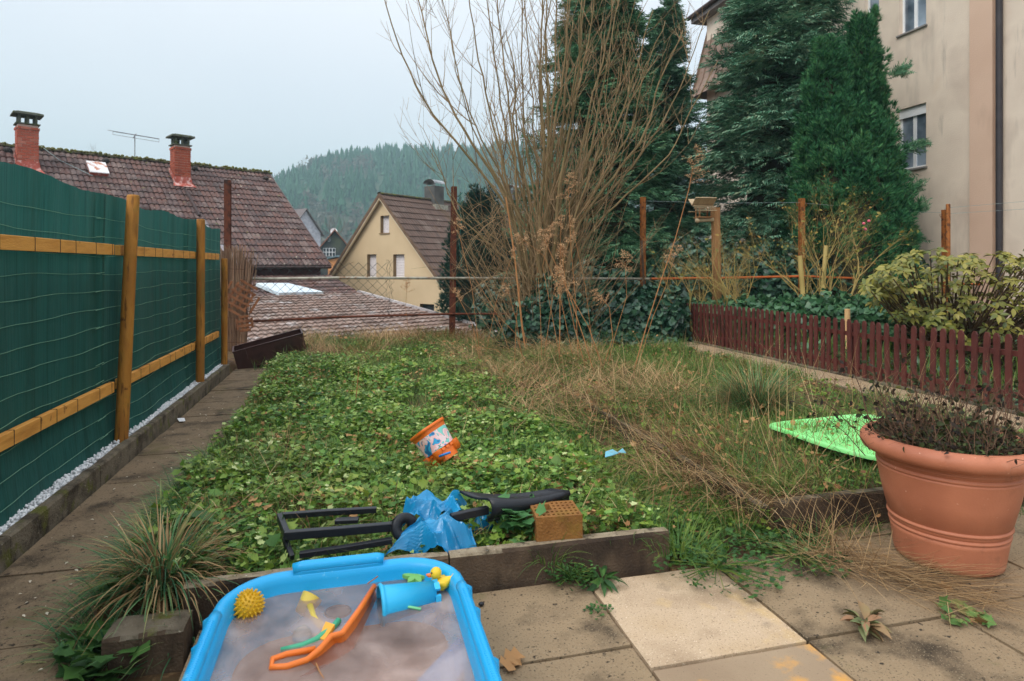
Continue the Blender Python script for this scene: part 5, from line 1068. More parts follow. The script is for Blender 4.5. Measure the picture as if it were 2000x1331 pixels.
# path gap and lawn weeds
gapm = lambda u, v: (u > 1.3) & (u < 1.95) & (v > 2.42) & (v < 9)
flat_leaves(11000, (1.25, 2.0), (2.4, 5), lambda u, v: gapm(u, v) & (vn(u, v, 4, 3) > .33), (.014, .034), M_['leaf'], 'weeds', 'low green weeds covering the overgrown gap between the bed and the raised lawn', (.0, .06), .5, cat='weeds')
flat_leaves(16000, (1.3, 4.4), (2.66, 9.5), lambda u, v: (u > 1.9) | (v > 4.5), (.015, .036), M_['leaf'], 'weeds', 'small green weeds in the raised rough lawn', (.0, .06), .6, cat='weeds')
def region_blades(n, ur, vr, mask, Lr, w, leanr, bendr, m, name, label, azf=None, cat='grass', lay=0, hfn=hgt):
    u = RNG.uniform(*ur, n); v = RNG.uniform(*vr, n); k = mask(u, v); u, v = u[k], v[k]; n = len(u); P = np.stack([u, v, hfn(u, v) + RNG.uniform(-.01, .02 + lay, n)], 1)
    az = RNG.uniform(0, 2 * PI, n) if azf is None else azf(u, v) + RNG.normal(size=n) * .7
    return blades(P, az, RNG.uniform(*Lr, n), np.full(n, w) * RNG.uniform(.6, 1.3, n), RNG.uniform(*leanr, n), RNG.uniform(*bendr, n), m, name, label, cat, kind='stuff')
region_blades(40000, (-.92, 1.36), (2.56, 9.9), lambda u, v: inbed(u, v) & ((vn(u, v, 1.6, 6) > .36) | (vn(u, v, 2.2, 9) < .4) | (v > 7)), (.06, .2), .0035, (.2, .9), (.3, 1.4), M_['grass'], 'grass', 'green grass blades between the bed leaves')
region_blades(52000, (1.34, 4.42), (2.5, 9.0), lambda u, v: (vn(u, v, 1.3, 8) > .25) & ((u > 1.98) | (v > 2.6)), (.06, .22), .0045, (.2, 1.1), (.3, 1.4), M_['grass'], 'grass', 'green grass of the raised rough lawn')
azl = lambda u, v: vn(u, v, .9, 12) * 9
region_blades(9500, (1.2, 4.42), (2.7, 9.9), lambda u, v: (vn(u, v, 1.1, 14) > .5), (.15, .42), .004, (1.05, 1.5), (-.1, .5), M_['straw'], 'dry_grass', 'matted tan dry grass lying over the raised lawn', azl, 'dry grass', .05)
region_blades(9000, (-1.0, 2.0), (8.0, 10.4), lambda u, v: vn(u, v, 1.4, 14) > .35, (.15, .42), .005, (.6, 1.4), (.3, .9), M_['straw'], 'dry_grass', 'tan dry grass along the foot of the wire fence', azl, 'dry grass', .06)
region_blades(9000, (-1.2, 5.0), (8.3, 10.6), lambda u, v: vn(u, v, 1.4, 14) < .6, (.1, .28), .005, (.2, 1.), (.3, 1.2), M_['grass'], 'grass', 'green grass along the foot of the wire fence')
region_blades(4200, (-.9, 1.4), (2.6, 9), lambda u, v: inbed(u, v) & (vn(u, v, 2.1, 20) > .55), (.08, .26), .0035, (.6, 1.4), (.2, .9), M_['straw'], 'dry_grass', 'thin dry stems scattered through the green bed', None, 'dry grass', .06)
region_blades(3800, (1.2, 3.0), (4.3, 8.6), lambda u, v: abs(u - 1.9 + .3 * (v - 6) * 0) < 1.0, (.25, .7), .0040, (1.15, 1.55), (-.2, .5), M_['straw'], 'dry_grass', 'long flattened tan stems in front of the willow', lambda u, v: 2.2 + 5 * (vn(u, v, 1.7, 4) - .5), 'dry grass', .12)
# behind the picket fence
flat_leaves(9000, (5.2, 9.5), (3.5, 10), lambda u, v: vn(u, v, 2, 3) > .35, (.03, .07), M_['hedge'], 'ground_cover', 'glossy green leaves in the border behind the picket fence', (.0, .15), .6)
region_blades(2600, (5.3, 7.5), (4.3, 8.5), lambda u, v: vn(u, v, 1.4, 3) > .45, (.2, .5), .012, (.1, .7), (.4, 1.4), M_['grass'], 'grass', 'broad green blades in the border behind the picket fence')

def tussock(c, n, L, w, m, name, label, spread=.1,  lean=(.1, 1.1), bend=(.5, 1.6), cat='grass tuft', m2=None, n2=0, azr=(0, 2 * PI), free=False):
    t = empty(name, label, cat, c); c = np.array(c); 
    for (mm, nn, nm) in ((m, n, 'blades'), (m2, n2, 'dry_blades')):
        if not nn: continue
        a = RNG.uniform(*azr, nn); r = spread * RNG.random(nn) ** .5; a = RNG.uniform(0, 2 * PI, nn) if free else a; P = c + np.stack([np.cos(a) * r, np.sin(a) * r, 0 * r], 1)
        blades(P, (RNG.uniform(*azr, nn) + .8 * np.sin(P[:, 0] * 9 + P[:, 1] * 7)) if free else a + RNG.normal(size=nn) * .3, RNG.uniform(L * .5, L * 1.1, nn), np.full(nn, w), RNG.uniform(*lean, nn), RNG.uniform(*bend, nn), mm, nm, parent=t, seg=6, kind='stuff')
    return t
tp = G(1478, 800, .17); tussock(tp, 900, .46, .006, M_['grass_dark'], 'grass_tussock', 'big arching blue-green grass tussock in front of the gravel strip', .16, m2=M_['straw'], n2=420)
tp = G(318, 1120, .12); tussock((tp.x, tp.y, .08), 330, .34, .007, M_['grass_dark'], 'grass_tussock', 'long green and yellow grass tuft hanging over the small kerb block beside the blue tub', .09, (.0, 1.2), (.6, 2.5), m2=M_['straw'], n2=330)
for (x, y, n, lab) in ((1235, 1010, 110, 'green grass tuft right of the perforated brick'), (1330, 1050, 110, 'green grass tuft just beyond the end of the front kerb'), (740, 650 + 70, 200, 'green grass tuft left of the middle fence post, near the chain link'), (1315, 700, 140, 'small bright grass tuft at the start of the strip kerb')):
    tp = G(x, y, .13); tussock((tp.x, tp.y, .08), n, .17, .005, M_['grass'], 'grass_tussock', lab, .14)
tp = UV(1728, 7.4, .1); tussock((tp.x, tp.y, .1), 260, .95, .012, mat('light_sedge_blade', leafc((84, 110, 56), (130, 150, 84), (170, 180, 110)), 2, .6, isl=.8, transl=.2), 'sedge_clump', 'tall pale green sedge clump arching behind the picket fence beside the rhododendron', .25, (.0, .6), (.5, 1.7))
region_blades(2600, (-.97, -.55), (2.36, 4.2), lambda u, v: (u < -.72) | (v < 2.75), (.1, .26), .0055, (.3, 1.3), (.5, 1.8), M_['grass_dark'], 'grass', 'loose grass overhanging the near left corner and edge of the bed', lambda u, v: 3.6 + 0 * u)
region_blades(1500, (1.8, 2.15), (2.6, 5.8), lambda u, v: u > 0, (.1, .24), .005, (.4, 1.3), (.5, 1.6), M_['grass'], 'grass', 'green grass hanging over the buried kerb of the raised lawn')
# straw heaps
for (x, y, n, L, z, az, lab) in ((1430, 925, 620, .42, .17, (1.9, 5.0), 'heap of combed tan straw spilling over the lawn kerb'), (1360, 860, 420, .4, .17, (1.5, 5.4), 'tan straw swath in the rough lawn behind the straw heap'), (700, 712, 420, .35, .14, (0, 6.28), 'low mound of fine tan straw near the chain link')):
    tp = G(x, y, z); tussock((tp.x, tp.y, z), n, L, .0032, M_['straw'], 'straw_heap', lab, .5, lean=(.7, 1.55), bend=(-.4, 1.3), cat='dry grass', azr=az, free=True)
wsp = empty('straw_wisp', 'loose wisp of pale straw strewn over the slabs at the foot of the flower pot', 'dry grass', G(1760, 1110, .01))
qn = 430; qt = RNG.random(qn) ** 1.2; qa, qb = G(1600, 1080, .02), G(1900, 1165, .02); P = np.array(qa)[None] * (1 - qt[:, None]) + np.array(qb)[None] * qt[:, None] + RNG.normal(size=(qn, 3)) * [.09, .06, 0]; P[:, 2] = .012 + .05 * RNG.random(qn) * (1 - qt)
azm = math.atan2(qb.y - qa.y, qb.x - qa.x); blades(P, azm + RNG.normal(size=qn) * .55 + (RNG.random(qn) < .15) * PI, RNG.uniform(.1, .42, qn), np.full(qn, .0028), RNG.uniform(1.2, 1.56, qn), RNG.uniform(-.15, .3, qn), M_['straw'], 'blades', parent=wsp, seg=5, kind='stuff')
P = np.array([G(1640, 1085, .02)]) + RNG.normal(size=(110, 3)) * [.10, .08, 0]; P[:, 2] = .02; blades(P, RNG.uniform(0, 6.28, 110), RNG.uniform(.15, .4, 110), np.full(110, .0028), RNG.uniform(.2, 1.3, 110), RNG.uniform(.2, 1.6, 110), M_['straw'], 'upright_blades', parent=wsp, seg=6, kind='stuff')
# single dry bents sticking up in the lawn
u = RNG.uniform(1.6, 4.3, 420); v = RNG.uniform(2.6, 6, 420); P = np.stack([u, v, hgt(u, v)], 1)
blades(P, RNG.uniform(0, 6.28, 420), RNG.uniform(.25, .75, 420), np.full(420, .004), RNG.uniform(.0, .8, 420), RNG.uniform(-.3, 1.0, 420), M_['straw'], 'dry_bents', 'single thin dry bents standing out of the lawn', 'dry grass', kind='stuff', seg=5)

def blob_leaves(name, label, blobs, n, size, m, cat='climber', protos_=None, parent=None, inner=.7):
    w = np.array([b[1][0] * b[1][1] + b[1][0] * b[1][2] + b[1][1] * b[1][2] for b in blobs]); w /= w.sum(); P, D, N = [], [], []
    for b, q in zip(blobs, w):
        k = int(n * q); d = nrm(RNG.normal(size=(k, 3))); r = RNG.uniform(inner, 1.05, k)[:, None]; c = np.array(b[0]); rad = np.array(b[1]); lump = (1 + .18 * np.sin(d[:, 0] * 7 + c[0]) * np.cos(d[:, 2] * 6 + d[:, 1] * 5))[:, None]; p = c + d * rad * r * lump; P.append(p); N.append(d * .9 + np.array([0, 0, .45]) + RNG.normal(size=(k, 3)) * .4); D.append(np.array([0, 0, -.9]) + RNG.normal(size=(k, 3)) * .7)
    P, D, N = map(np.concatenate, (P, D, N)); k = P[:, 2] > -.1; P, D, N = P[k], D[k], N[k]
    return scatter(name, protos_ or L_ivy, P, frames(D, N, RNG.uniform(size[0], size[1], len(P))), m, parent, kind=None if parent else 'stuff', **({} if parent else dict(label=label, cat=cat)))
def B_(x, y, Z, r): p = AT(x, y, Z); return ((p.x, p.y, p.z), r)
iv = empty('ivy', 'dark ivy smothering the willow stool', 'ivy', AT(1065, 700, 9.0))
blob_leaves('ivy_leaves', None, [B_(1060, 640, 9.0, (.5, .4, .45)), B_(1010, 695, 8.9, (.45, .3, .2)), B_(1110, 640, 9.1, (.35, .35, .5)), B_(1150, 690, 9.0, (.5, .3, .3)), B_(1075, 590, 9.2, (.28, .25, .5)), B_(960, 700, 9.0, (.4, .2, .15))], 7500, (.045, .09), M_['ivy'], parent=iv)
iv2 = empty('ivy', 'dark ivy mound climbing the left orange iron post at the corner', 'ivy', AT(1255, 680, 10.2))
blob_leaves('ivy_leaves', None, [B_(1255, 640, 10.0, (.7, .4, .55)), B_(1300, 640, 9.9, (.4, .35, .55)), B_(1200, 660, 9.9, (.6, .3, .4)), B_(1255, 600, 10.5, (.2, .2, .35)), B_(1310, 610, 9.7, (.25, .25, .4))], 9500, (.05, .095), M_['ivy'], parent=iv2)
for i in range(2): pass
MB().tube([AT(1255, 690, 10.6), AT(1258, 560, 10.58), AT(1253, 470, 10.6)], .02, 6).build('ivy_stem', M_['bark'], iv2)
MB().tube([AT(1050, 690, 9.1), AT(1062, 600, 9.05), AT(1070, 540, 9.1)], .03, 6).build('ivy_stem', M_['bark'], iv)
blob_leaves('hedge', 'glossy evergreen shrubs behind the far end of the picket fence', [B_(x, 628 + 8 * math.sin(x), 10.2 - (x - 1330) * .004, (.42, .4, .34)) for x in range(1335, 1790, 38)], 9000, (.045, .09), M_['hedge'], 'hedge')
blob_leaves('hedge', 'dark undergrowth on the bank behind the wire fence and willow', [B_(x, 600 + 18 * math.sin(x * .7), 12.3, (.7, .5, .75)) for x in range(990, 1350, 52)] + [B_(x, 560 + 14 * math.sin(x * .5), 12.6, (.8, .6, .9)) for x in range(1340, 1800, 80)], 17000, (.06, .11), M_['ivy'], 'hedge')
u = RNG.uniform(2.0, 4.6, 2600); v = RNG.uniform(8.0, 9.9, 2600); P = np.stack([u, v, hgt(u, v) + RNG.uniform(0, .12, 2600)], 1)
scatter('ivy_carpet', L_ivy, P, frames(RNG.normal(size=P.shape), RNG.normal(size=P.shape) * .4 + [0, 0, 1], RNG.uniform(.04, .08, 2600)), M_['ivy'], kind='stuff', label='ivy carpet on the ground beyond the dry grass', cat='ground cover')

# ------------------------------------------------------------------ tall dried stalks with feathery heads
M_['stalk'] = mat('dry_goldenrod_stem', [S(128, 84, 50), S(164, 116, 74), S(146, 98, 60)], 5, .8); M_['plume'] = mat('feathery_seed_head', leafc((140, 104, 74), (176, 138, 100), (204, 172, 134)), 3, .9, isl=.8, transl=.3)
def feather(mb, P, d, n=12, L=.16, droop=.8, side=1.0):
    d = d.normalized()
    for k in range(n):
        s = k / n; q = Matrix.Rotation(random.uniform(0, 2 * PI), 3, d) @ d.orthogonal().normalized(); e = (d * .7 + q * side).normalized(); p = P + d * (s - .5) * L * 1.6; l = L * (1 - .6 * s) * random.uniform(.7, 1.1); pts = [p]
        for j in range(4): e = (e + Vector((0, 0, -.28 * droop))).normalized(); pts.append(pts[-1] + e * l / 4)
        mb.tube(pts, [.0016, .0014, .0012, .001, .0008], 3, cap=False)
        for j in range(1, 5):
            for r_ in range(5):
                c = pts[j] + Vector((random.gauss(0, .012), random.gauss(0, .012), random.uniform(-.004, .02))); a = Vector((random.gauss(0, 1), random.gauss(0, 1), random.gauss(.6, 1))).normalized() * .018; b = a.orthogonal().normalized() * .005
                mb.add([c - b, c + b, c + a], [(0, 1, 2)])
def stalk(label, pts, Z, r=.006, L=.16, n=12, head=True, droop=.8, name='dried_stalk', side=1.0, headm=None):
    W_ = [AT(x, y, Z if not isinstance(Z, (list, tuple)) else Z[i]) for i, (x, y) in enumerate(pts)]; W_[0].z = max(W_[0].z, .05)
    t = empty(name, label, 'dried plant', W_[0]); m = len(W_); MB().tube(W_, [r * (1 - .5 * i / m) for i in range(m)], 5).build('stem', M_['stalk'], t)
    if head: mb = MB(); feather(mb, W_[-1], (W_[-1] - W_[-2]), n, L, droop, side); mb.build('seed_head', headm or M_['plume'], t, kind='stuff')
stalk('tallest dried goldenrod stalk leaning right with its feathery head above the wire', [(1233, 742), (1262, 640), (1292, 545), (1318, 470), (1345, 372), (1354, 325)], 6.6, .007, .24, 22, droop=.5)
stalk('thick straight dry cane rising left through the willow stems', [(1030, 712), (1020, 640), (1005, 500), (988, 385)], 8.2, .015, head=False)
stalk('leaning dry stalk with a blond drooping tassel in front of the willow', [(1165, 745), (1140, 660), (1115, 585), (1100, 545)], 6.5, .006, .17, 26, droop=1.6, side=.6)
stalk('dry stalk with a shaggy blond tuft at mid height of the willow', [(1150, 742), (1122, 640), (1105, 560), (1098, 492)], 6.8, .005, .09, 20, droop=1.3, side=.6)
stalk('thin dry stalk with spreading head left of the ivy mound', [(1182, 735), (1200, 660), (1224, 580), (1221, 512)], 6.9, .004, .15, 14)
stalk('curved dry stalk with brown nodding head right of the willow stool', [(1170, 742), (1197, 660), (1190, 600), (1172, 580)], 7.0, .005, .13, 12)
stalk('long reddish stalk crossing the willow from lower right to upper left', [(1185, 752), (1150, 640), (1105, 560), (1063, 468)], 6.9, .006, .15, 14)
stalk('bent stalk with curled feathery head left in the willow', [(1125, 735), (1090, 560), (1062, 500), (1022, 468)], 7.4, .004, .14, 14, droop=1.2)
stalk('feathery brown stalk beside the grey pipe, left part of the willow', [(1100, 735), (1075, 600), (1060, 520), (1075, 455)], 7.2, .004, .16, 16)
stalk('tall feathery stalk just in front of the willow centre', [(1130, 735), (1125, 600), (1115, 480), (1110, 365)], 7.4, .005, .2, 18)
stalk('dry branching stalk left of the rose, beside the bird feeder post', [(1240, 735), (1275, 620), (1300, 560), (1318, 500)], 7.0, .004, .15, 14)
stalk('thin dry weed standing in the chain-link bay left of the middle post', [(800, 690), (797, 640), (792, 600), (795, 560)], 9.4, .003, .12, 10, droop=.2)
stalk('dark dead weed stem standing in the middle of the bed', [(694, 795), (698, 750), (701, 717)], 5.4, .005, head=False)
for k in range(16):
    x = random.uniform(930, 1290); xt = x + random.uniform(-90, 60); yt = random.uniform(420, 640); Z = random.uniform(6.6, 8.6)
    if k % 2: yt += 60
    stalk('thin dry weed stalk among the willow and tall grass', [(x, 735), ((x * .6 + xt * .4), 690 + (yt - 690) * .5), (xt, yt)], Z, .0035, .1, 7, head=(k % 3 != 0)); o = bpy.context.scene.collection.objects
for o in list(COL.objects):
    if o.get('label') == 'thin dry weed stalk among the willow and tall grass': o['group'] = 'thin dry stalks among the willow'
# flattened reddish stalk arching to the sled and pale broken reed
stalk('long flattened reddish stalk arching across the rough lawn', [(1208, 800), (1290, 798), (1360, 825), (1440, 872)], [5.2, 5.0, 4.7, 4.3], .006, head=False)
stalk('pale broken reed lying in the rough lawn', [(1296, 738), (1335, 765), (1372, 785), (1404, 803)], [6.3, 6.0, 5.8, 5.5], .008, head=False)
# ------------------------------------------------------------------ blue sand-and-water tub with frozen water and toys
def plastic(name, c, rough=.38, over=(), k=1.25, **kw):
    a = S(*c, k); b = tuple(v * .9 for v in a[:3]); return mat(name, [b, a], 2, rough, .05, 60, spec=.45, over=over, **kw)
M_['tub'] = plastic('sky_blue_plastic', (26, 156, 212), .4, over=[(S(18, 120, 172), 6, .6, .8), (S(110, 190, 226), 45, .64, .72, (1, .3, 1)), (S(60, 110, 130), 3, .62, .85)])
def rrect(u0, u1, v0, v1, r, z, n=8):
    P = []
    for (cx, cy, a0) in ((u1 - r, v1 - r, 0), (u0 + r, v1 - r, PI / 2), (u0 + r, v0 + r, PI), (u1 - r, v0 + r, 1.5 * PI)):
        for i in range(n): a = a0 + PI / 2 * i / (n - 1); P.append(Vector((cx + r * math.cos(a), cy + r * math.sin(a), z)))
    return P
TU0, TU1, TV0, TV1 = -.420, .362, 1.27, 2.285
def ring(o, z): return rrect(TU0 + o, TU1 - o, TV0 + o, TV1 - o, .195 - o * .6, z)
tub = empty('water_tub', 'bright blue plastic water tub of frozen brown water in front of the kerb', 'tub', (0, 1.75, 0))
b_ = MB(); b_.loft([ring(.06, .004), ring(.052, .02), ring(.03, .20), ring(.028, .212), ring(.004, .214), ring(-.002, .226), ring(.002, .244), ring(.014, .254), ring(.030, .252), ring(.040, .240), ring(.044, .222), ring(.062, .03)], cap0=True, cap1=True); b_.build('shell', M_['tub'], tub, smooth=True)
for s in (0, 1):   # grip sections with fine ridges on the long sides, raised bar at the back
    g = MB(); g2_ = MB(); uc = (TU0 + .018) if s == 0 else (TU1 - .018)
    g.tube([(uc, 1.42, .246), (uc, 1.45, .252), (uc, 2.0, .252), (uc, 2.04, .246)], .019, 10); g.build('grip', M_['tub'], tub, smooth=True)
    v = 1.47
    while v < 1.98: g2_.tube([(uc + .017 * math.cos(a), v, .252 + .0185 * math.sin(a)) for a in (.5, 1.2, 1.9, 2.6)], .0022, 4); v += .0095
    g2_.build('grip_ridges', M_['tub'], tub, kind='stuff')
    for v in (1.40, 1.66, 1.92, 2.06):
        uo = (TU0 - .004) if s == 0 else (TU1 + .004)
        MB().tube([(uo + (.035 if s == 0 else -.035), v, .03), (uo, v, .19), (uo, v, .225), (uo + (.01 if s == 0 else -.01), v, .24)], [.02, .02, .018, .006], 8).build('side_rib', M_['tub'], tub, smooth=True)
MB().bbox(-.20, .10, TV1 - .036, TV1 + .004, .214, .262, .008).build('back_bar', M_['tub'], tub)
MB().tube([(-.2, TV1 - .018, .258), (-.17, TV1 - .018, .264), (.08, TV1 - .018, .264), (.1, TV1 - .018, .258)], .02, 10).build('back_grip', M_['tub'], tub, smooth=True)
# cloudy frozen surface
wm = bpy.data.materials.new('cloudy_ice'); wm.use_nodes = True; N, L = wm.node_tree.nodes, wm.node_tree.links; N.clear()
o_ = N.new('ShaderNodeOutputMaterial'); g_ = N.new('ShaderNodeNewGeometry'); n1 = N.new('ShaderNodeTexNoise'); n1.inputs['Scale'].default_value = 5; n1.inputs['Detail'].default_value = 8; n1.inputs['Distortion'].default_value = .25; L.new(g_.outputs['Position'], n1.inputs[0])
rp = N.new('ShaderNodeValToRGB'); rp.color_ramp.elements[0].position = .3; rp.color_ramp.elements[1].position = .7; rp.color_ramp.elements[0].color = S(150, 122, 112, 1.3); rp.color_ramp.elements[1].color = S(200, 178, 168, 1.3); L.new(n1.outputs[0], rp.inputs[0])
df = N.new('ShaderNodeBsdfDiffuse'); L.new(rp.outputs[0], df.inputs[0]); tp_ = N.new('ShaderNodeBsdfTransparent'); tp_.inputs[0].default_value = (.93, .9, .88, 1); m1 = N.new('ShaderNodeMixShader')
mr = N.new('ShaderNodeMapRange'); mr.inputs[1].default_value = .35; mr.inputs[2].default_value = .65; mr.inputs[3].default_value = .2; mr.inputs[4].default_value = .5; L.new(n1.outputs[0], mr.inputs[0]); L.new(mr.outputs[0], m1.inputs[0]); L.new(tp_.outputs[0], m1.inputs[1]); L.new(df.outputs[0], m1.inputs[2])
gl = N.new('ShaderNodeBsdfGlossy'); gl.inputs['Roughness'].default_value = .09; nb = N.new('ShaderNodeTexNoise'); nb.inputs['Scale'].default_value = 14; nb.inputs['Detail'].default_value = 5; nb.inputs['Distortion'].default_value = .8; mpg = N.new('ShaderNodeMapping'); mpg.inputs['Rotation'].default_value = (0, 0, .9); mpg.inputs['Scale'].default_value = (3, .6, 1); L.new(g_.outputs['Position'], mpg.inputs[0]); L.new(mpg.outputs[0], nb.inputs[0])
bp = N.new('ShaderNodeBump'); bp.inputs['Strength'].default_value = .6; bp.inputs['Distance'].default_value = .006; L.new(nb.outputs[0], bp.inputs['Height']); L.new(bp.outputs[0], gl.inputs['Normal']); L.new(bp.outputs[0], df.inputs['Normal'])
fz = N.new('ShaderNodeFresnel'); fz.inputs[0].default_value = 1.31; L.new(bp.outputs[0], fz.inputs['Normal']); m2 = N.new('ShaderNodeMixShader'); L.new(fz.outputs[0], m2.inputs[0]); L.new(m1.outputs[0], m2.inputs[1]); L.new(gl.outputs[0], m2.inputs[2]); L.new(m2.outputs[0], o_.inputs[0])
WZ_ = .193
MB().loft([ring(.047, WZ_)], cap0=False, cap1=True).build('frozen_water', wm, tub)
MB().loft([ring(.062, .055)], cap0=False, cap1=True).build('silt', mat('brown_silt', [S(138, 108, 92), S(156, 128, 112), S(130, 102, 88)], 5, .9, .3, 30), tub)
def gw(x, y, z=WZ_): return G(x, y, z)
# spiky massage ball
c = gw(485, 1183, .212); M_['ball'] = plastic('mustard_yellow_rubber', (200, 158, 30), .5)
sb = MB(); sb.sphere(c, .040, 16, 12); n = 150
for i in range(n):
    y = 1 - 2 * (i + .5) / n; r = math.sqrt(1 - y * y); a = i * 2.39996; d = Vector((r * math.cos(a), r * math.sin(a), y)); sb.tube([c + d * .036, c + d * .047, c + d * .0515], [.0042, .003, .0008], 5)
sb.build('spiky_ball', M_['ball'], label='mustard yellow spiky rubber ball frozen into the left corner of the blue tub', cat='ball')
# orange scoop tray
sc = empty('sand_scoop', 'long orange sand scoop stuck diagonally in the ice of the blue tub', 'toy', gw(640, 1240, .1)); M_['orange'] = plastic('orange_plastic', (236, 112, 34), .36, over=[(S(226, 96, 26), 8, .6, .8)])
top = [gw(731, 1146, .235), gw(700, 1194, .234), gw(668, 1238, .228), gw(647, 1243, .222), gw(625, 1268, .212), gw(600, 1289, .202), gw(560, 1302, .197), gw(530, 1304, .196), gw(532, 1288, .196), gw(560, 1278, .198), (gw(616, 1268, .204))]
MB().tube(top, [.009] * 5 + [.0085] * 6, 10).build('rim', M_['orange'], sc, smooth=True)
lo_ = [gw(736, 1168, .17), gw(712, 1222, .15), gw(690, 1268, .14), gw(668, 1282, .14), gw(645, 1296, .15), gw(618, 1303, .17)]
MB().loft([top[:6], lo_], closed=False, cap0=False, cap1=False).build('side', M_['orange'], sc); MB().loft([lo_, [p + Vector((-.05, .03, -.04)) for p in lo_]], closed=False, cap0=False, cap1=False).build('bottom', M_['orange'], sc)
# light blue toy bucket lying half frozen
tb = empty('toy_bucket', 'light blue toy bucket lying on its side half frozen beside the duck', 'bucket', gw(800, 1170, .15)); p0, p1 = gw(741, 1182, .198), gw(848, 1160, .200); d = (p1 - p0); Lb_ = d.length; q = d.to_track_quat('Z', 'Y').to_matrix().to_4x4(); Mb = Matrix.Translation(p0) @ q
M_['ltblue'] = plastic('light_blue_plastic', (50, 176, 220), .35)
MB().lathe([(.057, 0), (.063, .002), (.064, .010), (.058, .014), (.056, .02), (.040, Lb_), (.038, Lb_ - .002), (.053, .016), (.055, 0)], 28, Mb).build('body', M_['ltblue'], tb, smooth=True)
cr_ = MB()
for k in range(6): a = k * PI / 3; cr_.frustum(Mb @ Matrix.Rotation(a, 4, 'Z') @ Matrix.Translation((.036, 0, Lb_)), -.006, .006, -.012, .012, -.004, .014)
cr_.build('battlements', M_['ltblue'], tb); MB().tube([gw(762, 1180, .21), gw(790, 1184, .2), gw(822, 1190, .197)], .0045, 6).build('handle', plastic('pale_green_plastic', (120, 200, 140), .4), tb, smooth=True)
# rubber duck
dk = empty('rubber_duck', 'small yellow rubber duck with orange beak sitting in the right back corner of the tub', 'duck', gw(858, 1150, .2)); M_['duck'] = plastic('duck_yellow', (238, 184, 40), .35)
c = gw(862, 1138, .222); ex, ey = CW(1, 0, 0), CW(0, 1, 0); Md = Matrix(((ex.x, ey.x, 0, c.x), (ex.y, ey.y, 0, c.y), (0, 0, 1, c.z), (0, 0, 0, 1)))
bd_ = MB(); rings = []
for (x, z, rx_, rz_) in ((-.034, .004, .006, .006), (-.028, .0, .018, .016), (-.012, -.003, .026, .023), (.008, -.003, .026, .022), (.022, .003, .019, .017), (.033, .014, .010, .009), (.040, .026, .004, .005), (.041, .031, .001, .001)):
    rings.append([Md @ Vector((x, rx_ * math.cos(2 * PI * k / 14), z + rz_ * math.sin(2 * PI * k / 14))) for k in range(14)])
bd_.loft(rings); bd_.build('body', M_['duck'], dk, smooth=True); hd = Md @ Vector((-.018, -.004, .034)); MB().sphere(hd, .0195, 16, 12).build('head', M_['duck'], dk, smooth=True)
bk_ = MB(); bk_.sphere((0, 0, 0), 1, 10, 6, M=Md @ Matrix.Translation((-.040, -.008, .030)) @ Matrix.Diagonal((.012, .008, .004, 1))); bk_.sphere((0, 0, 0), 1, 10, 6, M=Md @ Matrix.Translation((-.038, -.008, .025)) @ Matrix.Diagonal((.009, .007, .003, 1))); bk_.build('beak', plastic('beak_orange', (224, 110, 40), .4), dk, smooth=True)
ey_ = plastic('black_eye', (10, 10, 12), .2)
for s in (-1, 1): MB().sphere(Md @ Vector((-.030, s * .013 - .004, .040)), .0035, 8, 6).build('eye', ey_, dk, smooth=True)
for s in (-1, 1): MB().sphere((0, 0, 0), 1, 10, 6, M=Md @ Matrix.Translation((.006, s * .025, .004)) @ Matrix.Diagonal((.018, .004, .010, 1))).build('wing', M_['duck'], dk, smooth=True)
# palm-shaped mould
pmd = MB(); c = gw(812, 1122, .212); pts = []
for k in range(24):
    a = 2 * PI * k / 24; r = .030 + .011 * math.cos(a * 6); pts.append(c + ex * r * 1.15 * math.cos(a) + ey * r * .9 * math.sin(a) + Vector((0, 0, .35 * r * math.sin(a) * .9)))
pmd.prism(pts, (0, 0, -.012)); pmd.build('sand_mould', plastic('translucent_green_mould', (132, 196, 110), .4, transl=.3), label='pale green palm-shaped sand mould behind the rubber duck', cat='toy')
M_['yel'] = plastic('pale_yellow_plastic', (214, 190, 84), .4, transl=.2)
# cup
cp0, cp1 = gw(590, 1200, .15), gw(610, 1165, .188); q = (cp1 - cp0).to_track_quat('Z', 'Y').to_matrix().to_4x4(); Lc = (cp1 - cp0).length
MB().lathe([(.0, 0), (.026, 0), (.036, Lc), (.034, Lc), (.024, .004), (0, .004)], 22, Matrix.Translation(cp0) @ q).build('toy_cup', M_['yel'], label='yellow toy cup under the ice left of the orange scoop', cat='toy', smooth=True)
MB().tube([gw(605, 1186, .185), gw(612, 1206, .185), gw(625, 1220, .18), gw(640, 1232, .18)], [.013, .011, .012, .006], 8).build('toy_shovel', M_['yel'], label='pale yellow sand shovel frozen next to the yellow cup', cat='toy', smooth=True)
gm_ = plastic('sea_green_plastic', (64, 160, 122), .4); rk = MB(); rk.tube([gw(548, 1270, .190), gw(590, 1262, .190), gw(618, 1250, .192), gw(650, 1226, .197), gw(662, 1212, .203)], [.007, .010, .010, .010, .010], 8); rk.build('sand_rake', gm_, label='sea-green sand rake lying along the orange scoop', cat='toy', smooth=True)
bb = MB(); pq = [gw(636, 1214, .21), gw(654, 1220, .21), gw(634, 1250, .196), gw(622, 1246, .196)]; bb.prism(pq, (0, 0, -.012)); bb.build('toy_block', plastic('amber_plastic', (226, 160, 44), .4), label='small amber plastic piece wedged between rake and scoop', cat='toy')
glm = bpy.data.materials.new('clear_plastic'); glm.use_nodes = True; bs_ = glm.node_tree.nodes['Principled BSDF']; bs_.inputs['Transmission Weight'].default_value = .9; bs_.inputs['Roughness'].default_value = .05; bs_.inputs['IOR'].default_value = 1.2; bs_.inputs['Base Color'].default_value = (.9, .93, .93, 1)
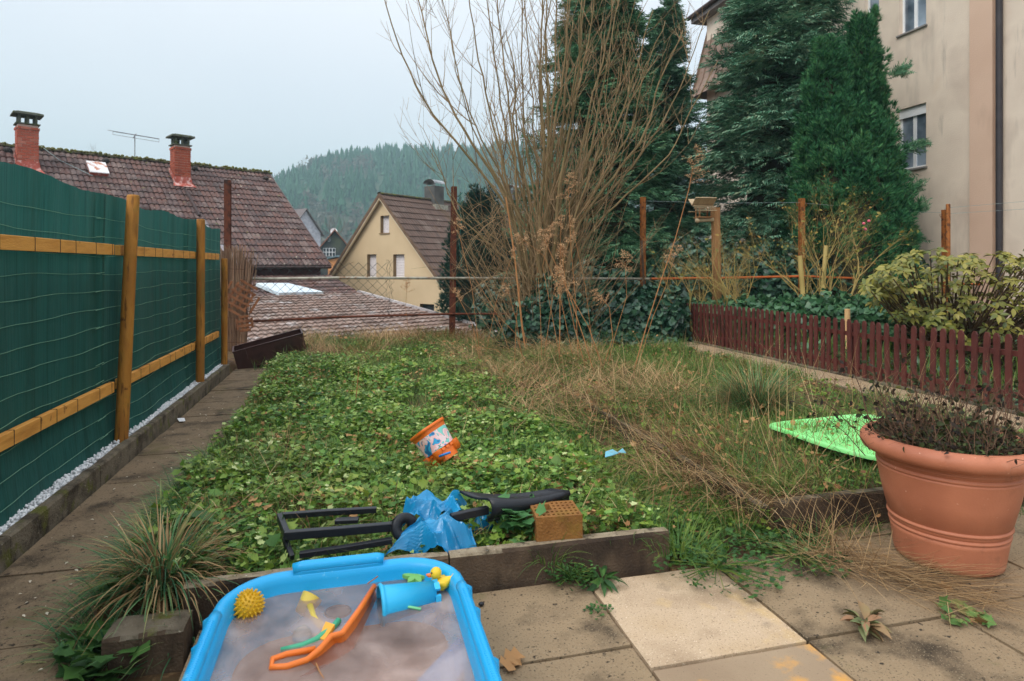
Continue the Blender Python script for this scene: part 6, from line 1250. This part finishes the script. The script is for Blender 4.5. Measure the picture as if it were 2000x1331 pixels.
MB().sphere(gw(590, 1243, .196), .029, 18, 12).build('clear_ball', glm, label='clear plastic ball half sunk in the ice left of the rake', cat='ball', smooth=True)
sv_ = MB(); cs = gw(660, 1195, .19); sv_.tube([cs + ex * .04 * math.cos(a) + ey * .036 * math.sin(a) for a in np.linspace(0, 2 * PI, 21)[:-1]], .0035, 6, closed=True); sv_.add([cs + ex * .04 * math.cos(a) + ey * .036 * math.sin(a) - Vector((0, 0, .004)) for a in np.linspace(0, 2 * PI, 21)[:-1]], [tuple(range(20))]); sv_.build('toy_sieve', plastic('dark_grey_plastic', (84, 84, 88), .5), label='dark round sieve with orange edge under the ice behind the scoop', cat='toy')
bl = MB(); q4 = [gw(905, 1235, .17), gw(935, 1262, .16), gw(880, 1345, .12), gw(800, 1345, .12)]; bl.prism(q4, (0, 0, -.01)); bl.build('toy_boat', plastic('deep_blue_plastic', (50, 130, 190), .4), label='blue toy sunk under the ice near the right side of the tub', cat='toy')
MB().tube([gw(718, 1140, .225), gw(730, 1132, .24), gw(738, 1126, .252)], .0022, 4).tube([gw(590, 1140, .197), gw(612, 1136, .199), gw(630, 1131, .2)], .002, 4).build('twig', M_['stalk'], label='thin dead twigs frozen upright behind the orange scoop', cat='twig')
MB().tube([gw(617, 1296, .198), gw(624, 1312, .2), gw(633, 1326, .2)], [.003, .002, .001], 4).build('twig', M_['stalk'], label='pale dead twig on the ice at the front of the scoop', cat='twig')

# ------------------------------------------------------------------ flower pot
pc = Vector((2.575, 2.235, 0)); pot = empty('flower_pot', 'big terracotta-coloured plastic flower pot with rolled rim full of dead plants', 'flower pot', pc)
M_['terra'] = mat('terracotta_plastic', [S(150, 90, 66), S(172, 108, 80), S(160, 98, 72)], 2.5, .55, .12, 120, spec=.35, over=[(S(196, 146, 122), 2.6, .53, .8), (S(126, 80, 60), 5, .6, .8), (S(110, 84, 60), 1.3, .6, .85), (S(214, 176, 152), 60, .68, .74)])
prof = [(.0, .004), (.195, .004), (.205, .010), (.209, .03), (.222, .12)]
def ridge(r0, z): return [(r0, z), (r0 - .003, z + .003), (r0 - .003, z + .007), (r0 + .003, z + .010), (r0 + .003, z + .018), (r0 - .003, z + .021), (r0 - .003, z + .025), (r0 + .001, z + .028)]
prof += ridge(.226, .135) + ridge(.232, .168)[1:] + [(.258, .30), (.276, .395)] + ridge(.277, .40) + [(.288, .455), (.292, .465), (.318, .466), (.334, .474), (.344, .492), (.345, .512), (.336, .530), (.318, .541), (.300, .542), (.290, .534), (.287, .52), (.284, .44)]
MB().lathe(prof, 72, Matrix.Translation(pc)).build('body', M_['terra'], pot, smooth=True)
MB().lathe([(.0, .488), (.15, .484), (.284, .476)], 32, Matrix.Translation(pc)).build('soil', M_['soil'], pot, smooth=True)
dp = empty('dead_plant', 'tangle of dead brown stems and small dark leaves growing in the flower pot', 'plant', pc + Vector((0, 0, .48)))
M_['deadst'] = mat('dead_purple_brown_stem', [S(48, 36, 30), S(104, 80, 62), S(70, 50, 40)], 6, .85, isl=.6); dm = MB(); ends = []
for k in range(340):
    a = random.uniform(0, 2 * PI); r = .27 * random.random() ** .5; b = pc + Vector((math.cos(a) * r, math.sin(a) * r, .485)); d = Vector((random.gauss(0, .55), random.gauss(0, .5), 1)) + Vector((math.cos(a), math.sin(a), 0)) * .3; tall = random.random() < .3; pts = skel(b, d, random.uniform(.12, .32) if tall else random.uniform(.05, .15), .0022, 2, 2, .7, dm, 4, .22, .02, .6, 3); ends += pts[1:]
for (x, y, x2, y2, cv) in ((1700, 770, 1625, 690, .1), (1740, 780, 1690, 700, .05), (1900, 790, 1935, 690, .02), (1860, 800, 1900, 700, .03), (1930, 800, 1990, 745, .1), (1700, 820, 1560, 765, .05), (1690, 830, 1530, 780, .05), (1960, 810, 1990, 770, .1), (1800, 780, 1760, 690, .1)):
    b = AT(x, y + 60, 2.8); T = AT(x2, y2, 2.75); mid = (b + T) / 2 + Vector((0, 0, cv)); dm.tube([b, (b + mid) / 2 + Vector((0, 0, cv * .3)), mid, (mid + T) / 2 + Vector((0, 0, cv * .3)), T], [.0025, .0022, .002, .0016, .001], 3)
    for j in range(7): s = random.uniform(.4, 1); ends.append(b * (1 - s) ** 2 + mid * 2 * s * (1 - s) + T * s * s)
for k in range(60):
    a = random.uniform(0, 2 * PI); r = .25 * random.random() ** .5; b = pc + Vector((math.cos(a) * r, math.sin(a) * r, .49)); d = Vector((random.gauss(0, .22), random.gauss(0, .22), 1)).normalized(); pp = [b]; L = random.uniform(.16, .36)
    for s in range(5): d = (d + Vector((random.gauss(0, .1), random.gauss(0, .1), 0))).normalized(); pp.append(pp[-1] + d * L / 5); ends.append(pp[-1]) if random.random() < .5 else None
    dm.tube(pp, [.003, .0026, .0022, .0018, .0014, .0008], 3)
dm.build('stems', M_['deadst'], dp, kind='stuff')
Pd = np.array(ends); Pd = np.concatenate([Pd, Pd[RNG.integers(0, len(Pd), 700)] + RNG.normal(size=(700, 3)) * .012]); scatter('dead_leaves', [LEAF, L_ivy[0]], Pd, frames(RNG.normal(size=Pd.shape), RNG.normal(size=Pd.shape), RNG.uniform(.012, .03, len(Pd))), mat('dead_dark_leaf', leafc((26, 22, 20), (48, 38, 30), (44, 52, 28), (72, 84, 42), k=1.1), 3, .7, isl=.8, transl=.1), dp, kind='stuff') if False else None
scatter('dead_leaves', [LEAF], Pd, frames(RNG.normal(size=Pd.shape), RNG.normal(size=Pd.shape), RNG.uniform(.014, .034, len(Pd))), mat('dead_dark_leaf', leafc((26, 22, 20), (48, 38, 30), (44, 52, 28), (72, 84, 42), k=1.1), 3, .7, isl=.8, transl=.1), dp, kind='stuff')
n = 700; a = RNG.uniform(0, 6.28, n); r = .27 * RNG.random(n) ** .5; P = np.stack([pc.x + r * np.cos(a), pc.y + r * np.sin(a), .49 + RNG.random(n) * .08], 1)
scatter('green_leaves', [LEAF], P, frames(RNG.normal(size=P.shape), RNG.normal(size=P.shape) * .6 + [0, 0, 1], RNG.uniform(.014, .03, n)), mat('dull_green_small_leaf', leafc((40, 48, 28), (66, 80, 40), (90, 106, 58)), 3, .6, isl=.8, transl=.15), dp, kind='stuff')

# ------------------------------------------------------------------ lime green lid in the lawn
M_['lime'] = plastic('lime_green_plastic', (136, 220, 132), .42, over=[(S(92, 200, 92), 4, .6, .8)]); n = 64; mb = MB(); rings = []
cl = Vector((3.06, 3.25, .235)); hu, hv_ = .44, .46
for q, dz in ((0, .0), (.12, .012), (.2, .016), (.28, .008), (.36, .004), (.44, .014), (.5, .004), (.57, .012), (.63, .002), (.7, .010), (.76, 0), (.84, -.004), (.9, .0), (.94, .02), (.97, .034), (1.0, .036), (1.02, .028), (1.02, .01)):
    rr = []
    for k in range(n):
        a = 2 * PI * k / n; cx, sx = math.cos(a), math.sin(a); ex_ = 2 / 3.6; x = hu * (abs(cx) ** ex_) * (1 if cx > 0 else -1); y = hv_ * (abs(sx) ** ex_) * (1 if sx > 0 else -1)
        if x < 0: x *= 1 + .02 * math.cos(a); 
        rip = (dz if (a < PI) or q > .86 else dz * .15); w = .02 * math.sin(a * 2 + 1) * q
        rr.append(cl + Vector((x * q, y * q, rip + w - .004 * q * math.sin(a) - .01)))
    rings.append(rr)
mb.loft(rings, cap0=True, cap1=False); mb.build('sandbox_lid', M_['lime'], label='bright lime green plastic sandbox lid lying in the rough lawn behind the pot', cat='lid', smooth=True)

# ------------------------------------------------------------------ orange castle bucket in the bed
ob = empty('castle_bucket', 'orange castle bucket with a pink and teal printed band tipped over in the green bed', 'bucket', G(850, 892, .13))
M_['orange2'] = plastic('bright_orange_plastic', (240, 108, 36), .38); Zb = 3.72; c0 = AT(836, 842, Zb + .03); c1 = AT(867, 890, Zb); d = (c1 - c0); Lk = .19; d.normalize(); q = d.to_track_quat('Z', 'Y').to_matrix().to_4x4(); Mo = Matrix.Translation(c0 - d * .02) @ q @ Matrix.Rotation(.45, 4, 'Z')
def sq(r, z, p=3.2, n=40, M=Mo):
    r *= .84; z *= 1.18
    e = 2 / p; return [M @ Vector((r * (abs(math.cos(t)) ** e) * (1 if math.cos(t) > 0 else -1), r * (abs(math.sin(t)) ** e) * (1 if math.sin(t) > 0 else -1), z)) for t in [2 * PI * k / n for k in range(n)]]
MB().loft([sq(.122, .0), sq(.124, .004), sq(.124, .016), sq(.114, .017)], cap0=False, cap1=False).build('rim', M_['orange2'], ob, smooth=True)
pr = bpy.data.materials.new('printed_band'); pr.use_nodes = True; N, L = pr.node_tree.nodes, pr.node_tree.links; bs_ = N['Principled BSDF']; bs_.inputs['Roughness'].default_value = .35; g_ = N.new('ShaderNodeNewGeometry'); n1 = N.new('ShaderNodeTexNoise'); n1.inputs['Scale'].default_value = 13; n1.inputs['Detail'].default_value = 1; n1.inputs['Distortion'].default_value = 1.5; L.new(g_.outputs['Position'], n1.inputs[0])
r1 = N.new('ShaderNodeValToRGB'); cr = r1.color_ramp; cr.interpolation = 'CONSTANT'; cols = [(0, S(36, 100, 150)), (.33, S(40, 150, 196)), (.40, S(60, 60, 90)), (.412, S(232, 176, 176)), (.52, S(244, 196, 196)), (.60, S(90, 70, 80)), (.612, S(120, 196, 184)), (.72, S(80, 160, 150))]
while len(cr.elements) < len(cols): cr.elements.new(.5)
for e, (p, c_) in zip(cr.elements, cols): e.position = p; e.color = c_
L.new(n1.outputs[0], r1.inputs[0]); L.new(r1.outputs[0], bs_.inputs['Base Color'])
MB().loft([sq(.114, .0165), sq(.108, .06), sq(.100, .125)], cap0=False, cap1=False).build('printed_band', pr, ob, smooth=True)
MB().loft([sq(.101, .125), sq(.088, .1255), sq(.084, Lk)], cap0=False, cap1=True).build('castle_base', M_['orange2'], ob)
MB().loft([sq(.118, .01), sq(.09, .12), sq(.08, .18)], cap0=False, cap1=False).build('inner_wall', M_['orange2'], ob)
for k in range(4):
    a = PI / 4 + k * PI / 2; Mt = Mo @ Matrix.Translation((math.cos(a) * .098, math.sin(a) * .082, .145)); MB().lathe([(.030, 0), (.027, .052), (.021, .053), (.020, .062), (0, .062)], 16, Mt).build('turret', M_['orange2'], ob, smooth=True, label='white painted corner turret' if False else None)
    Mw = Mo @ Matrix.Rotation(k * PI / 2, 4, 'Z')
    for j in (-1, 0, 1): MB().frustum(Mw, .070, .081, j * .034 - .010, j * .034 + .010, .150, .166).build('merlon', M_['orange2'], ob)
MB().tube([AT(858, 892, Zb - .16), AT(868, 888, Zb - .17), AT(880, 884, Zb - .16)], .007, 8).build('handle', plastic('cobalt_plastic', (30, 110, 180), .4), ob, smooth=True)

# ------------------------------------------------------------------ black plastic frame, blue sheet, perforated brick
M_['black'] = plastic('black_plastic', (24, 26, 32), .42, over=[(S(44, 44, 48), 10, .62, .75)])
fr = empty('broken_chair', 'broken black plastic chair frame lying on its side in the front of the bed', 'chair', G(750, 1040, .14))
def bar(pts, w, h, name='leg'):
    W_ = [G(x, y, z) for x, y, z in pts]; m = MB(); rings = []
    for i, p in enumerate(W_):
        d = (W_[min(i + 1, len(W_) - 1)] - W_[max(i - 1, 0)]).normalized(); s = d.cross(Vector((0, 0, 1))).normalized(); u_ = s.cross(d); b = min(w, h) * .18
        rings.append([p + s * x + u_ * z for x, z in ((-w, -h + b), (-w + b, -h), (w - b, -h), (w, -h + b), (w, h - b), (w - b, h), (-w + b, h), (-w, h - b))])
    m.loft(rings); return m.build(name, M_['black'], fr)
bar([(556, 1046, .215), (660, 1038, .215), (772, 1028, .215)], .014, .017); bar([(546, 1010, .20), (560, 1044, .21)], .012, .016, 'crossbar')
bar([(548, 1008, .195), (640, 1001, .195), (735, 996, .195)], .013, .012); bar([(585, 1084, .165), (670, 1072, .17), (765, 1056, .175)], .013, .011); bar([(556, 1052, .19), (570, 1090, .15)], .010, .012, 'crossbar')
bar([(880, 1012, .235), (952, 996, .235)], .014, .016, 'arm'); bar([(655, 1018, .18), (700, 1016, .18)], .02, .008, 'bracket')
c = G(790, 1030, .21); MB().lathe([(.018, -.016), (.052, -.016), (.057, -.010), (.057, .010), (.052, .016), (.018, .016), (.018, -.016)], 28, Matrix.Translation(c) @ Matrix.Rotation(1.25, 4, 'X') @ Matrix.Rotation(.25, 4, 'Y')).build('wheel', M_['black'], fr, smooth=True)
# seat shell: curved sheet with rolled front edge
prof = []
A_, B2, C_, D_ = G(898, 958, .265), G(953, 972, .300), G(1112, 958, .275), G(1075, 954, .28)
sh = MB(); n = 18; left = []; right = []; oL = (B2 - A_); oL.z = 0; oL.normalize(); oR = Vector((oL.x * .3, -1, 0)).normalized()
for i in range(n + 1):
    t = i / n
    if t <= .4: left.append(A_.lerp(B2, t / .4) + Vector((0, 0, -.012 * math.sin(PI * t / .4)))); right.append(D_.lerp(C_, t / .4))
    else: s = (t - .4) / .6; a = PI * min(1, s / .8); ex_ = max(0, s - .8) / .2; left.append(B2 + oL * .036 * math.sin(a) + Vector((0, 0, -.044 * (1 - math.cos(a)) - .02 * ex_))); right.append(C_ + oR * .012 * math.sin(a) + Vector((0, 0, -.013 * (1 - math.cos(a)) - .02 * ex_)))
rows = []
for j in range(9):
    s = j / 8; sag = Vector((0, 0, -.022 * math.sin(PI * s))); rows.append([l.lerp(r, s) + sag * (1 - i / n * .6) for i, (l, r) in enumerate(zip(left, right))])
sh.loft(rows, closed=False, cap0=False, cap1=False); so2 = sh.build('seat', M_['black'], fr, smooth=True); md = so2.modifiers.new('thickness', 'SOLIDIFY'); md.thickness = .010
M_['tarp'] = mat('blue_plastic_sheet', [S(14, 96, 138), S(22, 120, 166), S(34, 138, 184)], 6, .24, .25, 40, spec=.55, bdist=.004)
def sheet(mb, peak, per, folds, amp, seed, sagp=1.4, n=96, m=14):
    rs = random.Random(seed); K = [(rs.uniform(.6, 1.2), rs.randint(*folds), rs.uniform(0, 6.28)) for _ in range(4)]; per = [Vector(p) for p in per]; np_ = len(per); rings = []
    for j in range(m + 1):
        r = j / m; rr = []
        for k in range(n):
            t = k / n * np_; i = int(t); f = t - i; e = per[i % np_].lerp(per[(i + 1) % np_], f); h = sum(a * (1 - 2 * abs(((k / n * c_ + b / 6.28) % 1) * 2 - 1)) for a, c_, b in K) / 4
            q = peak.lerp(e, r); z = peak.z + (e.z - peak.z) * r ** sagp; q.x += .03 * r * (float(vn(q.x * 1.0, q.y, 14, seed)) - .5); q.y += .03 * r * (float(vn(q.x, q.y, 12, seed + 3)) - .5); cr1 = abs(float(vn(q.x + q.y * .6, q.y - q.x * .5, 9, seed)) - .5); cr2 = abs(float(vn(q.x * .6 - q.y, q.y * .5 + q.x, 24, seed + 1)) - .5); q.z = z + amp * h * .7 * math.sin(PI * min(1, r * .9)) * (.4 + r) + (.14 - cr1) * .2 * min(1, 3 * r) - cr2 * .05 * min(1, 3 * r); rr.append(q)
        rings.append(rr)
    mb.loft(rings[1:], cap0=True, cap1=False)
bs2 = empty('plastic_sheet', 'crumpled bright blue plastic sheet draped over the black frame', 'sheet', G(850, 1060, .15)); g_ = lambda x, y, z: G(x, y, z)
m1_ = MB(); sheet(m1_, g_(862, 1010, .245), [g_(750, 1074, .155), g_(785, 1050, .18), g_(812, 1022, .235), g_(845, 1000, .25), g_(878, 1000, .25), g_(905, 1022, .20), g_(936, 1058, .155), g_(905, 1072, .152), g_(860, 1066, .165), g_(815, 1070, .155)], (5, 11), .028, 3); m1_.build('front_lobe', M_['tarp'], bs2, smooth=False)
m2_ = MB(); sheet(m2_, g_(838, 980, .25), [g_(762, 1028, .18), g_(775, 1000, .22), g_(800, 975, .25), g_(828, 965, .25), g_(880, 966, .25), g_(915, 968, .235), g_(922, 990, .21), g_(880, 1004, .215), g_(835, 1008, .22), g_(800, 1020, .20)], (4, 9), .022, 8); m2_.build('back_lobe', M_['tarp'], bs2, smooth=False)
m3_ = MB(); sheet(m3_, g_(945, 1012, .20), [g_(905, 1016, .17), g_(930, 1004, .19), g_(965, 1006, .17), g_(990, 1002, .17), g_(975, 1018, .15), g_(940, 1028, .14), g_(915, 1034, .14)], (4, 9), .018, 5, n=60); m3_.build('tail', M_['tarp'], bs2, smooth=False)
# perforated brick
M_['hbrick'] = mat('yellow_brown_perforated_brick', [S(104, 68, 34), S(132, 90, 46), S(118, 78, 38)], 9, .85, .6, 90, over=[(S(120, 92, 36), 6, .56, .7), (S(96, 62, 30), 20, .62, .72)])
pb = empty('perforated_brick', 'yellow-brown perforated clay brick lying beside the black seat in the bed', 'brick', G(1095, 1020, .12)); o0, oX, oY = G(1048, 1012, .245), G(1138, 1006, .245), G(1066, 976, .245)
X_ = (oX - o0); Y_ = (oY - o0); Lx, Ly = X_.length, .17; X_.normalize(); Y_ = Vector((-X_.y, X_.x, 0)); hb_ = .115; nx, ny = 19, 11
hole = np.zeros((nx, ny), bool)
for i in range(1, nx - 1, 2):
    for j in range(1, ny - 1, 2): hole[i, j] = True
hole[2:9, 4:10] = False; hole[3:8, 5:9] = True
mb = MB(); pt = lambda i, j, z: o0 + X_ * (Lx * i / nx) + Y_ * (Ly * j / ny) + Vector((0, 0, z))
for i in range(nx):
    for j in range(ny):
        if not hole[i, j]: mb.add([pt(i, j, 0), pt(i + 1, j, 0), pt(i + 1, j + 1, 0), pt(i, j + 1, 0)], [(0, 1, 2, 3)])
        else:
            for (a, b, c2, d2) in (((i - 1, j), (i, j), (i, j + 1), 0), ((i + 1, j), (i + 1, j), (i + 1, j + 1), 0), ((i, j - 1), (i, j), (i + 1, j), 0), ((i, j + 1), (i, j + 1), (i + 1, j + 1), 0)):
                if not hole[a]: mb.add([pt(*b, 0), pt(*c2, 0), pt(*c2, -.09), pt(*b, -.09)], [(0, 1, 2, 3)])
            mb.add([pt(i, j, -.09), pt(i + 1, j, -.09), pt(i + 1, j + 1, -.09), pt(i, j + 1, -.09)], [(0, 1, 2, 3)])
cs_ = [(0, 0), (nx, 0), (nx, ny), (0, ny)]
for k in range(4): a, b = cs_[k], cs_[(k + 1) % 4]; mb.add([pt(*a, 0), pt(*b, 0), pt(*b, -hb_ - .03), pt(*a, -hb_ - .03)], [(0, 1, 2, 3)])
mb.build('body', M_['hbrick'], pb)
# blue glass shard in the lawn
sg = MB(); c = G(1195, 892, .12); sg.prism([c + Vector((-.05, -.01, .0)), c + Vector((-.01, -.02, .01)), c + Vector((.045, 0, .015)), c + Vector((.02, .035, .03)), c + Vector((-.03, .03, .02))], (0, .0, .004)); sg.prism([c + Vector((.05, .03, .01)), c + Vector((.10, .01, .01)), c + Vector((.09, .04, .03))], (0, 0, .004)); sg.build('plastic_scrap', plastic('pale_blue_scrap', (120, 190, 210), .3, transl=.3), label='torn pale blue plastic scrap in the grass between bed and straw', cat='litter')
MB().prism([G(x, y, .008) for x, y in ((346, 818), (360, 817), (362, 823), (350, 824))], (0, 0, .003)).build('paper_scrap', M_['white_paint'], label='tiny white scrap lying on the dark path by the kerb', cat='litter')

# ------------------------------------------------------------------ single plants and leaves on the slabs
def plant(label, c, n, L, m, name='weed', protos_=None, tilt=.5, rise=.02, spread=.05, hfac=1.0, stems=True, size=None):
    t = empty(name, label, 'plant', c); a = RNG.uniform(0, 6.28, n); r = spread * RNG.random(n) ** .6; c_ = np.array(c); P = c_ + np.stack([np.cos(a) * r, np.sin(a) * r, rise * RNG.random(n) * hfac], 1); D = np.stack([np.cos(a), np.sin(a), RNG.uniform(-.1, tilt, n)], 1); N = np.array([0, 0, 1.0]) + RNG.normal(size=P.shape) * .35
    scatter('leaves', protos_ or L_elder, P, frames(D, N, RNG.uniform(.6, 1.1, n) * L), m, t, kind='stuff')
    if stems:
        mb = MB(); [mb.tube([Vector(c), (Vector(c) + Vector(P[i])) / 2 + Vector((0, 0, .01)), Vector(P[i])], .0018, 4, cap=False) for i in range(min(n, 60))]; mb.build('stems', M_['grass'], t)
    return t
strap = leaf_v(4, .13, .1); M_['darkweed'] = mat('dark_green_weed_leaf', leafc((34, 64, 34), (56, 90, 44), (80, 116, 56)), 3, .5, isl=.8, transl=.2)
plant('bushy small-leaved weed at the foot of the front kerb on the slab joint', G(1115, 1132, .01), 260, .016, M_['darkweed'], spread=.10, rise=.07)
plant('strap-leaved green rosette on the joint between brown and pale slab', G(1175, 1135, .01), 26, .10, M_['darkweed'], protos_=[strap], spread=.02, rise=.02, stems=False)
plant('small green weeds creeping down the joint beside the pale slab', G(1170, 1195, .006), 60, .014, M_['darkweed'], spread=.05, rise=.01, stems=False)
plant('leafy lobed green plant growing between the blue sheet and the brick', G(1020, 1040, .13), 60, .052, mat('fresh_lobed_leaf', leafc((44, 86, 50), (74, 122, 70), (110, 152, 92)), 3, .5, isl=.8, transl=.25), spread=.09, rise=.13, protos_=L_wide, tilt=.3)
for (x, y, n, s, lab) in ((1400, 1110, 420, .26, 'mat of small green weeds spilling onto the slabs between the kerbs'), (1560, 1090, 320, .2, 'mat of small green weeds at the corner of the raised lawn kerb'), (1490, 1060, 260, .15, 'upright weed tuft before the end of the straw heap')):
    plant(lab, G(x, y, .01), n, .022, M_['darkweed'], spread=s, rise=.04)
plant('withered grey-green dandelion rosette lying on the slab joint', G(1690, 1228, .006), 26, .085, mat('withered_leaf', leafc((70, 84, 52), (110, 116, 78), (140, 104, 78), (96, 112, 70)), 6, .8, isl=.8), name='withered_rosette', protos_=[leaf_v(4, .24, .35), leaf_v(4, .2, .5)], spread=.02, rise=.03, stems=False, tilt=.9)
plant('small green and brown weed in the slab joint right of the withered rosette', G(1880, 1205, .006), 40, .04, mat('mixed_withered_leaf', leafc((60, 90, 46), (90, 120, 60), (130, 84, 60)), 6, .8, isl=.8), protos_=[strap, L_elder[0]], spread=.07, rise=.015, stems=False)
plant('dark broad-leaved weeds growing in the soil pit left of the tub', G(215, 1290, -.03), 110, .06, M_['darkweed'], spread=.12, rise=.08, protos_=L_wide)
plant('single broad light green leaf cluster in the pit', G(265, 1262, .0), 10, .07, M_['hedge'], spread=.04, rise=.03, protos_=L_wide)
for (x, y, s, lab) in ((995, 1292, .055, 'brown curled oak-like leaf on the slab right of the tub'), (985, 1305, .05, 'small pale dry leaf under the curled brown leaf'), (1845, 1150, .04, 'tiny dead leaf near the foot of the flower pot')):
    p = G(x, y, .01); A = frames(np.array([[.8, .5, .1]]), np.array([[0., -.3, 1]]), np.array([s])); scatter('dead_leaf', [(lobed(1)[0] * [1, 1, 2.5], lobed(1)[1])], np.array([p]), A, M_['leaf_tan'], label=lab, cat='leaf')
for (x, y) in ((940, 1180), (1775, 1132)): MB().sphere(G(x, y, .01), .010, 8, 6, (1.2, .9, .8)).build('snail_shell', M_['black'], label='small dark lump on the brown slab beside the tub' if x < 1000 else 'small dark crumb at the foot of the pot', cat='debris')
MB().sphere(G(1183, 695, .1), .012, 8, 6).build('red_berry', plastic('berry_red', (200, 30, 36), .4), label='single small red berry among the ivy below the willow', cat='berry')
# loose seeds / petals on the path: pale flakes
n = 90; Pp = []
for k in range(n):
    v = random.uniform(2.2, 7); u = random.uniform(-1.4, -.95); Pp.append((u, v, .006))
scatter('fallen_petals', [LEAF], np.array(Pp), frames(RNG.normal(size=(n, 3)) * [1, 1, .05], np.tile([0, 0, 1.], (n, 1)), RNG.uniform(.008, .02, n)), mat('pale_flake', [S(170, 160, 140), S(200, 190, 170)], 3, .8), kind='stuff', label='tiny pale flakes scattered on the dark path slabs', cat='debris')

tp = G(1075, 1068, .13); tussock((tp.x, tp.y, .08), 70, .15, .004, M_['grass'], 'grass_tussock', 'thin grass tuft growing against the front of the perforated brick', .08)
plant('small leafy weeds crowding the left foot of the perforated brick', G(1068, 1052, .12), 60, .03, M_['darkweed'], spread=.07, rise=.08)
